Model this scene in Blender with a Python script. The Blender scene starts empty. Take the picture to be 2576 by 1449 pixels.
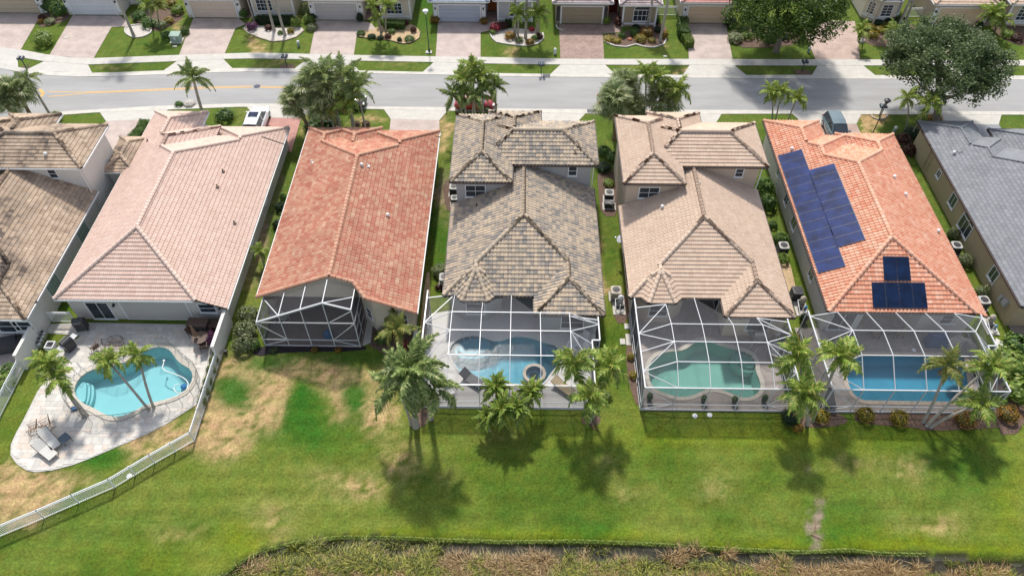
import bpy, math, random
from mathutils import Vector, Matrix, noise
from mathutils.geometry import tessellate_polygon
random.seed(7)
SC = bpy.context.scene
COL = SC.collection
# ------------------------------------------------------------------ camera, sky, sun, exposure
F_PX, PITCH, YAW, CAMH = 1860.0, math.radians(49.3), math.radians(0.82), 46.5
cd = bpy.data.cameras.new('camera'); cam = bpy.data.objects.new('camera', cd); COL.objects.link(cam)
cam.location = (0, 0, CAMH); cam.rotation_euler = (math.pi/2-PITCH, 0, YAW)
cd.sensor_width = 36; cd.lens = F_PX/2576*36; cd.clip_end = 3000; cd.clip_start = .5
SC.camera = cam
SUN_EL = math.radians(53); SUN_V = Vector((-.13*math.cos(SUN_EL), .9915*math.cos(SUN_EL), math.sin(SUN_EL))).normalized()
W = bpy.data.worlds.new('World'); SC.world = W; W.use_nodes = True
nt = W.node_tree; nt.nodes.clear()
sky = nt.nodes.new('ShaderNodeTexSky'); sky.sky_type = 'NISHITA'; sky.sun_disc = False
sky.sun_elevation = SUN_EL; sky.sun_rotation = math.atan2(SUN_V.x, SUN_V.y); sky.air_density = 1.0; sky.dust_density = 1.6; sky.ozone_density = 1.0
bg = nt.nodes.new('ShaderNodeBackground'); bg.inputs[1].default_value = .135
wo = nt.nodes.new('ShaderNodeOutputWorld'); _hs = nt.nodes.new('ShaderNodeHueSaturation'); _hs.inputs['Saturation'].default_value = .55   # thin high cloud whitens the whole sky
nt.links.new(sky.outputs[0], _hs.inputs['Color']); nt.links.new(_hs.outputs[0], bg.inputs[0]); nt.links.new(bg.outputs[0], wo.inputs[0])
sd = bpy.data.lights.new('sun', 'SUN'); sd.energy = 2.95; sd.angle = math.radians(4.0); sd.color = (1, .95, .87)
so = bpy.data.objects.new('sun', sd); COL.objects.link(so); so.rotation_euler = SUN_V.to_track_quat('Z', 'Y').to_euler()
SC.view_settings.view_transform = 'Standard'; SC.view_settings.look = 'None'
SC.view_settings.exposure = .66; SC.view_settings.gamma = 1; SC.view_settings.use_curve_mapping = False

# ------------------------------------------------------------------ pixel (2576 wide copy of the photo) -> point at height z
def G(x, y, z=0.0):
    u = (x-1288)/F_PX; v = (724.5-y)/F_PX
    fw = Vector((-math.sin(YAW)*math.cos(PITCH), math.cos(YAW)*math.cos(PITCH), -math.sin(PITCH)))
    rt = Vector((math.cos(YAW), math.sin(YAW), 0))
    up = Vector((-math.sin(YAW)*math.sin(PITCH), math.cos(YAW)*math.sin(PITCH), math.cos(PITCH)))
    d = fw+u*rt+v*up; t = (z-CAMH)/d.z
    return Vector((d.x*t, d.y*t, z))
def GS(pts, z=0.0): return [G(x, y, z) for x, y in pts]

# ------------------------------------------------------------------ object helpers
def tag(o, label=None, cat=None, group=None, kind=None):
    if label: o['label'] = label
    if cat: o['category'] = cat
    if group: o['group'] = group
    if kind: o['kind'] = kind
    return o
def empty(name, loc, rz=0.0, label=None, cat=None, group=None):
    o = bpy.data.objects.new(name, None); o.empty_display_size = .2; COL.objects.link(o)
    o.location = loc; o.rotation_euler = (0, 0, rz)
    return tag(o, label, cat, group)
def link(name, me, parent=None, mtx=None):
    o = bpy.data.objects.new(name, me); COL.objects.link(o)
    if parent: o.parent = parent
    if mtx is not None: o.matrix_local = mtx
    return o
class MB:
    def __init__(s): s.v = []; s.f = []; s.r = []
    def face(s, pts, r=None):
        n = len(s.v); s.v += [tuple(p) for p in pts]; s.f.append(tuple(range(n, n+len(pts)))); s.r.append(random.random() if r is None else r); return s
    def add(s, vs, fs, r=None):
        n = len(s.v); s.v += [tuple(p) for p in vs]; rr = random.random() if r is None else r
        for f in fs: s.f.append(tuple(i+n for i in f)); s.r.append(rr)
        return s
    def box(s, lo, hi, m=None, r=None):
        x0, y0, z0 = lo; x1, y1, z1 = hi
        vs = [Vector(p) for p in ((x0,y0,z0),(x1,y0,z0),(x1,y1,z0),(x0,y1,z0),(x0,y0,z1),(x1,y0,z1),(x1,y1,z1),(x0,y1,z1))]
        if m is not None: vs = [m @ p for p in vs]
        return s.add(vs, [(0,3,2,1),(4,5,6,7),(0,1,5,4),(1,2,6,5),(2,3,7,6),(3,0,4,7)], r)
    def cbox(s, c, d, rz=0.0, r=None):
        m = Matrix.Translation(c) @ Matrix.Rotation(rz, 4, 'Z')
        return s.box((-d[0]/2,-d[1]/2,-d[2]/2), (d[0]/2,d[1]/2,d[2]/2), m, r)
    def bar(s, p, q, w, h=None, r=None):
        p = Vector(p); q = Vector(q); h = h or w; d = (q-p)
        if d.length < 1e-5: return s
        z = Vector((0,0,1)); t = d.normalized()
        if abs(t.z) > .98: z = Vector((0,1,0))
        a = t.cross(z).normalized()*w/2; b = a.cross(t).normalized()*h/2
        vs = [p-a-b, p+a-b, p+a+b, p-a+b, q-a-b, q+a-b, q+a+b, q-a+b]
        return s.add(vs, [(0,1,2,3),(7,6,5,4),(0,4,5,1),(1,5,6,2),(2,6,7,3),(3,7,4,0)], r)
    def tube(s, path, rad, n=8, cap=True, r=None):
        path = [Vector(p) for p in path]; rings = []
        up = Vector((0.03, 1, 0.02))
        vs = []; fs = []
        for i, p in enumerate(path):
            t = (path[min(i+1, len(path)-1)]-path[max(i-1, 0)]).normalized()
            a = t.cross(up)
            if a.length < .1: a = t.cross(Vector((1,0,0)))
            a.normalize(); b = t.cross(a).normalized()
            R = rad[i] if isinstance(rad, (list, tuple)) else rad
            for k in range(n):
                an = 2*math.pi*k/n; vs.append(p+a*math.cos(an)*R+b*math.sin(an)*R)
        for i in range(len(path)-1):
            for k in range(n):
                k2 = (k+1) % n; fs.append((i*n+k, i*n+k2, (i+1)*n+k2, (i+1)*n+k))
        if cap: fs.append(tuple(range(n))[::-1]); fs.append(tuple((len(path)-1)*n+k for k in range(n)))
        return s.add(vs, fs, r)
    def lathe(s, c, prof, n=12, r=None):
        vs = []; fs = []
        for (R, z) in prof:
            for k in range(n):
                a = 2*math.pi*k/n; vs.append((c[0]+R*math.cos(a), c[1]+R*math.sin(a), c[2]+z))
        for i in range(len(prof)-1):
            for k in range(n):
                k2 = (k+1) % n; fs.append((i*n+k, i*n+k2, (i+1)*n+k2, (i+1)*n+k))
        fs.append(tuple(range(n))[::-1]); fs.append(tuple((len(prof)-1)*n+k for k in range(n)))
        return s.add(vs, fs, r)
    def prism(s, pts, z0, z1, r=None):
        pts = [(p[0], p[1]) for p in pts]; n = len(pts)
        vs = [(x, y, z0) for x, y in pts]+[(x, y, z1) for x, y in pts]
        fs = [tuple(range(n))[::-1], tuple(range(n, 2*n))]+[(i, (i+1) % n, n+(i+1) % n, n+i) for i in range(n)]
        return s.add(vs, fs, r)
    def mesh(s, name, m, smooth=False):
        me = bpy.data.meshes.new(name); me.from_pydata(s.v, [], s.f)
        if m is not None: me.materials.append(m)
        s.r = (s.r+[.5]*len(s.f))[:len(s.f)]
        at = me.attributes.new('rnd', 'FLOAT', 'FACE'); at.data.foreach_set('value', s.r)
        if smooth: me.polygons.foreach_set('use_smooth', [True]*len(me.polygons))
        me.update(); return me
    def build(s, name, m, parent=None, smooth=False, mtx=None):
        return link(name, s.mesh(name, m, smooth), parent, mtx)
def flat_poly(pts, z, holes=None, z1=None):
    """flat sheet (optionally slab with sides down to z1) of any outline with holes"""
    mb = MB(); loops = [[Vector((p[0], p[1], z)) for p in pts]]+[[Vector((p[0], p[1], z)) for p in h] for h in (holes or [])]
    allv = [v for l in loops for v in l]; tri = tessellate_polygon(loops)
    fs = []
    for t in tri:
        a, b, c = (allv[i] for i in t)
        fs.append(t if (b-a).cross(c-a).z > 0 else t[::-1])
    mb.add(allv, fs)
    if z1 is not None:
        for l in loops:
            for i in range(len(l)):
                a = l[i]; b = l[(i+1) % len(l)]
                mb.face([a, b, Vector((b.x, b.y, z1)), Vector((a.x, a.y, z1))])
    return mb
def inpoly(x, y, P):
    c = False; n = len(P); j = n-1
    for i in range(n):
        xi, yi = P[i][0], P[i][1]; xj, yj = P[j][0], P[j][1]
        if (yi > y) != (yj > y) and x < (xj-xi)*(y-yi)/(yj-yi)+xi: c = not c
        j = i
    return c
def smooth_loop(P, n=3):
    P = [Vector((p[0], p[1], 0)) for p in P]
    for _ in range(n-1):
        Q = []
        for i in range(len(P)):
            a = P[i]; b = P[(i+1) % len(P)]; Q += [a*.75+b*.25, a*.25+b*.75]
        P = Q
    return P
def offset_loop(P, d):
    n = len(P); area = sum(P[i].x*P[(i+1) % n].y-P[(i+1) % n].x*P[i].y for i in range(n)); sg = 1 if area > 0 else -1
    Q = []
    for i in range(n):
        t = (P[(i+1) % n]-P[i-1]).normalized(); Q.append(P[i]+Vector((t.y, -t.x, 0))*d*sg)
    return Q

# ------------------------------------------------------------------ materials
def nmat(name):
    m = bpy.data.materials.new(name); m.use_nodes = True; t = m.node_tree
    return m, t, t.nodes['Principled BSDF'], t.nodes.new, t.links.new
def mul(c, k): return tuple(min(1, a*k) for a in c)
def M(name, c, rough=.7, var=.12, scale=2.5, c2=None, bump=0, bscale=40, metal=0, spec=.3, detail=5, obj=False):
    m, t, b, N, L = nmat(name)
    b.inputs['Roughness'].default_value = rough; b.inputs['Metallic'].default_value = metal; b.inputs['Specular IOR Level'].default_value = spec
    tc = N('ShaderNodeTexCoord'); g = N('ShaderNodeNewGeometry')
    vec = tc.outputs['Object'] if obj else g.outputs['Position']
    nz = N('ShaderNodeTexNoise'); nz.inputs['Scale'].default_value = scale; nz.inputs['Detail'].default_value = detail; nz.inputs['Roughness'].default_value = .65
    L(vec, nz.inputs['Vector'])
    mx = N('ShaderNodeMix'); mx.data_type = 'RGBA'; mr = N('ShaderNodeMapRange'); mr.inputs[1].default_value = .3; mr.inputs[2].default_value = .7
    L(nz.outputs[0], mr.inputs[0]); L(mr.outputs[0], mx.inputs[0])
    mx.inputs[6].default_value = (*mul(c, 1-var), 1); mx.inputs[7].default_value = (*(c2 or mul(c, 1+var)), 1)
    L(mx.outputs[2], b.inputs['Base Color'])
    if bump:
        n2 = N('ShaderNodeTexNoise'); n2.inputs['Scale'].default_value = bscale; n2.inputs['Detail'].default_value = 3; L(vec, n2.inputs['Vector'])
        bp = N('ShaderNodeBump'); bp.inputs['Strength'].default_value = bump; bp.inputs['Distance'].default_value = .05
        L(n2.outputs[0], bp.inputs['Height']); L(bp.outputs[0], b.inputs['Normal'])
    return m
def leafmat(name, c1, c2, c3=None, trans=.36, rough=.5):
    m, t, b, N, L = nmat(name)
    at = N('ShaderNodeAttribute'); at.attribute_name = 'rnd'
    oi = N('ShaderNodeObjectInfo')
    cr = N('ShaderNodeValToRGB'); e = cr.color_ramp.elements
    e[0].color = (*c1, 1); e[1].color = (*c2, 1); e[0].position = .15; e[1].position = .8
    if c3: x = cr.color_ramp.elements.new(.93); x.color = (*c3, 1)
    L(at.outputs['Fac'], cr.inputs[0])
    hs = N('ShaderNodeHueSaturation'); ma = N('ShaderNodeMapRange'); ma.inputs[3].default_value = .8; ma.inputs[4].default_value = 1.2
    L(oi.outputs['Random'], ma.inputs[0]); L(ma.outputs[0], hs.inputs['Value']); L(cr.outputs[0], hs.inputs['Color'])
    L(hs.outputs[0], b.inputs['Base Color']); b.inputs['Roughness'].default_value = rough; b.inputs['Specular IOR Level'].default_value = .35
    tr = N('ShaderNodeBsdfTranslucent'); L(hs.outputs[0], tr.inputs[0]); mx = N('ShaderNodeMixShader'); mx.inputs[0].default_value = trans
    L(b.outputs[0], mx.inputs[1]); L(tr.outputs[0], mx.inputs[2]); L(mx.outputs[0], t.nodes['Material Output'].inputs[0])
    return m
def tilemat(name, cols, rough=.75, weather=.18, stain=None, streak=0, wscale=.35):
    """cols: list of (position, colour) picked per tile; weathering by world-space noise"""
    m, t, b, N, L = nmat(name)
    at = N('ShaderNodeAttribute'); at.attribute_name = 'rnd'; g = N('ShaderNodeNewGeometry')
    cr = N('ShaderNodeValToRGB'); cr.color_ramp.interpolation = 'LINEAR'
    while len(cr.color_ramp.elements) < len(cols): cr.color_ramp.elements.new(.5)
    for e, (p, c) in zip(cr.color_ramp.elements, cols): e.position = p; e.color = (*c, 1)
    n0 = N('ShaderNodeTexNoise'); n0.inputs['Scale'].default_value = 1.5; n0.inputs['Detail'].default_value = 4; L(g.outputs['Position'], n0.inputs['Vector'])
    m0 = N('ShaderNodeMapRange'); m0.inputs[1].default_value = .3; m0.inputs[2].default_value = .7; m0.inputs[4].default_value = .34; L(n0.outputs[0], m0.inputs[0])
    m1 = N('ShaderNodeMath'); m1.operation = 'MULTIPLY_ADD'; m1.inputs[1].default_value = .66; L(at.outputs['Fac'], m1.inputs[0]); L(m0.outputs[0], m1.inputs[2]); L(m1.outputs[0], cr.inputs[0])
    nz = N('ShaderNodeTexNoise'); nz.inputs['Scale'].default_value = wscale; nz.inputs['Detail'].default_value = 8; nz.inputs['Roughness'].default_value = .7; L(g.outputs['Position'], nz.inputs['Vector'])
    mr = N('ShaderNodeMapRange'); mr.inputs[1].default_value = .3; mr.inputs[2].default_value = .7; mr.inputs[3].default_value = 1-weather; mr.inputs[4].default_value = 1+weather*.6
    L(nz.outputs[0], mr.inputs[0])
    hs = N('ShaderNodeHueSaturation'); L(cr.outputs[0], hs.inputs['Color']); L(mr.outputs[0], hs.inputs['Value'])
    out = hs.outputs[0]
    if stain:
        n2 = N('ShaderNodeTexNoise'); n2.inputs['Scale'].default_value = stain[2]; n2.inputs['Detail'].default_value = 6; L(g.outputs['Position'], n2.inputs['Vector'])
        r2 = N('ShaderNodeMapRange'); r2.inputs[1].default_value = stain[3]; r2.inputs[2].default_value = stain[3]+.16; r2.inputs[4].default_value = stain[1]
        mm = N('ShaderNodeMath'); mm.operation = 'MULTIPLY'; L(r2.outputs[0], mm.inputs[0])
        r3 = N('ShaderNodeMapRange'); r3.inputs[1].default_value = .2; r3.inputs[2].default_value = .8; L(at.outputs['Fac'], r3.inputs[0]); L(r3.outputs[0], mm.inputs[1])
        L(n2.outputs[0], r2.inputs[0]); mx = N('ShaderNodeMix'); mx.data_type = 'RGBA'; L(mm.outputs[0], mx.inputs[0]); L(out, mx.inputs[6]); mx.inputs[7].default_value = (*stain[0], 1); out = mx.outputs[2]
    L(out, b.inputs['Base Color']); b.inputs['Roughness'].default_value = rough; b.inputs['Specular IOR Level'].default_value = .15
    return m
def pavermat(name, c1, c2, cm, bw=.21, bh=.105, rot=0.0, rough=.85):
    m, t, b, N, L = nmat(name); g = N('ShaderNodeNewGeometry'); mp = N('ShaderNodeMapping'); mp.inputs['Rotation'].default_value = (0, 0, rot)
    L(g.outputs['Position'], mp.inputs[0])
    br = N('ShaderNodeTexBrick'); br.inputs['Scale'].default_value = 1; br.inputs['Brick Width'].default_value = bw; br.inputs['Row Height'].default_value = bh; br.inputs['Mortar Size'].default_value = .006
    br.inputs['Color1'].default_value = (*c1, 1); br.inputs['Color2'].default_value = (*c2, 1); br.inputs['Mortar'].default_value = (*cm, 1); br.inputs['Bias'].default_value = -.1
    L(mp.outputs[0], br.inputs['Vector'])
    nz = N('ShaderNodeTexNoise'); nz.inputs['Scale'].default_value = .8; nz.inputs['Detail'].default_value = 8; L(g.outputs['Position'], nz.inputs['Vector'])
    mr = N('ShaderNodeMapRange'); mr.inputs[1].default_value = .3; mr.inputs[2].default_value = .7; mr.inputs[3].default_value = .82; mr.inputs[4].default_value = 1.12
    L(nz.outputs[0], mr.inputs[0]); hs = N('ShaderNodeHueSaturation'); L(br.outputs[0], hs.inputs['Color']); L(mr.outputs[0], hs.inputs['Value']); L(hs.outputs[0], b.inputs['Base Color'])
    b.inputs['Roughness'].default_value = rough
    bp = N('ShaderNodeBump'); bp.inputs['Strength'].default_value = .4; bp.inputs['Distance'].default_value = .01; bp.invert = True; L(br.outputs['Fac'], bp.inputs['Height']); L(bp.outputs[0], b.inputs['Normal'])
    return m
def watermat(name, tint, ripple=.12, rs=1.6, rough=.06, gk=.8):
    m, t, b, N, L = nmat(name); t.nodes.remove(b)
    tr = N('ShaderNodeBsdfTransparent'); tr.inputs[0].default_value = (*tint, 1)
    gl = N('ShaderNodeBsdfGlossy'); gl.inputs['Roughness'].default_value = rough; gl.inputs['Color'].default_value = (gk, gk, gk, 1); fr = N('ShaderNodeFresnel'); fr.inputs[0].default_value = 1.33
    g = N('ShaderNodeNewGeometry'); nz = N('ShaderNodeTexNoise'); nz.inputs['Scale'].default_value = rs; nz.inputs['Detail'].default_value = 3; nz.inputs['Distortion'].default_value = .6
    L(g.outputs['Position'], nz.inputs['Vector']); bp = N('ShaderNodeBump'); bp.inputs['Strength'].default_value = ripple; bp.inputs['Distance'].default_value = .2; L(nz.outputs[0], bp.inputs['Height'])
    L(bp.outputs[0], gl.inputs['Normal']); L(bp.outputs[0], fr.inputs['Normal'])
    mx = N('ShaderNodeMixShader'); L(fr.outputs[0], mx.inputs[0]); L(tr.outputs[0], mx.inputs[1]); L(gl.outputs[0], mx.inputs[2]); L(mx.outputs[0], t.nodes['Material Output'].inputs[0])
    return m
def screenmat(name, op, c=(.03, .03, .035), mult=3.2):
    m, t, b, N, L = nmat(name); t.nodes.remove(b)
    tr = N('ShaderNodeBsdfTransparent'); df = N('ShaderNodeBsdfDiffuse'); df.inputs[0].default_value = (*c, 1)
    lw = N('ShaderNodeLayerWeight'); lw.inputs[0].default_value = .35; mr = N('ShaderNodeMapRange'); mr.inputs[3].default_value = op; mr.inputs[4].default_value = min(1, op*mult)
    L(lw.outputs['Facing'], mr.inputs[0])
    mx = N('ShaderNodeMixShader'); L(mr.outputs[0], mx.inputs[0]); L(tr.outputs[0], mx.inputs[1]); L(df.outputs[0], mx.inputs[2]); L(mx.outputs[0], t.nodes['Material Output'].inputs[0])
    return m
K = {}
K['concrete'] = M('concrete', (.475, .455, .415), .85, .09, 1.3, bump=.15, bscale=30)
K['kerb'] = M('kerb_concrete', (.50, .475, .43), .85, .12, 1.1)
K['asphalt'] = M('asphalt', (.305, .302, .298), .9, .13, .35, bump=.2, bscale=25, detail=12)
_t = K['asphalt'].node_tree; _mp = _t.nodes.new('ShaderNodeMapping'); _mp.inputs['Scale'].default_value = (.35, 1.8, 1); _nz = [n for n in _t.nodes if n.bl_idname == 'ShaderNodeTexNoise'][0]
_l = _nz.inputs['Vector'].links[0]; _src = _l.from_socket; _t.links.new(_src, _mp.inputs[0]); _t.links.new(_mp.outputs[0], _nz.inputs['Vector'])
K['yellow'] = M('road_paint', (.62, .36, .10), .7, .15, 4)
K['stucco_white'] = M('stucco_white', (.62, .60, .56), .85, .04, 1.5)
K['stucco_grey'] = M('stucco_warm_grey', (.50, .48, .45), .85, .04, 1.2)
K['stucco_band'] = M('stucco_band', (.42, .40, .385), .85, .04, 1.2)
K['stucco_bluegrey'] = M('stucco_blue_grey', (.36, .37, .37), .85, .04, 1.2)
K['stucco_tan'] = M('stucco_tan', (.50, .41, .32), .85, .05, 1.2)
K['stucco_cream'] = M('stucco_cream', (.60, .53, .44), .85, .04, 1.2)
K['stucco_olive'] = M('stucco_olive_tan', (.40, .32, .20), .85, .07, .8)
K['white'] = M('white_paint', (.74, .75, .77), .4, .03, 2)
K['white_metal'] = M('white_aluminium', (.55, .56, .58), .35, .02, 2)
K['dark'] = M('dark_metal', (.035, .035, .04), .45, .1, 5)
K['bronze'] = M('bronze_metal', (.10, .065, .05), .45, .15, 5)
K['green_metal'] = M('green_pole', (.03, .07, .05), .4, .1, 5)
K['glass'] = M('window_glass', (.035, .045, .055), .08, .25, .9, spec=.8)
K['frame_dark'] = M('gutter_brown', (.07, .05, .045), .5, .1, 3)
K['soffit'] = M('fascia_white', (.66, .66, .65), .6, .05, 3)
K['trunk'] = M('palm_bark', (.34, .31, .27), .9, .25, 5, bump=.4, bscale=12)
K['trunk_brown'] = M('sabal_bark', (.20, .14, .09), .95, .4, 9, bump=.6, bscale=14)
K['bark'] = M('oak_bark', (.19, .165, .14), .95, .3, 4, bump=.6, bscale=10)
K['shaft'] = M('crownshaft_green', (.17, .24, .06), .45, .12, 4)
K['mulch'] = M('mulch', (.13, .085, .065), .95, .45, 7, bump=.6, bscale=22)
K['mulch_dark'] = M('mulch_dark', (.022, .018, .022), .95, .4, 7, bump=.6, bscale=22)
K['stone_bed'] = M('white_stone_bed', (.50, .46, .42), .9, .35, 9, bump=.8, bscale=16)
K['sand_bed'] = M('sandy_bed', (.44, .32, .19), .9, .28, 4, bump=.5, bscale=20)
K['edging'] = M('edging_stone', (.42, .36, .28), .9, .25, 6)
K['paver_pink'] = pavermat('driveway_pavers_pink', (.47, .385, .345), (.42, .34, .305), (.34, .28, .255))
K['paver_red'] = pavermat('driveway_pavers_red', (.46, .24, .20), (.38, .19, .16), (.28, .17, .15))
K['paver_brown'] = pavermat('driveway_pavers_brown', (.35, .25, .21), (.235, .155, .13), (.20, .16, .14), rot=0)
K['paver_grey'] = pavermat('deck_pavers_grey', (.37, .325, .30), (.30, .26, .24), (.22, .19, .175))
K['paver_grey2'] = pavermat('deck_pavers_taupe', (.35, .315, .29), (.29, .26, .24), (.23, .205, .19), .3, .15)
K['paver_tan'] = pavermat('driveway_pavers_tan', (.46, .345, .29), (.385, .28, .235), (.30, .23, .2))
K['deck_grey'] = M('cool_deck', (.58, .565, .54), .85, .06, 1.2)
K['lanai_brown'] = M('lanai_pavers_brown', (.27, .215, .185), .85, .12, 1.5)
K['coping'] = M('pool_coping', (.47, .435, .375), .8, .10, 4)
K['coping_tan'] = M('pool_coping_tan', (.46, .39, .32), .8, .10, 4)
K['plaster_turq'] = M('pool_plaster_turquoise', (.34, .56, .58), .7, .04, .7)
K['plaster_green'] = M('pool_plaster_green', (.32, .47, .43), .7, .06, .7)
K['plaster_blue'] = M('pool_plaster_blue', (.20, .40, .47), .7, .05, .7)
K['plaster_steel'] = M('pool_plaster_steel', (.30, .52, .58), .7, .06, .7)
K['water_turq'] = watermat('pool_water_turquoise', (.74, .90, .93), .05)
K['water_green'] = watermat('pool_water_green', (.66, .85, .82), .06)
K['water_blue'] = watermat('pool_water_blue', (.45, .78, .90), .05)
K['water_steel'] = watermat('pool_water_steel', (.52, .79, .87), .03, 1.6, .17, .10)
K['water_pond'] = watermat('pond_water', (.62, .63, .58), .05, 2)
K['screen'] = screenmat('insect_screen', .13, (.16, .16, .17), 2.4)
K['screen_front'] = screenmat('insect_screen_front', .30, (.10, .10, .11))
K['screen_dark'] = screenmat('insect_screen_dark', .32, (.09, .09, .10))
K['safety_mesh'] = screenmat('safety_mesh', .10, (.12, .12, .11))
K['solar'] = M('solar_cells', (.007, .014, .036), .06, .35, .9, c2=(.009, .024, .075), spec=.22)
K['solar_painted_sky'] = M('solar_cells_painted_sky', (.009, .018, .065), .06, .35, .9, c2=(.014, .035, .15), spec=.22)  # same cells on the left slope, blue sky reflection painted into the base colour
K['solar_frame'] = M('solar_frame', (.03, .035, .06), .35, .1, 3)
K['metal'] = M('brushed_metal', (.5, .5, .5), .35, .08, 6, metal=.8)
K['rubber'] = M('rubber', (.02, .02, .02), .8, .1, 6)
K['cloth_light'] = M('sling_fabric', (.50, .49, .46), .85, .05, 6)
K['ac_white'] = M('ac_casing_light', (.38, .375, .36), .55, .08, 6)
K['ac_dark'] = M('ac_casing_dark', (.06, .06, .065), .55, .1, 6)
K['ac_tan'] = M('ac_casing_tan', (.42, .37, .31), .6, .08, 6)
K['blue_cover'] = M('blue_cover', (.04, .10, .20), .8, .25, 4)
K['blue_bright'] = M('blue_plastic', (.03, .16, .38), .6, .3, 5)
K['umbrella'] = M('umbrella_cloth', (.05, .055, .06), .9, .15, 4)
K['terra'] = M('terracotta_pot', (.35, .14, .08), .8, .12, 6)
K['transformer'] = M('transformer_green', (.26, .36, .30), .6, .08, 4)
K['pvc'] = M('pvc_white', (.7, .7, .7), .4, .05, 4)
K['rock'] = M('rock', (.40, .37, .33), .9, .3, 5, bump=.5, bscale=8)
K['wood'] = M('weathered_wood', (.20, .12, .08), .9, .3, 8)
K['sf'] = None
K['slab'] = M('patio_base', (.46, .44, .41), .85, .08, 2)
K['travertine'] = tilemat('travertine', [(0, (.56, .535, .49)), (.3, (.45, .43, .395)), (.55, (.58, .555, .51)), (.8, (.52, .445, .38)), (1, (.61, .585, .545))], .7, .12)
# foliage
K['lf_palm'] = leafmat('palm_leaf', (.105, .19, .025), (.30, .40, .065), (.50, .45, .13))
K['lf_palm_y'] = leafmat('palm_leaf_yellowing', (.11, .16, .03), (.27, .28, .06), (.42, .32, .12))
K['lf_palm_fox'] = leafmat('foxtail_leaf', (.11, .175, .045), (.31, .385, .12), (.48, .48, .22))
K['lf_fan'] = leafmat('fan_leaf', (.16, .21, .08), (.34, .39, .17), (.46, .45, .28))
K['lf_dead'] = leafmat('dead_frond', (.16, .10, .05), (.30, .20, .11))
K['lf_oak'] = leafmat('oak_leaf', (.055, .09, .032), (.14, .19, .075), (.24, .29, .14))
K['lf_oak2'] = leafmat('bright_oak_leaf', (.045, .09, .012), (.12, .20, .03), (.21, .29, .05))
K['lf_green'] = leafmat('shrub_leaf', (.045, .10, .018), (.13, .22, .038), (.24, .33, .07))
K['lf_lime'] = leafmat('lime_leaf', (.10, .17, .02), (.26, .35, .06), (.44, .46, .15))
K['lf_pale'] = leafmat('variegated_leaf', (.10, .13, .05), (.26, .28, .13), (.42, .42, .26))
K['lf_dark'] = leafmat('dark_hedge_leaf', (.015, .035, .012), (.04, .075, .022), (.07, .12, .03))
K['lf_yellow'] = leafmat('croton_leaf', (.12, .12, .015), (.55, .36, .03), (.70, .52, .06))
K['lf_red'] = leafmat('red_leaf', (.22, .02, .04), (.60, .07, .13), (.6, .16, .10))
K['lf_orange'] = leafmat('orange_croton_leaf', (.10, .09, .015), (.52, .19, .02), (.65, .36, .04))
K['lf_purple'] = leafmat('purple_leaf', (.05, .02, .04), (.22, .06, .18), (.35, .12, .28))
K['lf_maroon'] = leafmat('maroon_leaf', (.05, .012, .012), (.13, .045, .03), (.14, .14, .04))
K['reed_dry'] = leafmat('dry_reed', (.17, .10, .04), (.43, .285, .12), (.60, .44, .22), .2)
K['reed_green'] = leafmat('green_reed', (.05, .07, .008), (.22, .24, .02), (.42, .38, .07), .2)
# roofs
RT = {
 'h0': tilemat('roof_tan_stained', [(0, (.29, .215, .155)), (.35, (.42, .32, .235)), (.75, (.51, .395, .295)), (1, (.57, .46, .36))], stain=((.075, .06, .055), .9, .28, .47)),
 'h1': tilemat('roof_salmon', [(0, (.57, .405, .335)), (.5, (.62, .46, .385)), (1, (.66, .51, .435))], weather=.07),
 'h3': tilemat('roof_red_blend', [(0, (.36, .13, .085)), (.25, (.43, .175, .12)), (.55, (.46, .23, .155)), (.8, (.50, .29, .20)), (1, (.55, .38, .27))], weather=.16),
 'h4': tilemat('roof_grey_tan_blend', [(0, (.17, .16, .15)), (.25, (.26, .235, .21)), (.45, (.37, .31, .245)), (.7, (.46, .37, .275)), (1, (.52, .42, .31))], weather=.12),
 'h5': tilemat('roof_sand', [(0, (.50, .375, .285)), (.5, (.55, .42, .325)), (.93, (.59, .46, .36)), (1, (.68, .57, .46))], weather=.09),
 'h6': tilemat('roof_orange', [(0, (.55, .21, .13)), (.35, (.61, .285, .185)), (.7, (.65, .35, .24)), (1, (.70, .45, .34))], weather=.10),
 'h7': tilemat('roof_slate', [(0, (.17, .18, .195)), (.5, (.20, .21, .225)), (1, (.23, .24, .255))], weather=.12),
 'brown': tilemat('roof_mauve', [(0, (.30, .24, .24)), (1, (.45, .38, .38))]),
 'blue': tilemat('roof_blue_grey', [(0, (.24, .30, .36)), (1, (.36, .43, .50))]),
 'pink': tilemat('roof_rose', [(0, (.45, .22, .20)), (1, (.58, .32, .28))]),
}
K['deck_under'] = M('roof_underlay', (.17, .13, .11), .9, .1, 3)

# ------------------------------------------------------------------ world-space attachment
WM = {}
I4 = Matrix.Identity(4)
def root(name, loc, label, cat, group=None, rz=0.0):
    o = empty(name, loc, rz, label, cat, group); WM[o.name] = Matrix.Translation(Vector(loc)) @ Matrix.Rotation(rz, 4, 'Z'); return o
def att(name, me, parent, Wm=I4, m=None, label=None, kind=None):
    """link mesh (or MB) under parent; Wm = wanted world matrix"""
    if isinstance(me, MB): me = me.mesh(name, m)
    o = bpy.data.objects.new(name, me); COL.objects.link(o); o.parent = parent
    o.matrix_local = WM[parent.name].inverted() @ Wm; WM[o.name] = Wm.copy()
    if label: o['label'] = label
    if kind: o['kind'] = kind
    return o
def top(name, mb, m, label, cat, group=None, smooth=False, kind=None):
    return tag(mb.build(name, m, None, smooth), label, cat, group, kind)

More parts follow.
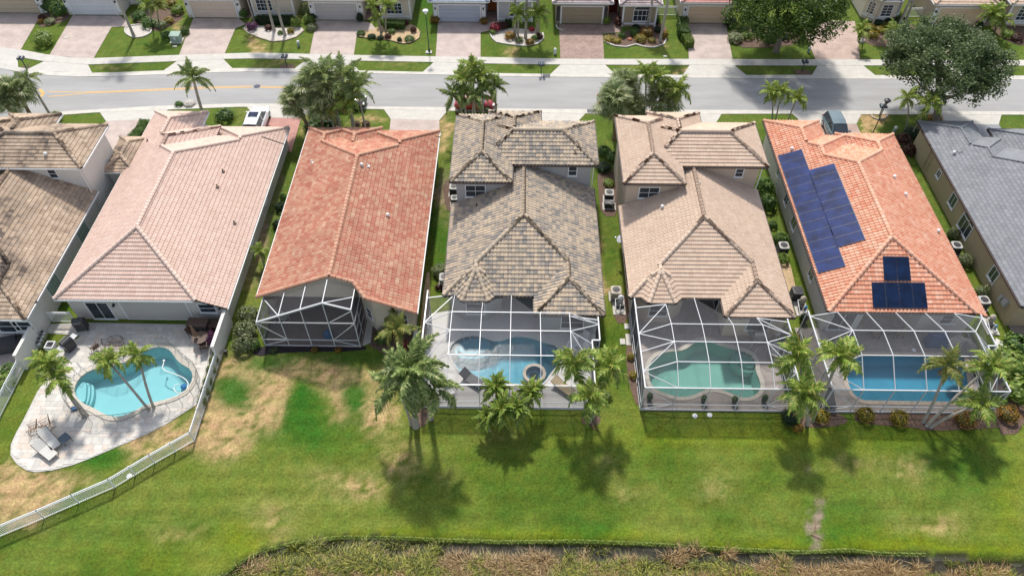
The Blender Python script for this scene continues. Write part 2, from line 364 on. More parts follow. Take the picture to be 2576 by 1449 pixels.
def proj(x, y, z):
    fw = Vector((-math.sin(YAW)*math.cos(PITCH), math.cos(YAW)*math.cos(PITCH), -math.sin(PITCH)))
    rt = Vector((math.cos(YAW), math.sin(YAW), 0)); up = Vector((-math.sin(YAW)*math.sin(PITCH), math.cos(YAW)*math.sin(PITCH), math.cos(PITCH)))
    q = Vector((x, y, z-CAMH)); d = q.dot(fw)
    if d < 1: return (-1e5, -1e5)
    return (1288+F_PX*q.dot(rt)/d, 724.5-F_PX*q.dot(up)/d)
def inview(x, y, z, mg=160):
    px, py = proj(x, y, z); return -mg < px < 2576+mg and -mg < py < 1449+mg

# ------------------------------------------------------------------ roofs
def plane(px, py, nx, ny, z0, s): return (px, py, nx, ny, z0, s)   # rises along (nx,ny) from the line through (px,py)
def hip(foot, z0, s, skip=()):
    pl = []; n = len(foot)
    for i in range(n):
        if i in skip: continue
        a = foot[i]; b = foot[(i+1) % n]; dx, dy = b[0]-a[0], b[1]-a[1]; l = math.hypot(dx, dy)
        z = z0[i] if isinstance(z0, (list, tuple)) else z0
        pl.append((a[0], a[1], -dy/l, dx/l, z, s))
    return (foot, pl)
def rect(x0, y0, x1, y1): return [(x0, y0), (x1, y0), (x1, y1), (x0, y1)]
def ph(p, x, y): return p[4]+p[5]*((x-p[0])*p[2]+(y-p[1])*p[3])
def ch(c, x, y): return min(ph(p, x, y) for p in c[1])
def infoot(c, x, y, eps=1e-6):
    f = c[0]; n = len(f)
    for i in range(n):
        a = f[i]; b = f[(i+1) % n]
        if (b[0]-a[0])*(y-a[1])-(b[1]-a[1])*(x-a[0]) < -eps: return False
    return True
def clip(poly, fn):
    """keep points with fn>=0, poly of tuples; interpolates whole tuples"""
    out = []; n = len(poly)
    for i in range(n):
        a = poly[i]; b = poly[(i+1) % n]; fa = fn(a); fb = fn(b)
        if fa >= 0: out.append(a)
        if (fa >= 0) != (fb >= 0):
            t = fa/(fa-fb); out.append(tuple(a[k]+(b[k]-a[k])*t for k in range(len(a))))
    return out
PROF = {'s': [(0, 0), (.14, .004), (.34, .05), (.56, .072), (.78, .052), (.93, .006), (1, 0)],
        'w': [(0, 0), (.10, .004), (.22, .034), (.42, .034), (.52, .008), (.62, .034), (.84, .034), (.96, 0), (1, 0)],
        'f': [(0, .0), (.03, .012), (.97, .012), (1, 0)]}
TW = {'s': .29, 'w': .30, 'f': .46}
EXPO = {'s': .355, 'w': .335, 'f': .33}
LIFT = {'s': .06, 'w': .052, 'f': .03}
NVAR = 14
def tile_mesh(kind, m):
    w = TW[kind]; e = EXPO[kind]; L = LIFT[kind]; out = []
    for k in range(NVAR):
        mb = MB(); r = (k+.5)/NVAR; vs = []; P = PROF[kind]
        for (u, h) in P: vs += [(u*w, 0, h+L), (u*w, e, h+.004), (u*w, 0, h*.2-.02)]
        fs = []
        for i in range(len(P)-1):
            a = i*3; b = a+3; fs += [(a, b, b+1, a+1), (a+2, b+2, b, a)]
        mb.add(vs, fs, r); out.append(mb.mesh('roof_tile', m))
    return out
def cap_mesh(m, R=.13):
    out = []
    for k in range(6):
        mb = MB(); vs = []; N = 6
        for j, (y, q) in enumerate(((0, 1.05), (.42, .96))):
            for i in range(N+1):
                a = math.pi*i/N; vs.append((-math.cos(a)*R*q, y, math.sin(a)*R*q*.95+.02*(1-j)))
        fs = [(i+1, i, i+N+1, i+N+2) for i in range(N)]+[tuple(range(N+1))]
        mb.add(vs, fs, .62+.06*k); out.append(mb.mesh('ridge_cap', m))
    return out
def faces_of(c):
    res = []
    for i, p in enumerate(c[1]):
        poly = [(x, y) for x, y in c[0]]
        for j, q in enumerate(c[1]):
            if j == i: continue
            poly = clip(poly, lambda a, q=q: ph(q, a[0], a[1])-ph(p, a[0], a[1])+1e-7)
            if len(poly) < 3: break
        if len(poly) >= 3: res.append((p, poly))
    return res
def build_roof(house, levels, kind, m, nindiv=300, excl=(), gutter='soffit', rakes=(), caps=True, ymax=999):
    """levels: list of lists of comps"""
    roofs = MB(); items = []; capsl = []; stuff = MB()
    w = TW[kind]; e = EXPO[kind]; L = LIFT[kind]; P = PROF[kind]
    slabs = MB()
    for li, comps in enumerate(levels):
        for ci, c in enumerate(comps):
            for p, poly in faces_of(c):
                q = [(x, y, ph(p, x, y)) for x, y in poly]
                slabs.face([(x, y, z-.03) for x, y, z in q]); slabs.face([(x, y, z-.13) for x, y, z in q][::-1])
                nx, ny, s = p[2], p[3], p[5]; ex, ey = ny, -nx; k = math.sqrt(1+s*s)
                loc = [((x-p[0])*ex+(y-p[1])*ey, (x-p[0])*nx+(y-p[1])*ny) for x, y in poly]   # (u, plan distance)
                u0 = min(a[0] for a in loc); u1 = max(a[0] for a in loc); d0 = min(a[1] for a in loc); d1 = max(a[1] for a in loc)
                E3 = Vector((ex, ey, 0)); S3 = Vector((nx, ny, s)).normalized(); N3 = E3.cross(S3)
                rows = range(int(math.floor(d0*k/e)), int(math.ceil(d1*k/e))); cols = range(int(math.floor(u0/w)), int(math.ceil(u1/w)))
                n = len(loc)
                edges = [(loc[i], loc[(i+1) % n]) for i in range(n)]
                def inside(u, d, m_=0.0):
                    for a, b in edges:
                        l = math.hypot(b[0]-a[0], b[1]-a[1])
                        if l < 1e-6: continue
                        if ((b[0]-a[0])*(d-a[1])-(b[1]-a[1])*(u-a[0]))/l < m_: return False
                    return True
                for rr in rows:
                    jit = (w/2 if (kind == 'f' and rr % 2) else 0)
                    for cc in cols:
                        ua = cc*w+jit; ub = ua+w; va = rr*e/k; vb = (rr+1)*e/k
                        um = (ua+ub)/2; vm = (va+vb)/2
                        X = p[0]+ex*um+nx*vm; Y = p[1]+ey*um+ny*vm; Z = ph(p, X, Y)
                        if Y > ymax or not inview(X, Y, Z): continue
                        cs = [inside(ua, va, -1e-4), inside(ub, va, -1e-4), inside(ub, vb, -1e-4), inside(ua, vb, -1e-4)]
                        whole = all(cs)
                        if not whole and not (any(cs) or inside(um, vm)):
                            tc_ = [(ua, va), (ub, va), (ub, vb), (ua, vb)]
                            t = tc_
                            for a, b in edges:
                                t = clip(t, lambda z, a=a, b=b: (b[0]-a[0])*(z[1]-a[1])-(b[1]-a[1])*(z[0]-a[0]))
                                if len(t) < 3: break
                            if len(t) < 3: continue
                        if li == 0 and any(x0 < X < x1 and y0 < Y < y1 for x0, y0, x1, y1 in excl): continue
                        bur = False
                        for cj, o in enumerate(comps):
                            if cj == ci or not infoot(o, X, Y): continue
                            zo = ch(o, X, Y)
                            if zo > Z+.13 or (cj < ci and abs(zo-Z) < .01 and inside(um, vm) and abs(ch(o, X+nx*.3, Y+ny*.3)-Z-s*.3) < .02): bur = True; break
                        if bur: continue
                        r = random.random()
                        if whole:
                            O = Vector((p[0]+ex*ua+nx*va, p[1]+ey*ua+ny*va, 0)); O.z = ph(p, O.x, O.y)
                            items.append((-(O-Vector((0, 0, CAMH))).length, O, E3, S3, N3, r))
                        else:
                            for i in range(len(P)-1):
                                qd = [(ua+P[i][0]*w, va, P[i][1]+L), (ua+P[i+1][0]*w, va, P[i+1][1]+L), (ua+P[i+1][0]*w, vb, P[i+1][1]), (ua+P[i][0]*w, vb, P[i][1])]
                                for a, b in edges:
                                    qd = clip(qd, lambda z, a=a, b=b: (b[0]-a[0])*(z[1]-a[1])-(b[1]-a[1])*(z[0]-a[0]))
                                    if len(qd) < 3: break
                                if len(qd) < 3: continue
                                pts = []
                                for (u, d, h) in qd:
                                    x = p[0]+ex*u+nx*d; y = p[1]+ey*u+ny*d; pts.append(Vector((x, y, ph(p, x, y)))+N3*h)
                                stuff.face(pts, r)
                # ridge / hip caps and eave lips
                for i in range(len(poly)):
                    a = poly[i]; b = poly[(i+1) % len(poly)]; mx, my = (a[0]+b[0])/2, (a[1]+b[1])/2
                    if math.hypot(b[0]-a[0], b[1]-a[1]) < .2: continue
                    f = c[0]; onb = False
                    for g in range(len(f)):
                        A = f[g]; B = f[(g+1) % len(f)]; l = math.hypot(B[0]-A[0], B[1]-A[1])
                        if abs((B[0]-A[0])*(my-A[1])-(B[1]-A[1])*(mx-A[0]))/l < 1e-3: onb = True
                    if onb: continue
                    key = tuple(sorted([(round(a[0], 2), round(a[1], 2)), (round(b[0], 2), round(b[1], 2))]))
                    A = Vector((a[0], a[1], ph(p, *a))); B = Vector((b[0], b[1], ph(p, *b)))
                    if B.z < A.z: A, B = B, A
                    if abs(A.z-B.z) < .01 and A.y > B.y: A, B = B, A
                    if not any(x[0] == key for x in capsl): capsl.append((key, A, B, li, ci))
    items.sort(key=lambda t: -t[0])
    rf = att('roof', slabs, house, m=K['deck_under'] if kind != 'f' else m)
    tm = tile_mesh(kind, m)
    for t in items[:nindiv]:
        _, O, E3, S3, N3, r = t
        Wm = Matrix(((E3.x, S3.x, N3.x, O.x), (E3.y, S3.y, N3.y, O.y), (E3.z, S3.z, N3.z, O.z), (0, 0, 0, 1)))
        att('roof_tile' if kind != 'f' else 'roof_slate', tm[int(r*NVAR) % NVAR], rf, Wm)
    for t in items[nindiv:]:
        _, O, E3, S3, N3, r = t; vs = []
        for (u, h) in P: vs += [O+E3*(u*w)+N3*(h+L), O+E3*(u*w)+S3*e+N3*(h+.004), O+E3*(u*w)+N3*(h*.2-.02)]
        fs = []
        for i in range(len(P)-1):
            a = i*3; b = a+3; fs += [(a, b, b+1, a+1), (a+2, b+2, b, a)]
        stuff.add(vs, fs, r)
    if stuff.f: att('roof_tiles', stuff, rf, m=m, kind='stuff')
    if caps:
        cmesh = cap_mesh(m, .165 if kind != 'f' else .10)
        segs = [(A, B, li, ci) for _, A, B, li, ci in capsl]+[(Vector(a), Vector(b), 0, -1) for a, b in rakes]
        for A, B, li, ci in segs:
            d = B-A; l = d.length; D = d.normalized(); X3 = D.cross(Vector((0, 0, 1))).normalized(); N3 = X3.cross(D)
            nn = max(1, int(l/.38)); st = l/nn
            for i in range(nn):
                O = A+D*(i*st); mid = O+D*.2
                if mid.y > ymax or not inview(*mid): continue
                if ci >= 0 and any(cj != ci and infoot(o, mid.x, mid.y) and ch(o, mid.x, mid.y) > mid.z-.035 for cj, o in enumerate(levels[li])): continue
                if li == 0 and any(x0 < mid.x < x1 and y0 < mid.y < y1 for x0, y0, x1, y1 in excl): continue
                O = O+N3*.03
                att('ridge_cap', random.choice(cmesh), rf, Matrix(((X3.x, D.x, N3.x, O.x), (X3.y, D.y, N3.y, O.y), (X3.z, D.z, N3.z, O.z), (0, 0, 0, 1))))
    # gutters along every free eave
    for li, comps in enumerate(levels):
        for ci, c in enumerate(comps):
            for p in c[1]:
                f = c[0]
                for g in range(len(f)):
                    A = f[g]; B = f[(g+1) % len(f)]
                    if abs(ph(p, *A)-p[4]) > .02 or abs(ph(p, *B)-p[4]) > .02: continue
                    l = math.hypot(B[0]-A[0], B[1]-A[1]); pts = []; run = []
                    N = max(1, int(l/.25))
                    for i in range(N+1):
                        x = A[0]+(B[0]-A[0])*i/N; y = A[1]+(B[1]-A[1])*i/N
                        xi = x+p[2]*.02; yi = y+p[3]*.02
                        hid = any(cj != ci and infoot(o, x-p[2]*.1, y-p[3]*.1, -.02) and infoot(o, xi, yi, -.02) for cj, o in enumerate(comps))
                        if y > ymax or ch(c, xi, yi) < p[4]-.03: hid = True
                        if any(cj < ci and infoot(o, xi, yi, -.001) and abs(ch(o, xi, yi)-ch(c, xi, yi)) < .01 for cj, o in enumerate(comps)): hid = True
                        if not hid: run.append((x, y))
                        if (hid or i == N) and len(run) > 2: pts.append(run); run = []
                        elif hid: run = []
                    for run in pts:
                        mb = MB(); a = Vector((*run[0], p[4]-.075)); b = Vector((*run[-1], p[4]-.075)); o = Vector((-p[2], -p[3], 0))*.06
                        mb.bar(a+o, b+o, .12, .13); att('gutter', mb, rf, m=K[gutter])
    return rf
def height(comps, x, y, default=3.0):
    h = [ch(c, x, y) for c in comps if infoot(c, x, y, .02)]
    return max(h) if h else default
def build_walls(house, comps, poly, z0, m, name='wall', default=3.0, closed=True, skip=()):
    mb = MB(); n = len(poly)
    for i in range(n if closed else n-1):
        if i in skip: continue
        a = poly[i]; b = poly[(i+1) % n]; l = math.hypot(b[0]-a[0], b[1]-a[1]); N = max(1, int(l/.3))
        for j in range(N):
            t0 = j/N; t1 = (j+1)/N; A = (a[0]+(b[0]-a[0])*t0, a[1]+(b[1]-a[1])*t0); B = (a[0]+(b[0]-a[0])*t1, a[1]+(b[1]-a[1])*t1)
            za = height(comps, *A, default)-.1; zb = height(comps, *B, default)-.1
            zz0 = z0(*A) if callable(z0) else z0; zz1 = z0(*B) if callable(z0) else z0
            mb.face([(*A, zz0), (*B, zz1), (*B, zb), (*A, za)])
    return att(name, mb, house, m=m)
def window(house, x, y, ang, w, z0, h, nx=1, nz=2, fr='white', arch=False, name='window', label=None, t=.07, glass='glass'):
    """ang = direction the window faces"""
    Wm = Matrix.Translation((x, y, z0)) @ Matrix.Rotation(ang+math.pi/2, 4, 'Z')    # local -y faces out
    f = MB()
    f.box((-w/2, -.06, 0), (-w/2+t, .03, h)); f.box((w/2-t, -.06, 0), (w/2, .03, h)); f.box((-w/2+t, -.06, 0), (w/2-t, .03, t)); f.box((-w/2+t, -.06, h-t), (w/2-t, .03, h))
    f.box((-w/2-.05, -.10, -.06), (w/2+.05, 0, 0))
    iw = (w-2*t); ih = h-2*t; b = .035
    for i in range(1, nx): X = -w/2+t+iw*i/nx; f.box((X-b/2, -.05, t), (X+b/2, .0, h-t))
    for i in range(1, nz): Z = t+ih*i/nz; f.box((-w/2+t, -.048, Z-b/2), (w/2-t, .002, Z+b/2))
    if arch:
        N = 10; R = w/2
        for k in range(N):
            a0 = math.pi*k/N; a1 = math.pi*(k+1)/N
            f.bar((R*math.cos(a0)*.97, -.02, h+R*.55*math.sin(a0)), (R*math.cos(a1)*.97, -.02, h+R*.55*math.sin(a1)), .08, t)
    o = att(name, f, house, Wm, K[fr], label)
    for i in range(nx):
        for j in range(nz):
            xa = -w/2+t+iw*i/nx; za = t+ih*j/nz
            g = MB().box((xa+.01, -.012, za+.01), (xa+iw/nx-.01, .0, za+ih/nz-.01)); att('pane', g, o, Wm, K[glass])
    if arch:
        g = MB(); N = 10; R = w/2; g.face([(R*math.cos(math.pi*k/N)*.95, -.01, h+R*.55*.95*math.sin(math.pi*k/N)) for k in range(N+1)]); att('pane', g, o, Wm, K[glass])
    return o
def roof_vent(house, x, y, z, s='dome', m='pvc'):
    mb = MB()
    if s == 'dome': mb.lathe((x, y, z), [(.08, -.1), (.08, .16), (.15, .16), (.15, .26), (.11, .33), (.03, .36)], 10)
    else: mb.lathe((x, y, z), [(.05, -.1), (.05, .3), (.03, .32)], 8); mb.cbox((x+.06, y-.08, z+.05), (.22, .22, .16))
    return att('roof_vent', mb, house, m=K[m])
def downspout(house, x, y, z1, m='soffit', foot=(0, -1)):
    mb = MB(); mb.bar((x, y, .15), (x, y, z1), .08, .08); mb.bar((x, y, .15), (x+foot[0]*.5, y+foot[1]*.5, .06), .08, .08); return att('downspout', mb, house, m=K[m])
def sconce(house, x, y, z, ang):
    mb = MB(); dx, dy = math.cos(ang), math.sin(ang); mb.cbox((x+dx*.04, y+dy*.04, z), (.12, .12, .2)); mb.lathe((x+dx*.16, y+dy*.16, z-.12), [(.04, 0), (.08, .1), (.08, .24), (.02, .32)], 6); return att('wall_lamp', mb, house, m=K['dark'])

# ------------------------------------------------------------------ ground
K['mud'] = M('pond_mud', (.10, .095, .085), .9, .4, 1.5)
BANK_PX = [(-900, 1750), (-100, 1600), (300, 1520), (550, 1448), (583, 1426), (610, 1408), (643, 1391), (683, 1376), (750, 1360), (859, 1348), (959, 1348), (1142, 1356), (1259, 1360), (1459, 1358), (1592, 1363), (1717, 1370), (1850, 1378), (2000, 1386), (2064, 1384), (2134, 1380), (2217, 1390), (2384, 1393), (2576, 1403), (3000, 1415), (3900, 1430)]
BANK = GS(BANK_PX)
def bank_y(x):
    if x <= BANK[0].x: return BANK[0].y
    for a, b in zip(BANK, BANK[1:]):
        if a.x <= x <= b.x: return a.y+(b.y-a.y)*(x-a.x)/(b.x-a.x)
    return BANK[-1].y
# lawn colour: dry and lush patches where the photograph has them (pixel centre, radii, strength)
DRY = [(600,960,70,60,1), (650,1010,55,55,.9), (560,1060,60,70,1.0), (760,925,100,26,.9), (820,960,40,30,.8), (690,1010,30,60,.9), (855,1000,22,50,.9), (945,1040,45,38,1), (900,960,60,25,.7), (1000,930,40,30,.5),
       (60,1260,60,45,1), (110,1215,60,25,.7), (20,1230,40,60,.8), (40,1300,60,30,.8), (400,1085,70,26,1), (330,1120,40,20,.6), (360,1150,50,22,.4), (560,1110,60,40,.6), (210,1200,50,20,.35), (690,1270,70,30,.25), (830,1200,90,40,.25), (1010,1160,60,60,.4), (900,1240,60,30,.4),
       (1540,1170,40,40,.25), (1590,1250,60,40,.25), (1250,1100,80,30,.25), (2350,1320,90,32,.4), (2300,1180,60,40,.35), (2150,1170,60,25,.3), (1800,1230,60,50,.25), (1130,1200,40,40,.2), (690,1330,60,40,.3), (450,1340,90,40,.25),
       (1118,345,16,40,1), (1500,640,14,50,.5), (1508,720,16,22,.7), (1100,500,14,26,.6), (1112,545,12,40,.5), (455,70,14,30,.8), (760,40,12,14,.5), (640,108,16,12,.8), (655,120,22,12,.6), (900,305,30,10,.4), (935,298,30,12,.5), (1115,130,14,14,.5), (1670,110,20,24,.35), (1288,135,14,20,.5), (1600,170,60,10,.2), (1718,178,26,12,.7), (2430,150,30,20,.3), (2318,135,30,20,.3), (2300,95,20,10,.4), (700,165,60,10,.35), (290,170,50,7,.35), (1000,170,50,10,.25), (2200,305,22,22,1), (2190,325,20,18,.8), (2170,300,12,10,.6), (770,330,14,40,.4), (705,395,10,26,.6), (655,600,14,60,.7), (625,680,14,50,.6), (665,520,14,60,.35), (620,300,30,20,.2)]
LUSH = [(585,985,40,30,1), (590,1005,30,26,1), (765,1010,35,40,1), (770,1060,40,50,.8), (890,980,30,26,1), (890,1015,25,35,.9), (265,1150,45,22,.9), (230,1170,40,16,.6), (200,1320,200,60,.25), (760,1100,110,40,.5), (1480,1330,60,25,.7), (2080,1350,80,20,.6), (2150,1290,100,40,.5), (2450,1200,90,60,.5), (1110,600,26,90,.8), (1535,650,8,30,.6), (690,905,60,20,.6), (900,900,120,25,.6), (650,920,60,30,.4), (150,770,30,20,.6), (1080,20,30,60,.7), (1690,100,10,60,.2), (470,60,10,40,.5)]
MOSSY = [(1900,1100,400,28,.5), (2200,1340,200,30,.5), (1400,1345,300,14,.8), (1900,1372,300,12,.9), (2350,1378,300,12,.8), (620,1370,60,40,.7), (2540,1250,40,100,.6), (980,1345,120,12,.5), (420,1400,140,50,.3)]
DIRT = [(2052,1262,8,12,1), (2048,1290,7,26,1), (2056,1325,8,24,1), (2062,1358,8,16,1.3), (1112,480,14,30,.7), (700,460,10,50,.5), (665,560,12,60,.6), (640,640,12,60,.6), (1140,500,10,40,.8), (1090,920,12,12,.5), (2050,1180,10,10,.3)]
def vnoise(x, y, s): return noise.noise(Vector((x*s, y*s, 3.1)))
def lawn_col(x, y):
    px, py = proj(x, y, 0)
    n5_ = noise.noise(Vector((x*3.4, y*3.4, 7))); wx = px+14*n5_+28*noise.noise(Vector((x*.35, y*.35, 0)))+12*noise.noise(Vector((x*1.3, y*1.3, 5))); wy = py+20*noise.noise(Vector((x*.35, y*.35, 9)))+9*noise.noise(Vector((x*1.3, y*1.3, 15)))
    sc = 1.0
    def acc(L):
        s = 0
        for cx, cy, rx, ry, k in L:
            d = ((wx-cx)/rx)**2+((wy-cy)/ry)**2
            if d < 5: s += k*math.exp(-d*.8)
        return min(1.15, s*1.35)
    n1 = vnoise(x, y, .16); n2 = vnoise(x+40, y, .55); n3 = vnoise(x, y+70, 1.9); n4 = vnoise(x+11, y-9, 4.5)
    g = Vector((.088, .134, .016)); dark = Vector((.048, .092, .011)); pale = Vector((.175, .192, .042)); dry = Vector((.39, .270, .135)); moss = Vector((.140, .180, .008)); dirt = Vector((.25, .185, .15)); lush = Vector((.030, .105, .010))
    c = g.copy()
    t = max(0, min(1, .38+n1*.9+n2*.5)); c = c.lerp(pale, t*.6); c = c.lerp(dark, max(0, min(.8, -.05-n1*1.0-n2*.5)))
    if y > 44: c = c.lerp(Vector((.080, .125, .024)), .5)
    a = acc(MOSSY); c = c.lerp(moss, min(1, a*.7))
    a = acc(DRY); a = a if a > .55 else a*a/.55; a = a*(.78+.6*n3+.3*n2)+(.55*n4+.35*n3)*min(1, a*1.6); c = c.lerp(dry, max(0, min(1, a)))
    a = acc(LUSH); c = c.lerp(lush, max(0, min(.95, a*.8)))
    a = acc(DIRT)*(.8+.6*n4); c = c.lerp(dirt, max(0, min(1, a)))
    c *= 1+.22*n3+.2*n4+((.07*math.sin(y*4.6+.6*math.sin(x*.15))+.10*noise.noise(Vector((x*.5, y*3.0, 8)))) if y < 29 else 0)
    return (max(.01, c.x), max(.01, c.y), max(.005, c.z), 1)
def lawn():
    X0, X1, Y0, Y1, st = -62.0, 62.0, 10.0, 98.0, .34
    nx = int((X1-X0)/st); ny = int((Y1-Y0)/st); vs = []; cols = []
    for j in range(ny+1):
        y = Y0+j*st
        for i in range(nx+1):
            x = X0+i*st; by = bank_y(x)+.12*noise.noise(Vector((x*1.6, 0, 2)))
            d = y-by; z = 0 if d > 0 else max(-.9, -.40*min(1, -d/.25)-.06*max(0, -d-.25)/1.0)
            vis = inview(x, y, 0, 200)
            if vis and d > 0: cols += lawn_col(x, y)
            elif d <= 0: cols += (.13, .12, .10, 1)
            else: cols += (.12, .18, .035, 1)
            if -.3 < d <= .02: cols[-4:] = (.05, .055, .02, 1)
            vs.append((x, y, z+(.012*noise.noise(Vector((x*2, y*2, 0))) if d > 0 else .05*noise.noise(Vector((x*2, y*2, 0))))))
    fs = []
    H = [HOLE_RECTS, nx]
    for j in range(ny):
        for i in range(nx):
            x = X0+(i+.5)*st; y = Y0+(j+.5)*st
            if any(a < x < c and b < y < d for a, b, c, d in HOLE_RECTS) or (-37 < x < -20 and 26 < y < 34 and inpoly(x, y, HOLE_POLY)): continue
            a = j*(nx+1)+i; fs.append((a, a+1, a+nx+2, a+nx+1))
    me = bpy.data.meshes.new('lawn'); me.from_pydata(vs, [], fs); me.materials.append(K['lawn'])
    at = me.color_attributes.new('lawncol', 'FLOAT_COLOR', 'POINT'); at.data.foreach_set('color', cols)
    me.polygons.foreach_set('use_smooth', [True]*len(me.polygons))
    o = bpy.data.objects.new('lawn', me); COL.objects.link(o); tag(o, kind='structure')
m, t, b, N, L = nmat('grass_ground'); K['lawn'] = m
at = N('ShaderNodeAttribute'); at.attribute_name = 'lawncol'; g = N('ShaderNodeNewGeometry')
n1 = N('ShaderNodeTexNoise'); n1.inputs['Scale'].default_value = 5.5; n1.inputs['Detail'].default_value = 9; n1.inputs['Roughness'].default_value = .78; L(g.outputs['Position'], n1.inputs['Vector'])
mr = N('ShaderNodeMapRange'); mr.inputs[1].default_value = .3; mr.inputs[2].default_value = .7; mr.inputs[3].default_value = .42; mr.inputs[4].default_value = 1.6; L(n1.outputs[0], mr.inputs[0])
n3 = N('ShaderNodeTexNoise'); n3.inputs['Scale'].default_value = 1.1; n3.inputs['Detail'].default_value = 6; L(g.outputs['Position'], n3.inputs['Vector'])
hs = N('ShaderNodeHueSaturation'); L(at.outputs['Color'], hs.inputs['Color']); L(mr.outputs[0], hs.inputs['Value'])
mr3 = N('ShaderNodeMapRange'); mr3.inputs[1].default_value = .35; mr3.inputs[2].default_value = .65; mr3.inputs[3].default_value = .485; mr3.inputs[4].default_value = .515; L(n3.outputs[0], mr3.inputs[0]); L(mr3.outputs[0], hs.inputs['Hue'])
L(hs.outputs[0], b.inputs['Base Color']); b.inputs['Roughness'].default_value = 1; b.inputs['Specular IOR Level'].default_value = .1
n2 = N('ShaderNodeTexNoise'); n2.inputs['Scale'].default_value = 22; n2.inputs['Detail'].default_value = 4; L(g.outputs['Position'], n2.inputs['Vector'])
bp = N('ShaderNodeBump'); bp.inputs['Strength'].default_value = .9; bp.inputs['Distance'].default_value = .05; L(n2.outputs[0], bp.inputs['Height']); L(bp.outputs[0], b.inputs['Normal'])
HOLE_RECTS = [(-6.6, 28.9, 5.0, 35.0), (9.3, 28.9, 19.3, 35.0), (22.4, 28.9, 33.8, 34.4)]
HOLE_POLY = [(-34.3, 28.6), (-30, 26.8), (-27.0, 28.3), (-23.5, 30), (-24.5, 33), (-28, 33.6), (-31.5, 32)]
# pools are declared first because the lawn is cut away under them
POOL_PX = {
 'h1': [(339,902),(357,888),(380,877),(405,873),(425,879),(437,891),(446,907),(460,919),(478,927),(487,941),(487,957),(477,976),(462,991),(440,1001),(412,1010),(390,1014),(362,1024),(337,1039),(312,1050),(282,1052),(257,1041),(237,1029),(212,1019),(195,1004),(186,987),(192,966),(203,951),(219,938),(240,929),(270,926),(305,918)],
 'h4': [(1131,888),(1133,874),(1146,859),(1164,849),(1189,845),(1209,848),(1229,855),(1249,860),(1269,857),(1288,848),(1308,847),(1333,850),(1353,856),(1373,864),(1388,866),(1403,873),(1409,884),(1407,899),(1407,916),(1398,929),(1384,942),(1370,968),(1340,975),(1311,970),(1290,968),(1250,967),(1200,962),(1178,955),(1160,942),(1145,922),(1134,905)],
 'h5': [(1630,927),(1635,914),(1648,899),(1668,888),(1698,884),(1720,883),(1735,872),(1753,859),(1770,857),(1788,860),(1803,867),(1825,874),(1845,878),(1863,883),(1885,890),(1898,904),(1902,917),(1900,934),(1908,951),(1914,967),(1913,984),(1900,997),(1880,1004),(1860,1003),(1838,992),(1810,982),(1783,980),(1763,988),(1745,997),(1723,1002),(1698,1001),(1678,994),(1663,989),(1645,981),(1635,967),(1630,947)],
 'h6': [(2118,896),(2132,970),(2144,994),(2167,1010),(2407,1014),(2440,1000),(2424,897)]}
POOLS = {k: [Vector((p.x, p.y, 0)) for p in GS(v, -.05)] for k, v in POOL_PX.items()}
for k in ('h1', 'h4', 'h5'): POOLS[k] = smooth_loop(POOLS[k], 2)
for k in POOLS:
    P = POOLS[k]; ar = sum(P[i].x*P[(i+1) % len(P)].y-P[(i+1) % len(P)].x*P[i].y for i in range(len(P)))
    if ar < 0: POOLS[k] = P[::-1]
HOLE_POLY = [tuple(p)[:2] for p in offset_loop(POOLS['h1'], .35)]
HOLE_RECTS = []
for k in ('h4', 'h5', 'h6'):
    P = POOLS[k]; HOLE_RECTS.append((min(p.x for p in P)-.2, max(28.9, min(p.y for p in P)-.2), max(p.x for p in P)+.2, max(p.y for p in P)+.2))
lawn()
far = MB()
for lo, hi in (((-700, 97.5), (700, 1200)), ((-700, -300), (-61.5, 97.5)), ((61.5, -300), (700, 97.5)), ((-61.5, -300), (61.5, -60))):
    far.face([(lo[0], lo[1], -.02), (hi[0], lo[1], -.02), (hi[0], hi[1], -.02), (lo[0], hi[1], -.02)])
tag(far.build('ground', M('far_grass', (.11, .17, .035), .95, .25, .05)), kind='structure')
tag(MB().face([(-61.5, -60, -.9), (61.5, -60, -.9), (61.5, 10.2, -.9), (-61.5, 10.2, -.9)]).build('pond_bed', K['mud']), kind='structure')
tag(MB().face([(-61.5, -60, -.36), (61.5, -60, -.36), (61.5, 20, -.36), (-61.5, 20, -.36)]).build('pond_water', K['water_pond']), kind='structure')

# ------------------------------------------------------------------ street
def ext(pts, dl, dr):
    a, b = Vector(pts[0]), Vector(pts[1]); c, d = Vector(pts[-2]), Vector(pts[-1])
    return [a+(a-b).normalized()*dl]+[Vector(p) for p in pts]+[d+(d-c).normalized()*dr]
def ribbon_px(top_, bot, z, za=.0): 
    A = ext([tuple(p)[:2]+(z,) for p in GS(top_)], 60, 60); B = ext([tuple(p)[:2]+(z,) for p in GS(bot)], 60, 60)
    return A, B
def resample(P, n=None, step=None):
    L_ = [0]
    for a, b in zip(P, P[1:]): L_.append(L_[-1]+(b-a).length)
    n = n or max(1, int(L_[-1]/step)); out = []
    for i in range(n+1):
        s = L_[-1]*i/n; k = 0
        while k < len(L_)-2 and L_[k+1] < s: k += 1
        t = (s-L_[k])/max(1e-6, L_[k+1]-L_[k]); out.append(P[k]+(P[k+1]-P[k])*t)
    return out
def xalign(A, B, step):
    """pairs of points on A and B at the same X"""
    def at_(P, x):
        for a, b in zip(P, P[1:]):
            if a.x <= x <= b.x: return a+(b-a)*((x-a.x)/max(1e-6, b.x-a.x))
        return P[0] if x < P[0].x else P[-1]
    x0 = max(A[0].x, B[0].x); x1 = min(A[-1].x, B[-1].x); n = int((x1-x0)/step)
    return [(at_(A, x0+(x1-x0)*i/n), at_(B, x0+(x1-x0)*i/n)) for i in range(n+1)]
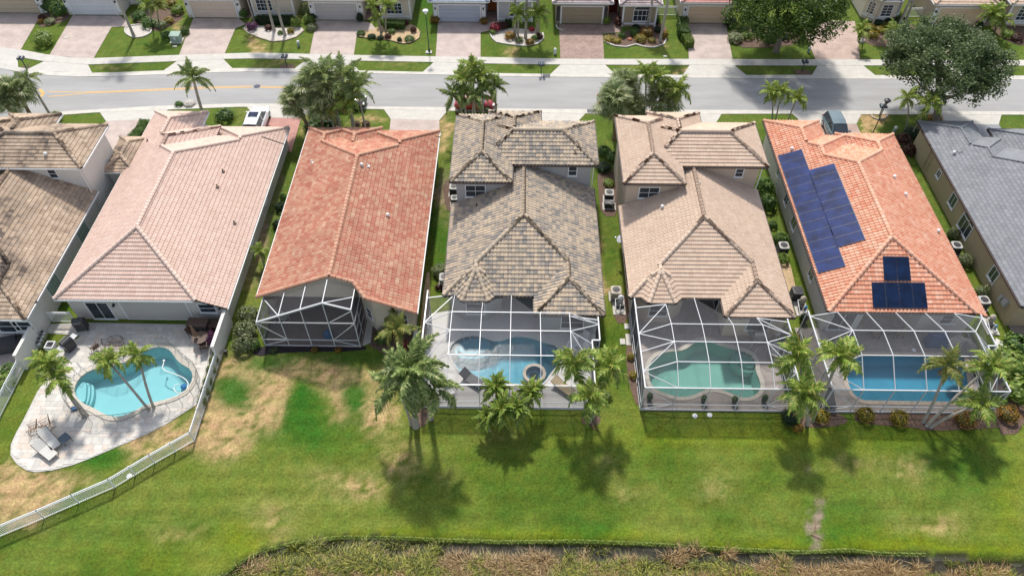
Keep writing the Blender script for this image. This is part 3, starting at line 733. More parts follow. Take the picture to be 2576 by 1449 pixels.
NK = [(0,172.5),(50,184),(112,191),(225,195),(350,191),(500,185),(644,181),(894,185.5),(1144,190),(1288,194),(1538,196),(1932,198.7),(2576,202)]
NB = [(0,161),(50,172.5),(125,181),(225,186),(410,179),(585,172.5),(739,174),(903,179),(1063,182.5),(1229,185.5),(1384,187.5),(1550,189),(1717,190),(1878,190.5),(2042,190),(2576,192)]
SU = [(0,120),(52,126),(124,140),(175,146),(235,148),(450,140),(644,134),(779,137.5),(890,140),(1096,143.7),(1209,145),(1410,149.5),(1520,150),(1730,150),(1932,150.7),(2539,152.5)]
SL = [(0,135),(44,144),(110,156),(222,164),(445,155.5),(562,150),(644,148.5),(770,151),(883,154),(1091,158),(1204,161),(1288,162.5),(1410,164),(1522,164.5),(1735,165),(1848,166),(2576,167)]
SK = [(0,303),(100,288),(155,282),(275,275),(400,267.5),(644,261),(869,269),(1106,271),(1288,275),(1932,279),(2576,282)]
SB = [(0,313),(100,298),(160,290),(250,283.7),(430,277),(620,269.5),(760,272),(916,275.5),(1126,280),(1358,285),(1473,287),(1628,288),(1815,288),(1993,287.5),(2167,289),(2576,290)]
def strip(name, A, B, z, m, step, label=None, pieces=None, x0=-56, x1=62, th=0.0):
    pr = xalign(A, B, step); 
    if not pieces:
        mb = MB()
        for (a, b), (c, d) in zip(pr, pr[1:]): mb.face([(b.x, b.y, z), (d.x, d.y, z), (c.x, c.y, z), (a.x, a.y, z)])
        return tag(mb.build(name, m), kind='structure')
    o = MB()
    for (a, b), (c, d) in zip(pr, pr[1:]): o.face([(b.x, b.y, z-.012), (d.x, d.y, z-.012), (c.x, c.y, z-.012), (a.x, a.y, z-.012)])
    base = tag(o.build(name, K['slab']), kind='structure'); WM[base.name] = I4.copy()
    for (a, b), (c, d) in zip(pr, pr[1:]):
        if a.x < x0 or c.x > x1: continue
        g = .012; u = (c-a).normalized()*g; w = (d-b).normalized()*g
        q = [b+w, d-w, c-u, a+u]; lo = [Vector((p.x, p.y, z-.05)) for p in q]; hi = [Vector((p.x, p.y, z+random.uniform(0, .003))) for p in q]
        mb = MB(); mb.add(lo+hi, [(4,5,6,7), (0,1,5,4), (1,2,6,5), (2,3,7,6), (3,0,4,7)]); att(pieces, mb, base, m=m)
    return base
aNK, aNB = ribbon_px(NK, NB, 0); aSU, aSL = ribbon_px(SU, SL, 0); aSK, aSB = ribbon_px(SK, SB, 0)
strip('road', aNK, aSK, .022, K['asphalt'], 1.0)
strip('north_kerb', aNB, aNK, .05, K['kerb'], 3.0, pieces='kerb_segment')
strip('south_kerb', aSK, aSB, .05, K['kerb'], 3.0, pieces='kerb_segment')
strip('pavement', aSU, aSL, .055, K['concrete'], 1.45, pieces='paving_slab')
# aprons and driveways
def sheet(name, px, z, m, side=True): return tag(flat_poly(GS(px), z, z1=-.02).build(name, m), kind='structure')
AP = [[(-30,130),(0,135),(44,144),(46,171),(0,161),(-30,150)], [(111,156),(222,164),(233,187),(68,176)], [(445,155.5),(562,150),(585,173),(410,180)], [(770,151),(883,154),(903,179.5),(739,176)], [(1091,158),(1204,161),(1229,186.5),(1063,183)], [(1410,164),(1522,164.5),(1550,190),(1384,188.5)], [(1735,165),(1848,166),(1878,191),(1717,190.5)], [(2057,166),(2171,166),(2202,191),(2042,190.5)], [(2392,167),(2510,167),(2540,191.5),(2380,191)],
      [(251,283),(425,276.5),(385,301),(267,306)], [(620,269),(796,272.5),(758,298),(645,297)], [(966,276.5),(1126,279.5),(1105,304),(983,300.5)], [(1330,284),(1473,286.5),(1454,307),(1340,307)], [(1660,288),(1815,288),(1800,312),(1690,312)], [(1993,287),(2167,288.5),(2154,312.5),(2019,311.5)], [(2354,289.5),(2519,290),(2512,314.5),(2380,313)]]
for a in AP: sheet('driveway_apron', a, .04, K['concrete'])
DR = [([(-60,35),(105,35),(52,127),(0,121),(-60,110)], 'paver_pink'), ([(183,40),(302,41),(325,58),(320,68),(281,69),(235,149),(124,141)], 'paver_pink'), ([(487,47),(600,48),(618,62),(592,73),(565,137),(450,141)], 'paver_pink'), ([(796,53),(905,53),(935,60),(945,75),(899,80),(890,141),(779,138.5)], 'paver_pink'),
      ([(1102,58),(1209,58),(1225,20),(1250,20),(1250,74),(1209,83),(1209,146),(1096,144.5)], 'paver_pink'), ([(1406,62),(1513,63),(1545,5),(1562,5),(1562,82),(1516,86),(1520,151),(1410,150.5)], 'paver_brown'), ([(1728,61),(1826,61),(1843,151.5),(1733,151.5)], 'paver_pink'), ([(2010,50),(2150,55),(2158,95),(2163,152),(2052,152)], 'paver_tan'), ([(2349,65),(2463,65),(2505,153.5),(2390,153.5)], 'paver_tan'),
      ([(267,305),(386,300),(330,380),(240,375)], 'paver_pink'), ([(645,296),(758,297),(733,385),(640,330)], 'paver_red'), ([(983,300),(1105,303),(1106,345),(978,345)], 'paver_pink'), ([(1340,306),(1454,306),(1460,330),(1340,330)], 'paver_pink'), ([(1690,311),(1800,311),(1800,335),(1690,335)], 'paver_pink'), ([(2019,310.5),(2154,311.5),(2172,352),(2024,352)], 'paver_tan'), ([(2380,312),(2512,313.5),(2532,345),(2440,345)], 'solar_grey')]
K['solar_grey'] = M('painted_drive', (.24, .25, .27), .8, .06, 1)
for a, mk in DR: sheet('driveway', a, .034, K[mk])
# road paint, drains, manhole
def line_px(name, pts, w, z=.027):
    P = [Vector((p.x, p.y, z)) for p in GS(pts)]; mb = MB()
    for a, b in zip(P, P[1:]):
        d = (b-a).normalized(); n = Vector((-d.y, d.x, 0))*w/2; mb.face([a-n, b-n, b+n, a+n])
    return tag(mb.build(name, K['yellow']), kind='structure')
for dy in (-1.3, 1.3):
    line_px('road_marking', [(210,234.5+dy),(280,232+dy),(350,229+dy),(500,222.5+dy),(635,219+dy)], .11)
    line_px('road_marking', [(655,220+dy),(760,221.5+dy),(860,222+dy)], .11)
line_px('road_marking', [(122,231),(165,232.5),(208,233.5)], .11); line_px('road_marking', [(122,244),(165,241),(208,236)], .11); line_px('road_marking', [(100,226),(110,236),(100,246)], .3)
g = G(647, 218.5); top('manhole_cover', MB().lathe((g.x, g.y, .022), [(.36, 0), (.36, .008), (.3, .012)], 16), K['solar_frame'], 'round metal manhole cover in the road at the end of the yellow lines', 'manhole cover')
for (px, py, t_) in ((1374.5, 192, 'dark storm drain grate in the far gutter below the double mailbox'), (1487, 281, 'dark storm drain grate in the near gutter beside the black car')):
    g = G(px, py); r_ = root('storm_drain', (g.x, g.y, .05), t_, 'storm drain', 'storm drains in the gutters'); mb = MB(); mb.box((g.x-.42, g.y-.32, .05), (g.x+.42, g.y+.32, .058)); att('drain_plate', mb, r_, m=K['dark'])
    s_ = MB()
    for i in range(6): s_.box((g.x-.4+i*.15, g.y-.3, .058), (g.x-.34+i*.15, g.y+.3, .066))
    att('grate_bars', s_, r_, m=K['solar_frame'])
# planting beds and side strips (pixel outlines)
BEDS = [
 ('stone_bed', [(313,75),(325,66),(355,63),(378,70),(383,82),(365,93),(338,97),(318,88)], 'stone_bed', 'oval white stone bed round the tall palm in the second far garden'),
 ('planting_bed', [(330,30),(400,25),(460,15),(462,45),(440,60),(420,72),(390,82),(370,70),(345,60),(325,45)], 'mulch', 'dark mulch bed full of shrubs in the second far garden'),
 ('stone_bed', [(622,62),(650,66),(690,70),(720,72),(755,65),(765,78),(745,95),(715,104),(685,106),(655,97),(625,85),(612,72)], 'stone_bed', 'pale stone bed with kidney outline under the twin palms'),
 ('sandy_bed', [(900,82),(935,74),(960,66),(1010,62),(1040,62),(1058,80),(1055,98),(1035,110),(1010,112),(985,104),(950,100),(920,97),(898,94)], 'sand_bed', 'sandy bed with dark edging and sparse shrubs beside the driveway'),
 ('stone_bed', [(1232,85),(1252,76),(1290,72),(1330,75),(1365,84),(1368,98),(1352,112),(1320,117),(1280,113),(1250,108),(1238,98)], 'stone_bed', 'half round white stone bed crowded with palms and crotons'),
 ('planting_bed', [(1517,88),(1562,86),(1600,70),(1650,60),(1675,62),(1678,95),(1670,113),(1645,121),(1620,119),(1600,113),(1575,120),(1545,117),(1519,107)], 'mulch', 'wavy mulch bed with pale kerb stones in front of the arched window'),
 ('planting_bed', [(1705,45),(1728,45),(1742,110),(1725,118),(1712,110)], 'mulch', 'narrow hedge bed left of the cream garage driveway'),
 ('planting_bed', [(1830,70),(2010,70),(2015,110),(1950,122),(1840,120)], 'mulch', 'shaded leaf litter bed under the bright green tree'),
 ('planting_bed', [(2165,60),(2300,55),(2330,110),(2290,122),(2200,118),(2170,105)], 'mulch', 'mulch bed with yellow crotons below the bay window'),
 ('planting_bed', [(2480,60),(2560,55),(2600,100),(2576,120),(2520,100)], 'mulch', 'mulch bed at the far right corner of the photo'),
 ('planting_bed', [(100,35),(170,25),(178,50),(140,62),(110,70),(95,66)], 'mulch', 'mulch bed with shrubs between the first two far garages'),
 ('planting_bed', [(633,868),(920,868),(922,884),(700,886),(640,900)], 'mulch_dark', 'black mulch strip in front of the dark screened lanai'),
 ('planting_bed', [(915,815),(1040,815),(1040,905),(985,905),(950,880),(925,868)], 'mulch', 'mulch corner bed with croton behind the red roofed house'),
 ('side_path', [(1070,685),(1085,685),(1072,900),(1050,900)], 'sand_bed', 'brown gravel side strip beside the grey deck enclosure'),
 ('planting_bed', [(1035,1010),(1080,1020),(1095,1045),(1060,1078),(1035,1075)], 'mulch', 'mulch ring at the foot of the big foxtail palm'),
 ('planting_bed', [(1465,1035),(1500,1030),(1515,1062),(1485,1075),(1460,1062)], 'mulch', 'mulch ring under the palm trio beside the screened pools'),
 ('planting_bed', [(1572,868),(1592,868),(1612,1020),(1600,1020),(1580,960)], 'mulch', 'narrow mulch strip with yellow shrubs along the green pool enclosure'),
 ('planting_bed', [(1970,1035),(2080,1035),(2110,1040),(2140,1060),(2095,1075),(1985,1075),(1968,1055)], 'mulch', 'mulch bed with palms at the corner between the two screened pools'),
 ('planting_bed', [(2150,1036),(2480,1040),(2560,1030),(2560,1070),(2490,1078),(2330,1085),(2300,1075),(2150,1065)], 'mulch', 'mulch bed of crotons along the blue pool enclosure'),
 ('planting_bed', [(1112,455),(1148,455),(1150,525),(1132,535),(1120,520)], 'mulch', 'bare mulch strip round the air conditioner of the grey-tan roofed house'),
 ('planting_bed', [(1502,430),(1555,430),(1558,545),(1512,545),(1505,480)], 'mulch', 'mulch side strip between the two tall houses'),
 ('side_path', [(1955,640),(1982,640),(2010,760),(1990,760)], 'sand_bed', 'gravel strip beside the orange roofed house'),
 ('planting_bed', [(1540,740),(1582,740),(1580,815),(1545,812)], 'mulch', 'dirt strip behind the pool pump'),
 ('stone_slab', [(2505,850),(2540,872),(2530,905),(2500,880)], 'deck_grey', 'pale concrete walk at the back corner of the slate roofed house'),
 ('side_path', [(2498,880),(2530,905),(2576,990),(2576,1090),(2500,1095)], 'mulch', 'leafy bed under the bright green shrubs at the right edge'),
]
for i, (nm, px, mk, lb) in enumerate(BEDS):
    P = [Vector((p.x, p.y, 0)) for p in GS(px)]
    if nm != 'stone_slab' : P = smooth_loop(P, 2)
    o = flat_poly(P, .028+.001*(i % 4)).build('planting_bed' if nm == 'sandy_bed' else nm, K[mk]); tag(o, kind='structure')
def edging(px, label, close=True, mk='edging', w=.16, h=.12, step=.32):
    P = smooth_loop([Vector((p.x, p.y, 0)) for p in GS(px)], 2) if close else [Vector((p.x, p.y, 0)) for p in GS(px)]
    if close: P = P+[P[0]]
    t_ = root('bed_edging', tuple(P[0]), label, 'edging')
    Q = resample(P, step=step)
    for a, b in zip(Q, Q[1:]):
        mb = MB(); m_ = (a+b)/2; an = math.atan2(b.y-a.y, b.x-a.x); mb.cbox((m_.x, m_.y, h/2), ((b-a).length*.94, w*random.uniform(.85, 1.15), h*random.uniform(.85, 1.15)), an+random.uniform(-.06, .06)); att('edging_stone', mb, t_, m=K[mk])
edging([(612,72),(625,85),(655,97),(685,106),(715,104),(745,95),(765,78)], 'low stone border round the kidney shaped bed of the twin palms', False)
edging([(1519,105),(1545,117),(1575,120),(1600,113),(1620,119),(1645,121),(1670,113),(1678,95)], 'wavy pale kerb stone border of the bed before the arched window', False, 'kerb')
edging(BEDS[0][1], 'ring of white stones round the oval bed of the tall palm', True, 'kerb')
edging([(1232,85),(1238,98),(1250,108),(1280,113),(1320,117),(1352,112),(1368,98),(1365,84)], 'pale stone border of the half round palm bed', False, 'kerb')
edging([(898,94),(920,97),(950,100),(985,104),(1010,112),(1035,110),(1055,98),(1058,80)], 'thin dark border of the sandy shrub bed', False, 'frame_dark', .06, .1, .5)
edging([(1400,63),(1400,70),(1407,76),(1417,78)], 'small curved kerb at the left of the brown driveway', False, 'kerb')
edging([(2196,288),(2190,294),(2200,299),(2212,302),(2226,299),(2232,292)], 'stone ring under the double mailbox by the black lamp', False)

# ------------------------------------------------------------------ near houses
def onroof(px, py, comps):
    z = 4.0
    for _ in range(12):
        g = G(px, py, z); z = height(comps, g.x, g.y, z)*.7+z*.3
    g = G(px, py, z); return g.x, g.y, height(comps, g.x, g.y, z)
S = .45
def two_storey(L, dy, label, wallm, kind, roofm, gut, group=None, z2=6.0):
    R = L+12.25; Y = lambda y: y+dy
    h = root('two_storey_house', (L+6.1, Y(46), 0), label, 'house', group)
    pl = [plane(L, 0, 1, 0, 3, S), plane(R, 0, -1, 0, 3, S), plane(0, Y(36.6), 0, 1, 3, S)]
    low = [(rect(L, Y(36.6), L+5.0, Y(46.85)), pl), (rect(L+5.0, Y(36.6), R, Y(49.05)), pl)]
    c = L+2.45; r = 2.42; k = r*.414; by = Y(36.05)
    foot = [(c-r, by+r-k), (c-k, by), (c+k, by), (c+r, by+r-k), (c+r, by+5.2), (c-r, by+5.2)]
    low.append(hip(foot, 3.0, S, skip=(4,)))
    low.append(hip(rect(R-5.25, Y(34.8), R, Y(41.5)), 3.0, S, skip=(2,)))
    up = [hip(rect(L+.05, Y(46.3), L+5.1, Y(55.4)), z2, S), hip(rect(L+2.2, Y(48.55), R+.1, Y(54.5)), z2, S), hip(rect(L+2.95, Y(50), L+7.6, Y(55.95)), z2, S)]
    ex = ((L-.2, Y(46.9), L+5.0, Y(60)), (L+4.9, Y(49.1), R+1, Y(60)))
    build_roof(h, [low, up], kind, roofm, excl=ex, gutter=gut)
    W1 = [(L+.4, Y(47)), (L+.4, Y(37.5)), (L+1.55, Y(36.5)), (L+3.3, Y(36.5)), (L+4.45, Y(37.5)), (L+4.45, Y(40.6)), (R-4.85, Y(40.6)), (R-4.85, Y(35.25)), (R-.4, Y(35.25)), (R-.4, Y(49.1))]
    build_walls(h, low, W1, 0, wallm, closed=False)
    W2 = [(L+.45, Y(55)), (L+.45, Y(46.8)), (L+4.7, Y(46.8)), (L+4.7, Y(49.0)), (R-.35, Y(49.0)), (R-.35, Y(54.1)), (L+7.2, Y(54.1)), (L+7.2, Y(55.5)), (L+3.3, Y(55.5)), (L+3.3, Y(55))]
    build_walls(h, up, W2, 0, wallm, default=z2)
    # rear ground floor openings
    window(h, L+2.42, Y(36.5), -math.pi/2, 1.5, .9, 1.35, 1, 2); window(h, R-2.3, Y(35.25), -math.pi/2, 1.8, .8, 1.5, 1, 2)
    window(h, (L+4.45+R-4.85)/2, Y(40.6), -math.pi/2, 2.4, .05, 2.2, 2, 1, name='sliding_door')
    window(h, R-4.85, Y(38.6), math.pi, 2.0, .05, 2.1, 2, 1, name='sliding_door'); window(h, L+4.45, Y(39.2), 0, 1.0, .05, 2.1, 1, 1, name='sliding_door')
    return h, low, up
hD, lowD, upD = two_storey(-5.8, 0, 'two-storey house with blended grey and tan barrel tile roof, middle of the near row', K['stucco_bluegrey'], 's', RT['h4'], 'frame_dark')
hE, lowE, upE = two_storey(8.5, 0, 'two-storey house with sand coloured tile roof and tan walls, right of the grey-tan roofed one', K['stucco_tan'], 'w', RT['h5'], 'frame_dark')
hA, lowA, upA = two_storey(-49.15, -1, 'two-storey house with weathered brown tile roof at the left edge, partly cut off', K['stucco_white'], 'w', RT['h0'], 'soffit')
# upper windows of the grey-tan, sand and brown houses
window(hD, -3.75, 46.8, -math.pi/2, 1.75, 3.9, 1.35, 2, 2); window(hD, 4.5, 49.0, -math.pi/2, .8, 4.45, 1.1, 1, 2, label='narrow upper window with green tinted panes')
window(hE, 10.85, 46.8, -math.pi/2, 1.75, 3.95, 1.25, 2, 2); window(hE, 18.75, 49.0, -math.pi/2, .75, 4.5, .95, 1, 2)
window(hA, -39.9, 48.0, -math.pi/2, .8, 4.5, 1.0, 1, 2)
for px, py in ((1199, 519), (1446, 384)): x, y, z = onroof(px, py, upD if py < 400 else lowD); roof_vent(hD, x, y, z, 'pipe', 'bronze')
for px, py in ((1665, 524), (1763, 445)): x, y, z = onroof(px, py, lowE); roof_vent(hE, x, y, z)
x, y, z = onroof(117, 392, upA); roof_vent(hA, x, y, z); x, y, z = onroof(68, 456, lowA); roof_vent(hA, x, y, z)
downspout(hD, 6.25, 48.9, 5.95); downspout(hE, 20.55, 48.9, 5.95, 'soffit'); downspout(hE, 14.9, 49.0-2.25, 5.9); downspout(hA, -37.2, 47.7, 5.95)
downspout(hE, 8.95, 35.9, 2.9, foot=(-1, 0)); downspout(hE, 13.3, 46.75, 5.9)
# H0: patio side window, glass block windows on its long wall, low front wing
window(hA, -38.0, 34.25, -math.pi/2, 1.5, 1.0, 1.2, 1, 2)
for yy in (44.3, 38.3):
    Wm = Matrix.Translation((-37.3, yy, 1.15)) @ Matrix.Rotation(math.pi/2, 4, 'Z'); f = MB(); g = MB()
    for i in range(5):
        for j in range(5): g.box((-.8+i*.32, -.03, j*.24), (-.8+i*.32+.29, .02, j*.24+.21))
    f.box((-.88, -.02, -.07), (.88, .01, 1.26)); o = att('window', f, hA, Wm, K['white'], 'glass block window'); att('glass_blocks', g, o, Wm, M('glass_block_%d' % int(yy), (.22, .30, .27), .2, .1, 5))
wing = [hip(rect(-42, 51.9, -37.2, 56.0), 3.0, S), hip(rect(-37.6, 50.6, -34.6, 55.6), 3.0, S)]
build_roof(hA, [[wing[1]]], 'w', RT['h0'], gutter='soffit'); build_walls(hA, [wing[1]], rect(-37.2, 50.9, -34.9, 55.2), 0, K['stucco_white'])

# single-storey houses with a long ridge
def long_house(Lx, Rx, ridge, zr, yb, yf, zR, comps_front, wallpoly, label, wallm, kind, roofm, gut, name='single_storey_house', ymax=999):
    h = root(name, ((Lx+Rx)/2, 46, 0), label, 'house')
    pl = [plane(Lx, 0, 1, 0, 3, S), plane(Rx, 0, -1, 0, zR, S), plane(0, yb, 0, 1, 3, S), plane(0, yf, 0, -1, 3, S)]
    comps = [(rect(Lx, yb, Rx, yf), pl)]+comps_front
    build_roof(h, [comps], kind, roofm, gutter=gut)
    build_walls(h, comps, wallpoly, 0, wallm)
    return h, comps
# salmon house
fr = [hip(rect(-29.4, 50, -22.6, 58.5), 2.05, S, skip=(0,)), hip(rect(-35.6, 50, -30.5, 59.6), 3.0, S, skip=(0,)), hip(rect(-35.6, 46, -28.65, 57.3), 3.0, S, skip=(0,))]
wp = [(-35.2, 59.2), (-35.2, 36.25), (-22.95, 36.25), (-22.95, 58.1), (-29, 58.1), (-29, 56.9), (-30.9, 56.9), (-30.9, 59.2)]
hB, cB = long_house(-35.6, -22.6, -30.16, 5.45, 35.8, 55.85, 2.05, fr, wp, 'single-storey house with pale salmon tile roof, white walls and open pool behind', K['stucco_grey'], 'w', RT['h1'], 'soffit')
mb = MB(); mb.box((-31.15, 36.2, 2.72), (-25.9, 36.26, 2.80)); mb.box((-31.2, 36.2, 0.05), (-31.12, 36.26, 2.80)); mb.box((-25.95, 36.2, .05), (-25.87, 36.26, 2.80)); mb.box((-31.2, 36.19, 0.05), (-25.87, 36.26, .12))
att('shutter_track', mb, hB, m=K['white'])
att('recessed_panel', MB().box((-31.1, 36.21, .14), (-25.97, 36.255, 2.7)), hB, m=K['stucco_band'])
window(hB, -33.0, 36.25, -math.pi/2, 1.85, .05, 2.1, 2, 1, name='sliding_door'); window(hB, -33.0, 36.25, -math.pi/2, 1.9, 2.35, .35, 1, 1)
window(hB, -24.4, 36.25, -math.pi/2, 1.35, 1.0, 1.1, 1, 2)
sconce(hB, -31.6, 36.2, 1.9, -math.pi/2); sconce(hB, -23.35, 36.2, 1.7, -math.pi/2)
downspout(hB, -22.9, 36.1, 2.0, foot=(.2, -1)); 
for px, py in ((561, 432), (547, 471), (590, 562), (372, 356)): x, y, z = onroof(px, py, cB); roof_vent(hB, x, y, z, 'pipe', 'bronze')
window(hB, -22.93, 44.0, 0, .9, 1.0, .9, 1, 2); window(hB, -22.93, 49.0, 0, .9, 1.0, .9, 1, 2)
# red blend house, gable over the lanai
S3_ = .42
hC = root('single_storey_house', (-14, 46, 0), 'single-storey house with mottled red tile roof and open gable over a screened lanai', 'house')
plC = [plane(-20.1, 0, 1, 0, 3, S3_), plane(-7.72, 0, -1, 0, 2.85, S3_), plane(0, 56.1, 0, -1, 3, S3_)]
cC = [(rect(-20.1, 36.2, -12.4, 56.1), plC), ([(-12.4, 36.2), (-11.4, 35.0), (-7.72, 34.9), (-7.72, 56.1), (-12.4, 56.1)], plC),
      hip(rect(-14.2, 49, -7.72, 57.1), 2.85, S3_, skip=(0,)), hip(rect(-17.5, 49, -13.2, 57.3), 3.0, S3_, skip=(0,)), hip(rect(-20.1, 50, -16.2, 57.2), 3.0, S3_, skip=(0,))]
z_ = lambda x: min(3+S3_*(x+20.1), 2.85+S3_*(-7.72-x))
xr = (-20.1-7.72)/2-.18
rk = [((-20.1, 36.22, z_(-20.1)), (xr, 36.22, z_(xr))), ((-12.4, 36.22, z_(-12.4)), (xr, 36.22, z_(xr))), ((-11.4, 35.02, z_(-11.4)), (-12.4, 36.22, z_(-12.4))), ((-7.72, 34.92, z_(-7.72)), (-11.4, 35.02, z_(-11.4)))]
build_roof(hC, [cC], 'w', RT['h3'], gutter='soffit', rakes=rk)
build_walls(hC, cC, [(-19.75, 57), (-19.75, 36.5)], 0, K['stucco_cream'], closed=False)
build_walls(hC, cC, [(-19.75, 36.5), (-12.15, 36.5)], 2.75, K['stucco_cream'], name='gable_wall', closed=False)
build_walls(hC, cC, [(-12.15, 40.5), (-12.15, 36.5), (-11.1, 35.35), (-8.1, 35.3), (-8.1, 56.8), (-14, 56.8), (-19.75, 56.8)], 0, K['stucco_cream'], closed=False)
build_walls(hC, cC, [(-19.75, 40.5), (-12.15, 40.5)], 0, K['stucco_cream'], closed=False)
att('lanai_ceiling', MB().box((-19.7, 36.55, 2.75), (-12.2, 40.45, 2.85)), hC, m=K['stucco_cream'])
window(hC, -16.6, 40.5, -math.pi/2, 3.4, .05, 2.2, 3, 1, name='sliding_door'); window(hC, -9.3, 35.32, -math.pi/2, 1.5, .95, 1.25, 1, 2); window(hC, -11.6, 35.9, -math.pi*.76, .8, 1.0, 1.2, 1, 2)
for px, py, s in ((785, 410, 'pipe'), (911, 419, 'dome'), (926, 419, 'pipe'), (976, 545, 'dome')): x, y, z = onroof(px, py, cC); roof_vent(hC, x, y, z, s)
# orange house
fr = [hip(rect(30.0, 50, 35.5, 57.6), 2.55, S, skip=(0,)), hip(rect(23.4, 50, 28.6, 58.95), 3.0, S, skip=(0,)), hip(rect(23.4, 46, 30.4, 56.7), 3.0, S, skip=(0,))]
wp = [(23.85, 58.5), (23.85, 35.95), (26.6, 35.95), (26.6, 38.6), (30.2, 38.6), (31.2, 36.1), (35.15, 36.0), (35.15, 57.2), (30.4, 57.2), (30.4, 56.3), (28.2, 56.3), (28.2, 58.5)]
hF, cF = long_house(23.4, 35.5, 28.95, 5.5, 35.4, 55.4, 2.55, fr, wp, 'single-storey house with orange tile roof carrying dark blue solar panels', K['stucco_grey'], 's', RT['h6'], 'frame_dark')
for px, py in ((2248, 449), (2276, 493), (2358, 585), (1991, 379)): x, y, z = onroof(px, py, cF); roof_vent(hF, x, y, z)
for px, py, w, zz, hh in ((1949.5, 436, .7, 1.3, .8), (1966, 501, 1.0, 1.0, 1.2), (1986, 558.5, 1.2, .9, 1.4), (2027, 688.5, 1.1, 1.0, 1.3)):
    g = G(px, py, 1.6); window(hF, 23.85, g.y, math.pi, w, zz, hh, 2, 1)
window(hF, 25.2, 35.95, -math.pi/2, 1.9, .1, 2.1, 2, 1, name='sliding_door'); window(hF, 33.4, 36.05, -math.pi/2, 1.4, .9, 1.1, 1, 2); window(hF, 30.7, 37.3, math.pi*1.12, 1.2, 1.0, 1.1, 1, 2)
# solar arrays
def onplane_(px, py, pl):
    z = 4.0
    for _ in range(60):
        g = G(px, py, z); z = z*.6+ph(pl, g.x, g.y)*.4
    return Vector((g.x, g.y, z))
def panel_grid(label, pl, quad, nu, nv, name, cm='solar'):
    """quad = TL, TR, BR, BL pixels on the roof plane"""
    P = [onplane_(px, py, pl) for px, py in quad]
    TL, TR, BR, BL = P; nrm = (TR-TL).cross(BL-TL).normalized()
    if nrm.z < 0: nrm = -nrm
    t = root(name, tuple((TL+BR)/2), label, 'solar array', 'solar panel arrays on the orange roof')
    for i in range(nu):
        for j in range(nv):
            def q(a, b): return (TL*(1-a)+TR*a)*(1-b)+(BL*(1-a)+BR*a)*b
            e = .006
            c = [q(i/nu+e/nu*2, j/nv+e/nv), q((i+1)/nu-e/nu*2, j/nv+e/nv), q((i+1)/nu-e/nu*2, (j+1)/nv-e/nv), q(i/nu+e/nu*2, (j+1)/nv-e/nv)]
            lo = [p+nrm*.11 for p in c]; hi = [p+nrm*.155 for p in c]; mb = MB()
            mb.add(lo+hi, [(0,1,2,3), (4,5,6,7), (0,1,5,4), (1,2,6,5), (2,3,7,6), (3,0,4,7)])
            o = att('solar_panel', mb, t, m=K['solar_frame'])
            ctr = (c[0]+c[1]+c[2]+c[3])/4; cc = [ctr+(p-ctr)*.965+nrm*.159 for p in c]
            att('cell_sheet', MB().face(cc if (cc[1]-cc[0]).cross(cc[3]-cc[0]).z > 0 else cc[::-1], (i*.37+j*.61) % 1), o, m=K[cm])
    rl = MB()
    for b in (.25, .75):
        rl.bar(TL*(1-b)+TR*b+nrm*.09, BL*(1-b)+BR*b+nrm*.09, .05); 
    att('rail', rl, t, m=K['metal']); return t
panel_grid('long outer row of solar panels nearest the left eave of the orange roof', cF[0][1][0], [(1956, 395), (2018, 378), (2129, 672), (2058, 691)], 1, 13, 'solar_array', 'solar_painted_sky')
panel_grid('shorter inner row of solar panels beside the ridge of the orange roof', cF[0][1][0], [(2031, 432), (2100, 414), (2179, 605), (2104, 627)], 1, 9, 'solar_array', 'solar_painted_sky')
panel_grid('upper pair of solar panels on the rear hip of the orange roof', cF[0][1][2], [(2218, 646), (2284, 647), (2290, 708), (2222, 708)], 2, 1, 'solar_array')
panel_grid('lower line of four solar panels on the rear hip of the orange roof', cF[0][1][2], [(2190, 711), (2324, 712), (2332, 777), (2194, 776)], 4, 1, 'solar_array')
# slate house at the right edge
fr = [hip(rect(38.2, 50, 43.4, 59.1), 3.0, S, skip=(0,)), hip(rect(38.2, 46, 45.3, 56.7), 3.0, S, skip=(0,)), hip(rect(44.5, 50, 51, 58.0), 3, S, skip=(0,))]
wp = [(38.6, 58.7), (38.6, 36.6), (43, 36.6), (43, 39), (50.5, 39), (50.5, 57.5), (45, 57.5), (45, 56.3), (43, 56.3), (43, 58.7)]
hG, cG = long_house(38.2, 51.0, 44, 5.5, 36.1, 55.4, 3.0, fr, wp, 'single-storey house with dark slate roof and olive tan side wall at the right edge', K['stucco_olive'], 'f', RT['h7'], 'frame_dark')
for px, py, w, zz, hh, ar in ((2357, 440, .7, 1.3, .8, False), (2382, 506, 1.1, 1.0, 1.3, False), (2418, 566, 2.0, .7, 1.4, True), (2484.5, 691, 1.1, 1.0, 1.3, False)):
    g = G(px, py, 1.6); window(hG, 38.6, g.y, math.pi, w, zz, hh, 2 if not ar else 3, 1, arch=ar)
x, y, z = onroof(2398, 388, cG); roof_vent(hG, x, y, z)
mb = MB(); mb.box((38.5, 46.1, 2.0), (38.6, 46.2, 2.9)); mb.bar((38.5, 55.5, .3), (38.5, 55.5, 2.6), .06); mb.bar((38.5, 54.9, .3), (38.5, 54.9, 2.2), .05); mb.bar((38.5, 40.2, .4), (38.5, 40.2, 1.2), .06); att('service_pipe', mb, hG, m=K['stucco_olive'])
att('meter_box', MB().box((38.35, 37.6, 1.1), (38.6, 38.1, 1.7)).box((38.35, 38.3, .9), (38.6, 38.6, 1.5)), hG, m=K['ac_white'])

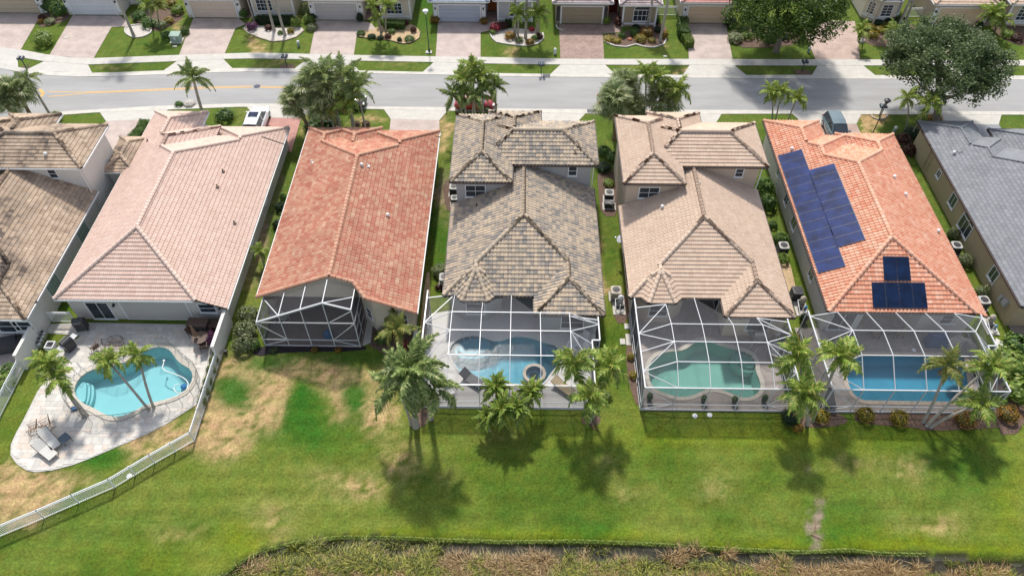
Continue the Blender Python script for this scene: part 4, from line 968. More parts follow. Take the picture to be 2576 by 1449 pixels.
# ------------------------------------------------------------------ decks, pools
DZ = .07
def pool(key, label, plaster, water, coping_m, cop_w=.3, depth=1.35, wz=-.03):
    P = POOLS[key]; c = sum(P, Vector())/len(P); n = len(P)
    t = root('swimming_pool', (c.x, c.y, 0), label, 'pool')
    mb = MB(); inn = offset_loop(P, -.25)
    for i in range(n):
        a, b, d, e = P[i], P[(i+1) % n], inn[(i+1) % n], inn[i]
        mb.face([(a.x, a.y, .02), (e.x, e.y, -depth+.2), (d.x, d.y, -depth+.2), (b.x, b.y, .02)][::-1])
    f = flat_poly(inn, -depth+.2); mb.v, mb.f, mb.r = mb.v, mb.f, mb.r
    mb.add(f.v, f.f); att('basin', mb, t, m=K[plaster])
    att('water', flat_poly(offset_loop(P, -.01), wz), t, m=K[water])
    Q = resample(P+[P[0]], step=.45); R_ = offset_loop(Q[:-1], cop_w); m = len(Q)-1; Qi = offset_loop(Q[:-1], -.03)
    for i in range(m):
        a, b, d, e = Qi[i], Qi[(i+1) % m], R_[(i+1) % m], R_[i]; s = .01
        u = (b-a)*s; w = (d-e)*s
        mb = MB(); q = [a+u, b-u, d-w, e+w]; zt = DZ+.035
        mb.add([Vector((p.x, p.y, -.06)) for p in q]+[Vector((p.x, p.y, zt)) for p in q], [(4,5,6,7), (7,6,5,4), (0,1,5,4), (1,2,6,5), (2,3,7,6), (3,0,4,7)][:1]+[(0,1,5,4)[::-1], (1,2,6,5)[::-1], (2,3,7,6)[::-1], (3,0,4,7)[::-1]])
        if (q[1]-q[0]).cross(q[3]-q[0]).z < 0: mb.f = [f_[::-1] for f_ in mb.f]
        att('coping_stone', mb, t, m=K[coping_m])
    return t
pB = pool('h1', 'open kidney shaped pool with bright turquoise water and leaning palms', 'plaster_turq', 'water_turq', 'coping', .32)
pD = pool('h4', 'freeform screened pool with glaring reflection and a round spa', 'plaster_steel', 'water_steel', 'deck_grey', .12)
pE = pool('h5', 'freeform screened pool with milky green water and pale rim', 'plaster_green', 'water_green', 'coping', .28)
pF = pool('h6', 'rectangular screened pool with deep blue water', 'plaster_blue', 'water_blue', 'coping_tan', .3)
def steps_(t, pts, n, m, z0=-.25, dz=.22, grow=.32):
    P = [Vector((p.x, p.y, 0)) for p in GS(pts)]
    for i in range(n):
        Q = smooth_loop(P, 3) if i == 0 else smooth_loop(offset_loop(P, grow*i), 3)
        att('pool_step', flat_poly(Q, z0-dz*i, z1=-1.1), t, m=K[m])
steps_(pB, [(184,990),(192,965),(215,950),(212,1000),(206,1008),(190,1000)], 3, 'plaster_turq', -.25, .25, .17)
steps_(pE, [(1855,884),(1890,893),(1905,915),(1890,925),(1860,915),(1850,900)], 2, 'plaster_green', -.1)
steps_(pD, [(1150,866),(1190,846),(1235,852),(1232,880),(1180,890),(1150,880)], 2, 'plaster_steel', -.12)
steps_(pD, [(1373,868),(1405,872),(1408,898),(1390,890)], 2, 'plaster_steel', -.12)
# spa
c = G(1344, 943, 0); sp = root('spa', (c.x, c.y, 0), 'round raised spa tub joined to the reflective screened pool', 'spa')
mb = MB(); R0, R1 = .64, .88
for i in range(20):
    a = 2*math.pi*i/20; b = 2*math.pi*(i+.97)/20; s_ = MB(); q = [(R0, a), (R1, a), (R1, b), (R0, b)]; pts = [Vector((c.x+r*math.cos(t), c.y+r*math.sin(t), 0)) for r, t in q]
    s_.add([p+Vector((0,0,-.1)) for p in pts]+[p+Vector((0,0,.26)) for p in pts], [(4,5,6,7), (0,1,5,4), (1,2,6,5), (2,3,7,6), (3,0,4,7)]); att('rim_stone', s_, sp, m=K['coping_tan'])
mb = MB().lathe((c.x, c.y, -.75), [(R0, 0), (R0, .98)], 20); mb.f = [f for f in mb.f if len(f) == 4]+[tuple(range(20))]; att('spa_shell', mb, sp, m=K['plaster_steel'])
mb = MB().lathe((c.x, c.y, -.35), [(R0-.02, 0), (R0-.02, .12), (.38, .12)], 20); mb.f = [f for f in mb.f if len(f) == 4]; att('spa_bench', mb, sp, m=K['plaster_steel'])
att('spa_water', flat_poly([Vector((c.x+(R0-.01)*math.cos(2*math.pi*i/24), c.y+(R0-.01)*math.sin(2*math.pi*i/24), 0)) for i in range(24)], .16), sp, m=K['water_steel'])
def deck(name, poly, key, m, z=DZ):
    H = [[p for p in offset_loop(POOLS[key], .02)]] if key else None
    return tag(flat_poly(poly, z, H, z1=-.05).build(name, K[m]), kind='structure')
deck('pool_deck', [(-7.1, 28.4), (5.45, 28.4), (5.45, 32.5), (6.05, 32.5), (6.05, 35.3), (1.6, 35.3), (1.6, 40.7), (-1.3, 40.7), (-1.4, 37.3), (-5.4, 37.5), (-7.1, 37.1)], 'h4', 'deck_grey')
deck('pool_deck', [(8.85, 28.4), (19.75, 28.4), (19.75, 32.5), (20.2, 32.5), (20.2, 35.3), (15.85, 35.3), (15.85, 40.7), (12.9, 40.7), (12.9, 37.4), (8.8, 37.4)], 'h5', 'paver_grey')
deck('pool_deck', [(21.85, 28.4), (34.2, 28.4), (34.2, 32.4), (34.9, 32.4), (34.9, 36.2), (31.2, 36.2), (30.2, 38.7), (26.5, 38.7), (26.5, 36.1), (21.85, 36.1)], 'h6', 'paver_grey2')
deck('lanai_floor', [(-19.65, 33.75), (-12.15, 33.75), (-12.15, 40.6), (-19.75, 40.6)], None, 'lanai_brown')
deck('lanai_step', [(-12.1, 33.9), (-11.5, 34.2), (-11.6, 36.2), (-12.1, 36.6)], None, 'concrete', .05)
deck('patio_floor', [(38.9, 30.5), (50.5, 30.5), (50.5, 39.2), (38.9, 39.2)], None, 'lanai_brown')
deck('patio_floor', [(-46, 29.5), (-37.6, 29.5), (-37.6, 34.6), (-46, 34.6)], None, 'paver_grey')
# travertine patio behind the salmon house
PAT_PX = [(213,812),(122,816),(113,838),(203,845),(176,870),(137,900),(132,930),(95,985),(55,1065),(43,1085),(28,1118),(27,1145),(43,1168),(67,1183),(90,1188),(133,1183),(183,1170),(233,1151),(290,1126),(317,1115),(367,1093),(417,1068),(495,1018),(537,879),(557,818)]
PAT = [Vector((p.x, p.y, 0)) for p in GS(PAT_PX)]
pt = tag(flat_poly(PAT, .045, [offset_loop(POOLS['h1'], .02)], z1=-.05).build('patio', K['slab']), kind='structure'); WM[pt.name] = I4.copy()
cop = offset_loop(POOLS['h1'], .30); tiles = []; yy = min(p.y for p in PAT); row = 0
while yy < max(p.y for p in PAT):
    hh = (.41, .61, .41, .30)[row % 4]; xx = -40+random.random()*.5
    while xx < -21:
        ww = random.choice((.41, .61, .61, .82, .41))
        cx, cy = xx+ww/2, yy+hh/2
        crn = [(xx+.02, yy+.02), (xx+ww-.02, yy+.02), (xx+ww-.02, yy+hh-.02), (xx+.02, yy+hh-.02)]
        if all(inpoly(a, b, PAT) for a, b in crn) and not any(inpoly(a, b, cop) for a, b in crn+[(cx, cy)]): tiles.append((math.hypot(cx, cy), xx, yy, ww, hh))
        elif inpoly(cx, cy, PAT) and not inpoly(cx, cy, cop): tiles.append((999, xx, yy, ww, hh))
        xx += ww
    yy += hh; row += 1
tiles.sort(); st_ = MB(); cache = {}; whole = [t for t in tiles if t[0] < 999]
for t in whole[:300]:
    _, xx, yy, ww, hh = t; k = (ww, hh, random.randrange(8))
    if k not in cache: cache[k] = MB().box((.006, .006, 0), (ww-.006, hh-.006, .028), None, (k[2]+.5)/8).mesh('patio_tile', K['travertine'])
    att('patio_tile', cache[k], pt, Matrix.Translation((xx, yy, .046+random.uniform(0, .002))))
for t in whole[300:]: _, xx, yy, ww, hh = t; st_.box((xx+.006, yy+.006, .046), (xx+ww-.006, yy+hh-.006, .074))
for t in tiles:
    if t[0] == 999:
        _, xx, yy, ww, hh = t; q = [(xx+.006, yy+.006), (xx+ww-.006, yy+.006), (xx+ww-.006, yy+hh-.006), (xx+.006, yy+hh-.006)]
        # cut rim tiles into quarters and keep those inside
        for i in range(3):
            for j in range(3):
                a0, b0 = xx+ww*i/3, yy+hh*j/3
                if all(inpoly(a, b, PAT) and not inpoly(a, b, cop) for a, b in ((a0, b0), (a0+ww/3, b0), (a0+ww/3, b0+hh/3), (a0, b0+hh/3))): st_.box((a0, b0, .046), (a0+ww/3, b0+hh/3, .072), None, .4)
att('patio_tiles', st_, pt, m=K['travertine'], kind='stuff')

# ------------------------------------------------------------------ screen enclosures
def cage(label, XL, XR, rafters, Yf, knees, zf, yjog, XR2, eave, group='white framed screen enclosures over the rear pools', back_l=None):
    """knees: [(Y, z)...] from the front top back to the last purlin; eave: function X -> (Y, z) where rafter meets the roof"""
    t = root('screen_enclosure', ((XL+XR)/2, (Yf+34)/2, 0), label, 'screen enclosure', group)
    def B(p, q, w=.048, h=None, nm='beam'): att(nm, MB().bar(p, q, w, h or w*1.1), t, m=K['white_metal'])
    def PNL(pts, dark=False): att('screen_panel', MB().face(pts), t, m=K['screen_front' if dark == 'f' else ('screen_dark' if dark else 'screen')])
    rows = [(Yf, zf)]+knees
    # rafters
    nodes = []
    for x in rafters:
        ey, ez = eave(x); col = [(x, y, z) for y, z in rows if y < ey-.15]+[(x, ey, ez)]; nodes.append(col)
        for a, b in zip(col, col[1:]): B(a, b, .045, .08, 'rafter')
        B((x, Yf, DZ), (x, Yf, zf), .05, .08, 'post')
    # side beams and posts
    side_y = [Yf, Yf+2.1, yjog]; 
    for X, s in ((XL, 0), (XR, 1)):
        yb = (back_l if s == 0 else yjog)
        ys = [Yf+(yb-Yf)*i/4 for i in range(5)] if s == 0 else [Yf+(yb-Yf)*i/2 for i in range(3)]
        B((X, Yf, zf), (X, yb, zf), .09, .1)
        for y in ys: B((X, y, DZ), (X, y, zf), .07, .07, 'post')
        B((X, Yf, .8), (X, yb, .8), .05); B((X, Yf, DZ+.06), (X, yb, DZ+.06), .05, .1)
        for a, b in zip(ys, ys[1:]):
            PNL([(X, a, DZ), (X, b, DZ), (X, b, .8), (X, a, .8)], True); PNL([(X, a, .8), (X, b, .8), (X, b, zf), (X, a, zf)], True)
        B((X, ys[0], .8), (X, ys[1], zf), .045); B((X, ys[-1], .8), (X, ys[-2], DZ+.1), .045)
    if XR2 > XR:
        ye = eave(XR2)[0]; B((XR, yjog, zf), (XR2, yjog, zf), .09, .1); B((XR2, yjog, zf), (XR2, ye, zf), .09, .1); B((XR2, yjog, DZ), (XR2, yjog, zf), .07, .07, 'post'); B((XR, yjog, .8), (XR2, yjog, .8), .05); B((XR2, yjog, .8), (XR2, ye, .8), .05)
        PNL([(XR2, yjog, DZ), (XR2, ye, DZ), (XR2, ye, zf), (XR2, yjog, zf)], True); PNL([(XR, yjog, DZ), (XR2, yjog, DZ), (XR2, yjog, zf), (XR, yjog, zf)], True)
    # front
    B((XL, Yf, zf), (XR, Yf, zf), .075, .08); B((XL, Yf, .8), (XR, Yf, .8), .05); B((XL, Yf, DZ+.05), (XR, Yf, DZ+.05), .06, .1)
    fx = [XL]+list(rafters)+[XR]
    for i, (a, b) in enumerate(zip(fx, fx[1:])):
        PNL([(a, Yf, DZ), (b, Yf, DZ), (b, Yf, .8), (a, Yf, .8)], 'f'); PNL([(a, Yf, .8), (b, Yf, .8), (b, Yf, zf), (a, Yf, zf)], 'f')
    B((fx[0], Yf, zf), (fx[1], Yf, .8), .045); B((fx[1], Yf, .8), (fx[0], Yf, DZ+.1), .045); B((fx[-1], Yf, zf), (fx[-2], Yf, .8), .045); B((fx[-2], Yf, .8), (fx[-1], Yf, DZ+.1), .045)
    # purlins and roof panels
    for ca, cb in zip(nodes, nodes[1:]):
        n = min(len(ca), len(cb))
        for k in range(1, n-1 if len(ca) == len(cb) else n-1): B(ca[k], cb[k], .055)
        for k in range(n-1):
            hi_a = ca[k+1] if k < n-2 else ca[-1]; hi_b = cb[k+1] if k < n-2 else cb[-1]; PNL([ca[k], cb[k], hi_b, hi_a])
        if len(ca) != len(cb):
            L_ = ca if len(ca) > len(cb) else cb; S_ = cb if L_ is ca else ca
            for k in range(n-1, len(L_)-1): PNL([L_[k], L_[k+1], S_[-1]]); B(L_[k], S_[-1], .05)
    # hipped sides
    for col, X, s in ((nodes[0], XL, 0), (nodes[-1], XR, 1)):
        yb = back_l if s == 0 else eave(XR2)[0]
        Xs = lambda y: X if (s == 0 or y < yjog) else XR2
        m_ = [(Xs(p[1]-.9), min(yb, p[1]-.35) if i else Yf, zf) for i, p in enumerate(col)]
        for k in range(len(col)):
            if k: B(m_[k], col[k], .055)
            if k < len(col)-1:
                PNL([m_[k], m_[k+1], col[k+1], col[k]])
                B(m_[k] if k % 2 else m_[k+1], col[k+1] if k % 2 else col[k], .05)
    return t
def eaveE(L):
    def f(x):
        d = x-L
        if d < .3: return (37.2, 3.0)
        if d < 1.4: return (36.7, 2.98)
        if d < 3.6: return (35.95, 2.98)
        if d < 4.9: return (36.45, 3.0)
        if d < 6.95: return (36.6, 3.02)
        return (34.72, 3.0)
    return f
cage('screen enclosure with reflective grey-blue pool and spa, left of the other two pool cages', -7.05, 5.4, [-4.93, -2.74, -.57, 1.6, 3.76], 28.5, [(30.35, 3.95), (32.5, 4.0), (34.3, 3.85)], 2.95, 32.5, 5.97, eaveE(-5.8), back_l=37.1)
cage('screen enclosure with milky green pool, middle of the three pool cages', 8.87, 19.7, [11.19, 13.43, 15.69, 17.85], 28.45, [(30.15, 3.7), (31.85, 3.78), (33.5, 3.72)], 2.95, 32.4, 20.15, eaveE(8.5), back_l=37.0)
cage('screen enclosure with deep blue rectangular pool, rightmost of the three pool cages', 21.9, 34.15, [24.03, 26.2, 28.4, 30.6, 32.79], 28.47, [(30.5, 4.25), (32.7, 4.22)], 2.95, 32.4, 34.8, lambda x: (35.32, 3.05), back_l=35.5)
# gable-fronted lanai screen
t = root('screen_enclosure', (-16, 34, 0), 'dark screened lanai under the gable of the red roofed house', 'screen enclosure', 'white framed screen enclosures over the rear pools')
def B(p, q, w=.048, h=None, nm='beam'): att(nm, MB().bar(p, q, w, h or w*1.1), t, m=K['white_metal'])
zr = lambda x: min(2.95+.435*(x+19.6), 5.3-.38*(x+14.2))
XS = [-19.6, -17.75, -15.98, -14.2, -12.25]; YF = 33.8
for i, x in enumerate(XS):
    B((x, YF, DZ), (x, YF, zr(x)), .06, .08, 'post'); B((x, YF, zr(x)), (x, 36.15, min(z_(x), zr(x)+.1)-.02), .06, .09, 'rafter')
for a, b in zip(XS, XS[1:]):
    B((a, YF, zr(a)), (b, YF, zr(b)), .1, .12)
    P_ = lambda pts, d=True: att('screen_panel', MB().face(pts), t, m=K['screen_dark' if d else 'screen'])
    P_([(a, YF, zr(a)), (b, YF, zr(b)), (b, 36.1, zr(b)), (a, 36.1, zr(a))], False); P_([(a, YF, DZ), (b, YF, DZ), (b, YF, .85), (a, YF, .85)]); P_([(a, YF, .85), (b, YF, .85), (b, YF, 2.95), (a, YF, 2.95)])
    P_([(a, YF, 2.95), (b, YF, 2.95), (b, YF, zr(b)), (a, YF, zr(a))])
B((XS[0], YF, 2.95), (XS[-1], YF, 2.95), .07); B((XS[0], YF, .85), (XS[-1], YF, .85), .06); B((XS[0], YF, DZ+.04), (XS[-1], YF, DZ+.04), .06)
B((XS[0], YF, 2.8), (XS[1], YF, .9), .05); B((XS[1], YF, .8), (XS[0], YF, .12), .05); B((XS[-2], YF, 2.95), (XS[-1], YF, 4.4), .05); B((XS[-2], YF, .85), (XS[-1], YF, 2.9), .05); B((XS[-2], YF, .8), (XS[-1], YF, .12), .05)
B((XS[0], 36.1, 2.95), (XS[1], YF, zr(XS[1])), .06); B((XS[3], YF, zr(XS[3])), (XS[4], 35.0, zr(XS[4])), .06)
for X, yb in ((XS[0], 36.4), (XS[-1], 36.3)):
    ym = (YF+yb)/2; B((X, ym, DZ), (X, ym, 2.95), .06, nm='post'); B((X, YF, .85), (X, yb, .85), .05); B((X, YF, 2.95), (X, yb, 2.95), .07); B((X, YF, 2.0), (X, yb, 2.0), .05)
    att('screen_panel', MB().face([(X, YF, DZ), (X, yb, DZ), (X, yb, zr(X)), (X, YF, zr(X))]), t, m=K['screen_dark'])

# ------------------------------------------------------------------ walls and picket fences
def low_wall(a, b, h, label, m='stucco_white'):
    a = Vector(a); b = Vector(b); t = root('garden_wall', (*(a+b)/2, 0), label, 'garden wall'); att('wall', MB().bar((a.x, a.y, h/2), (b.x, b.y, h/2), .2, h), t, m=K[m]); att('wall_cap', MB().bar((a.x, a.y, h+.03), (b.x, b.y, h+.03), .26, .06), t, m=K['stucco_white'])
low_wall((-22.85, 36.0), (-22.85, 32.3), 1.8, 'white garden wall running back from the salmon roofed house towards the picket fence')
low_wall((-37.25, 34.0), (-37.25, 31.3), 1.8, 'white garden wall behind the brown roofed house at the left')
low_wall((-7.95, 35.2), (-7.95, 30.8), .9, 'low cream wall end beside the red croton', 'stucco_cream')
def picket_fence(P, label, h=1.22, sp=.115, post=1.83, group=None, nm='picket_fence'):
    P = [Vector((p[0], p[1], 0)) for p in P]; t = root(nm, tuple(P[0]), label, 'fence', group)
    pk = MB().box((-.02, -.012, .08), (.02, .012, h-.02)).mesh('picket', K['white']); allp = []
    for a, b in zip(P, P[1:]):
        l = (b-a).length; d = (b-a).normalized(); an = math.atan2(d.y, d.x); n = max(1, round(l/post))
        for i in range(n+1):
            q = a+d*(l*i/n); att('fence_post', MB().cbox((q.x, q.y, h/2+.04), (.065, .065, h+.08), an), t, m=K['white'])
        for z in (.1, h-.16, h): att('rail', MB().bar((a.x, a.y, z), (b.x, b.y, z), .045, .05), t, m=K['white'])
        for i in range(int(l/sp)):
            q = a+d*(sp*(i+.5)); allp.append((q.length, Matrix.Translation(q) @ Matrix.Rotation(an, 4, 'Z')))
    allp.sort(key=lambda x: x[0]); rest = MB()
    for k, (_, Wm) in enumerate(allp):
        if k < 300: att('picket', pk, t, Wm)
        else: rest.box((-.02, -.012, .08), (.02, .012, h-.02), Wm)
    if rest.f: att('pickets', rest, t, m=K['white'], kind='stuff')
fpx = [(559,892),(490,1109),(391,1165),(290,1226),(200,1265),(113,1303),(0,1350),(-90,1392)]
picket_fence(GS(fpx), 'long white picket fence curving round the open pool garden')
picket_fence(GS([(62,930),(0,1052),(-60,1165)]), 'white picket fence left of the open pool garden, cut by the photo edge')
picket_fence([(-37.1, 35.9), (-35.3, 35.9)], 'short white gate fence between the brown and salmon roofed houses', 1.25, group=None, nm='garden_gate')
# bushes behind fence are in the vegetation part

def mesh_fence(px, label):
    P = [Vector((p.x, p.y, 0)) for p in GS(px)]; t = root('pool_safety_fence', tuple(P[0]), label, 'safety fence', 'mesh safety fences round the open pool'); P = resample(P, step=.9)
    for a in P: att('post', MB().bar((a.x, a.y, .07), (a.x, a.y, 1.2), .03), t, m=K['metal'])
    for a, b in zip(P, P[1:]): att('mesh_panel', MB().face([(a.x, a.y, .1), (b.x, b.y, .1), (b.x, b.y, 1.18), (a.x, a.y, 1.18)]), t, m=K['safety_mesh']); att('hem', MB().bar((a.x, a.y, 1.18), (b.x, b.y, 1.18), .02), t, m=K['bronze'])
mesh_fence([(400,873),(420,865),(440,880),(452,895),(475,915),(500,935),(506,958),(500,990),(480,1010),(440,1030),(400,1045),(350,1058),(290,1066),(235,1066),(195,1050),(178,1030),(168,1000)], 'transparent mesh fence curving round the right and front of the turquoise pool')
mesh_fence([(240,910),(300,930),(345,900),(365,880)], 'transparent mesh fence piece between the glider bench and the turquoise pool')

# ------------------------------------------------------------------ houses across the street
def far_house(label, wallm, roofm, gx, gy, doorm, bay=None, bay_y=None, entry=None, win=None, trim='white', garage_win=False, oct_=False, arch=False, zg=2.85):
    """gx: pixel x range of the garage door, gy: pixel y of its base; bay: pixel x range of the front room"""
    parts_ = []; xs = []
    if gx: a = G(gx[0], gy); b = G(gx[1], gy); xs += [a.x-.75, b.x+.75]; yf = (a.y+b.y)/2+.25
    if bay: c = G(bay[0], bay_y); d = G(bay[1], bay_y); xs += [c.x, d.x]; yb = (c.y+d.y)/2
    x0, x1 = min(xs), max(xs); base = yf if gx else yb
    h = root('house', ((x0+x1)/2, base+6, 0), label, 'house', 'houses across the street')
    comps = []
    if gx:
        comps.append(hip(rect(a.x-1.1, yf-.45, b.x+1.1, yf+9), zg, .42)); build_walls(h, comps[:1], rect(a.x-.7, yf, b.x+.7, yf+8), 0, K[wallm])
        w = b.x-a.x; n = 4
        dr = root; door = att('garage_door', MB().box((a.x, yf-.035, .05), (b.x, yf-.012, 2.15)), h, m=K[doorm])
        for i in range(n): att('door_panel', MB().box((a.x+.03, yf-.06, .08+i*.52), (b.x-.03, yf-.034, .08+i*.52+.49)), door, m=K[doorm])
        fr = MB(); fr.box((a.x-.16, yf-.08, 0), (a.x, yf-.002, 2.3)); fr.box((b.x, yf-.08, 0), (b.x+.16, yf-.002, 2.3)); fr.box((a.x, yf-.08, 2.15), (b.x, yf-.002, 2.3)); att('door_frame', fr, h, m=K[trim])
        for X in (a.x-.42, b.x+.42): att('trim_panel', MB().box((X-.2, yf-.03, .35), (X+.2, yf-.003, 2.2)), h, m=K[trim] if not garage_win else K['ac_dark']); sconce(h, X, yf-.03, 1.75, -math.pi/2)
    if bay:
        if oct_:
            cx = (c.x+d.x)/2; r = (d.x-c.x)/2; k = r*.45; ft = [(cx-r, yb+r-k), (cx-k, yb), (cx+k, yb), (cx+r, yb+r-k), (cx+r, yb+8), (cx-r, yb+8)]
            o = .4; fo = [(cx-r-o, yb+r-k), (cx-k, yb-o), (cx+k, yb-o), (cx+r+o, yb+r-k), (cx+r+o, yb+8), (cx-r-o, yb+8)]; cb = hip(fo, 2.95, .42)
            comps.append(cb); build_walls(h, [cb], ft, 0, K[wallm]); window(h, cx, yb, -math.pi/2, 1.3, .75, 1.5, 2, 4)
            an = math.atan2(-(r-k), -(r-k)); window(h, cx-(r+k)/2, yb+(r-k)/2, math.radians(225), .9, .75, 1.5, 1, 4); window(h, cx+(r+k)/2, yb+(r-k)/2, math.radians(315), .9, .75, 1.5, 1, 4)
            att('bay_band', flat_poly([(p[0], p[1]) for p in [(cx-r-.06, yb+r-k), (cx-k-.03, yb-.07), (cx+k+.03, yb-.07), (cx+r+.06, yb+r-k)]], .6, z1=.35), h, m=K['white'])
        else:
            comps.append(hip(rect(c.x-.4, yb-.45, d.x+.4, yb+9), 2.95, .42)); build_walls(h, comps[-1:], rect(c.x, yb, d.x, yb+8), 0, K[wallm])
            for w_ in (win or [((c.x+d.x)/2, 1.6, 3, 3)]): window(h, w_[0], yb, -math.pi/2, w_[1], .7, 1.45, w_[2], w_[3], arch=arch)
            for X in (c.x+.1, d.x-.1): att('corner_trim', MB().box((X-.1, yb-.05, 0), (X+.1, yb-.002, 2.85)), h, m=K[trim])
            att('base_band', MB().box((c.x+.2, yb-.06, .3), (d.x-.2, yb-.003, .5)), h, m=K[trim])
    if gx and bay:   # recessed entry between garage and front room
        lo, hi = (b.x+.7, c.x) if c.x > b.x else (d.x, a.x-.7)
        ye = max(yf, yb)+2.6
        build_walls(h, [(rect(lo-1, ye-1, hi+1, ye+6), [plane(0, ye-1, 0, 1, 2.9, .42)])], [(lo-.1, ye), (hi+.1, ye)], 0, K[wallm], closed=False)
        comps.append((rect(lo-.6, ye-.8, hi+.6, ye+5), [plane(0, ye-.8, 0, 1, 2.8, .42)]))
        dm = (lo+hi)/2; att('front_door', MB().box((dm-.55, ye-.05, .05), (dm+.55, ye-.01, 2.15)), h, m=K[entry or 'wood'])
        tag(MB().box((lo, min(yf, yb), -.01), (hi, ye, .045)).build('entry_path', K['paver_brown']), kind='structure')
    build_roof(h, [comps], 'w', roofm, nindiv=0, ymax=98, caps=True)
    return h
K['door_tan'] = M('garage_door_tan', (.46, .39, .29), .6, .03, 1); K['door_white'] = M('garage_door_white', (.62, .64, .68), .5, .03, 1); K['door_cream'] = M('garage_door_cream', (.62, .51, .43), .6, .03, 1); K['door_grey'] = M('garage_door_grey', (.46, .44, .43), .6, .03, 1)
K['door_blue'] = M('garage_door_blue_grey', (.42, .45, .53), .6, .03, 1); K['door_taupe'] = M('garage_door_taupe', (.33, .27, .19), .6, .03, 1); K['door_peach'] = M('garage_door_peach', (.60, .47, .33), .6, .03, 1)
K['red_door'] = M('red_entry', (.14, .02, .02), .5, .1, 2); K['orange_door'] = M('orange_wood_door', (.38, .11, .03), .5, .15, 3); K['st_blue'] = M('stucco_pale_blue', (.44, .45, .48), .85, .04, 1.2); K['st_taupe'] = M('stucco_taupe', (.34, .27, .19), .85, .05, 1.2)
far_house('far house with tan garage door at the top left corner', 'stucco_white', RT['h5'], (-5, 103), 36, 'door_tan')
far_house('far house with bright white garage door, second from the left across the street', 'stucco_white', RT['h5'], (186, 294), 41, 'door_white', bay=(330, 385), bay_y=12, entry='dark')
far_house('far house with pale pink garage door and twin palms in front', 'stucco_cream', RT['brown'], (488, 598), 48, 'door_cream', bay=(640, 745), bay_y=42, win=[(G(672, 42).x, 1.9, 4, 3)])
far_house('far house with light grey garage door and sandy bed in front', 'stucco_cream', RT['brown'], (797, 902), 54, 'door_grey', bay=(960, 1036), bay_y=50, win=[(G(995, 50).x, 1.9, 4, 3)])
far_house('far house with pale blue-grey walls and garage door', 'st_blue', RT['blue'], (1106, 1208), 59, 'door_blue', bay=(1251, 1340), bay_y=56, win=[(G(1300, 56).x, 1.9, 3, 3)], entry='orange_door')
far_house('far house with taupe garage door and arched front window', 'st_taupe', RT['brown'], (1412, 1513), 63, 'door_taupe', bay=(1562, 1648), bay_y=68, win=[(G(1611, 68).x, 2.1, 4, 2)], entry='red_door', arch=True, garage_win=True)
far_house('far house with peach garage door and rose red roof', 'stucco_cream', RT['pink'], (1727, 1822), 62, 'door_peach')
far_house('far house with octagonal bay window beside the bright green tree', 'stucco_cream', RT['h7'], None, None, None, bay=(2172, 2266), bay_y=57, oct_=True)
far_house('far house with cream garage door behind the dark oak at the top right', 'stucco_tan', RT['h5'], (2349, 2462), 67, 'door_peach', bay=(2520, 2640), bay_y=66, win=[(G(2566, 66).x, 2.2, 4, 3)], arch=True)
for a, b, lb in (((1652, 40), (1700, 40), 'white railing between the taupe and peach houses across the street'), ((2268, 45), (2320, 44), 'white railing right of the octagonal bay window')): picket_fence(GS([a, b]), lb, 1.2, nm='railing', group='white railings between the far houses')

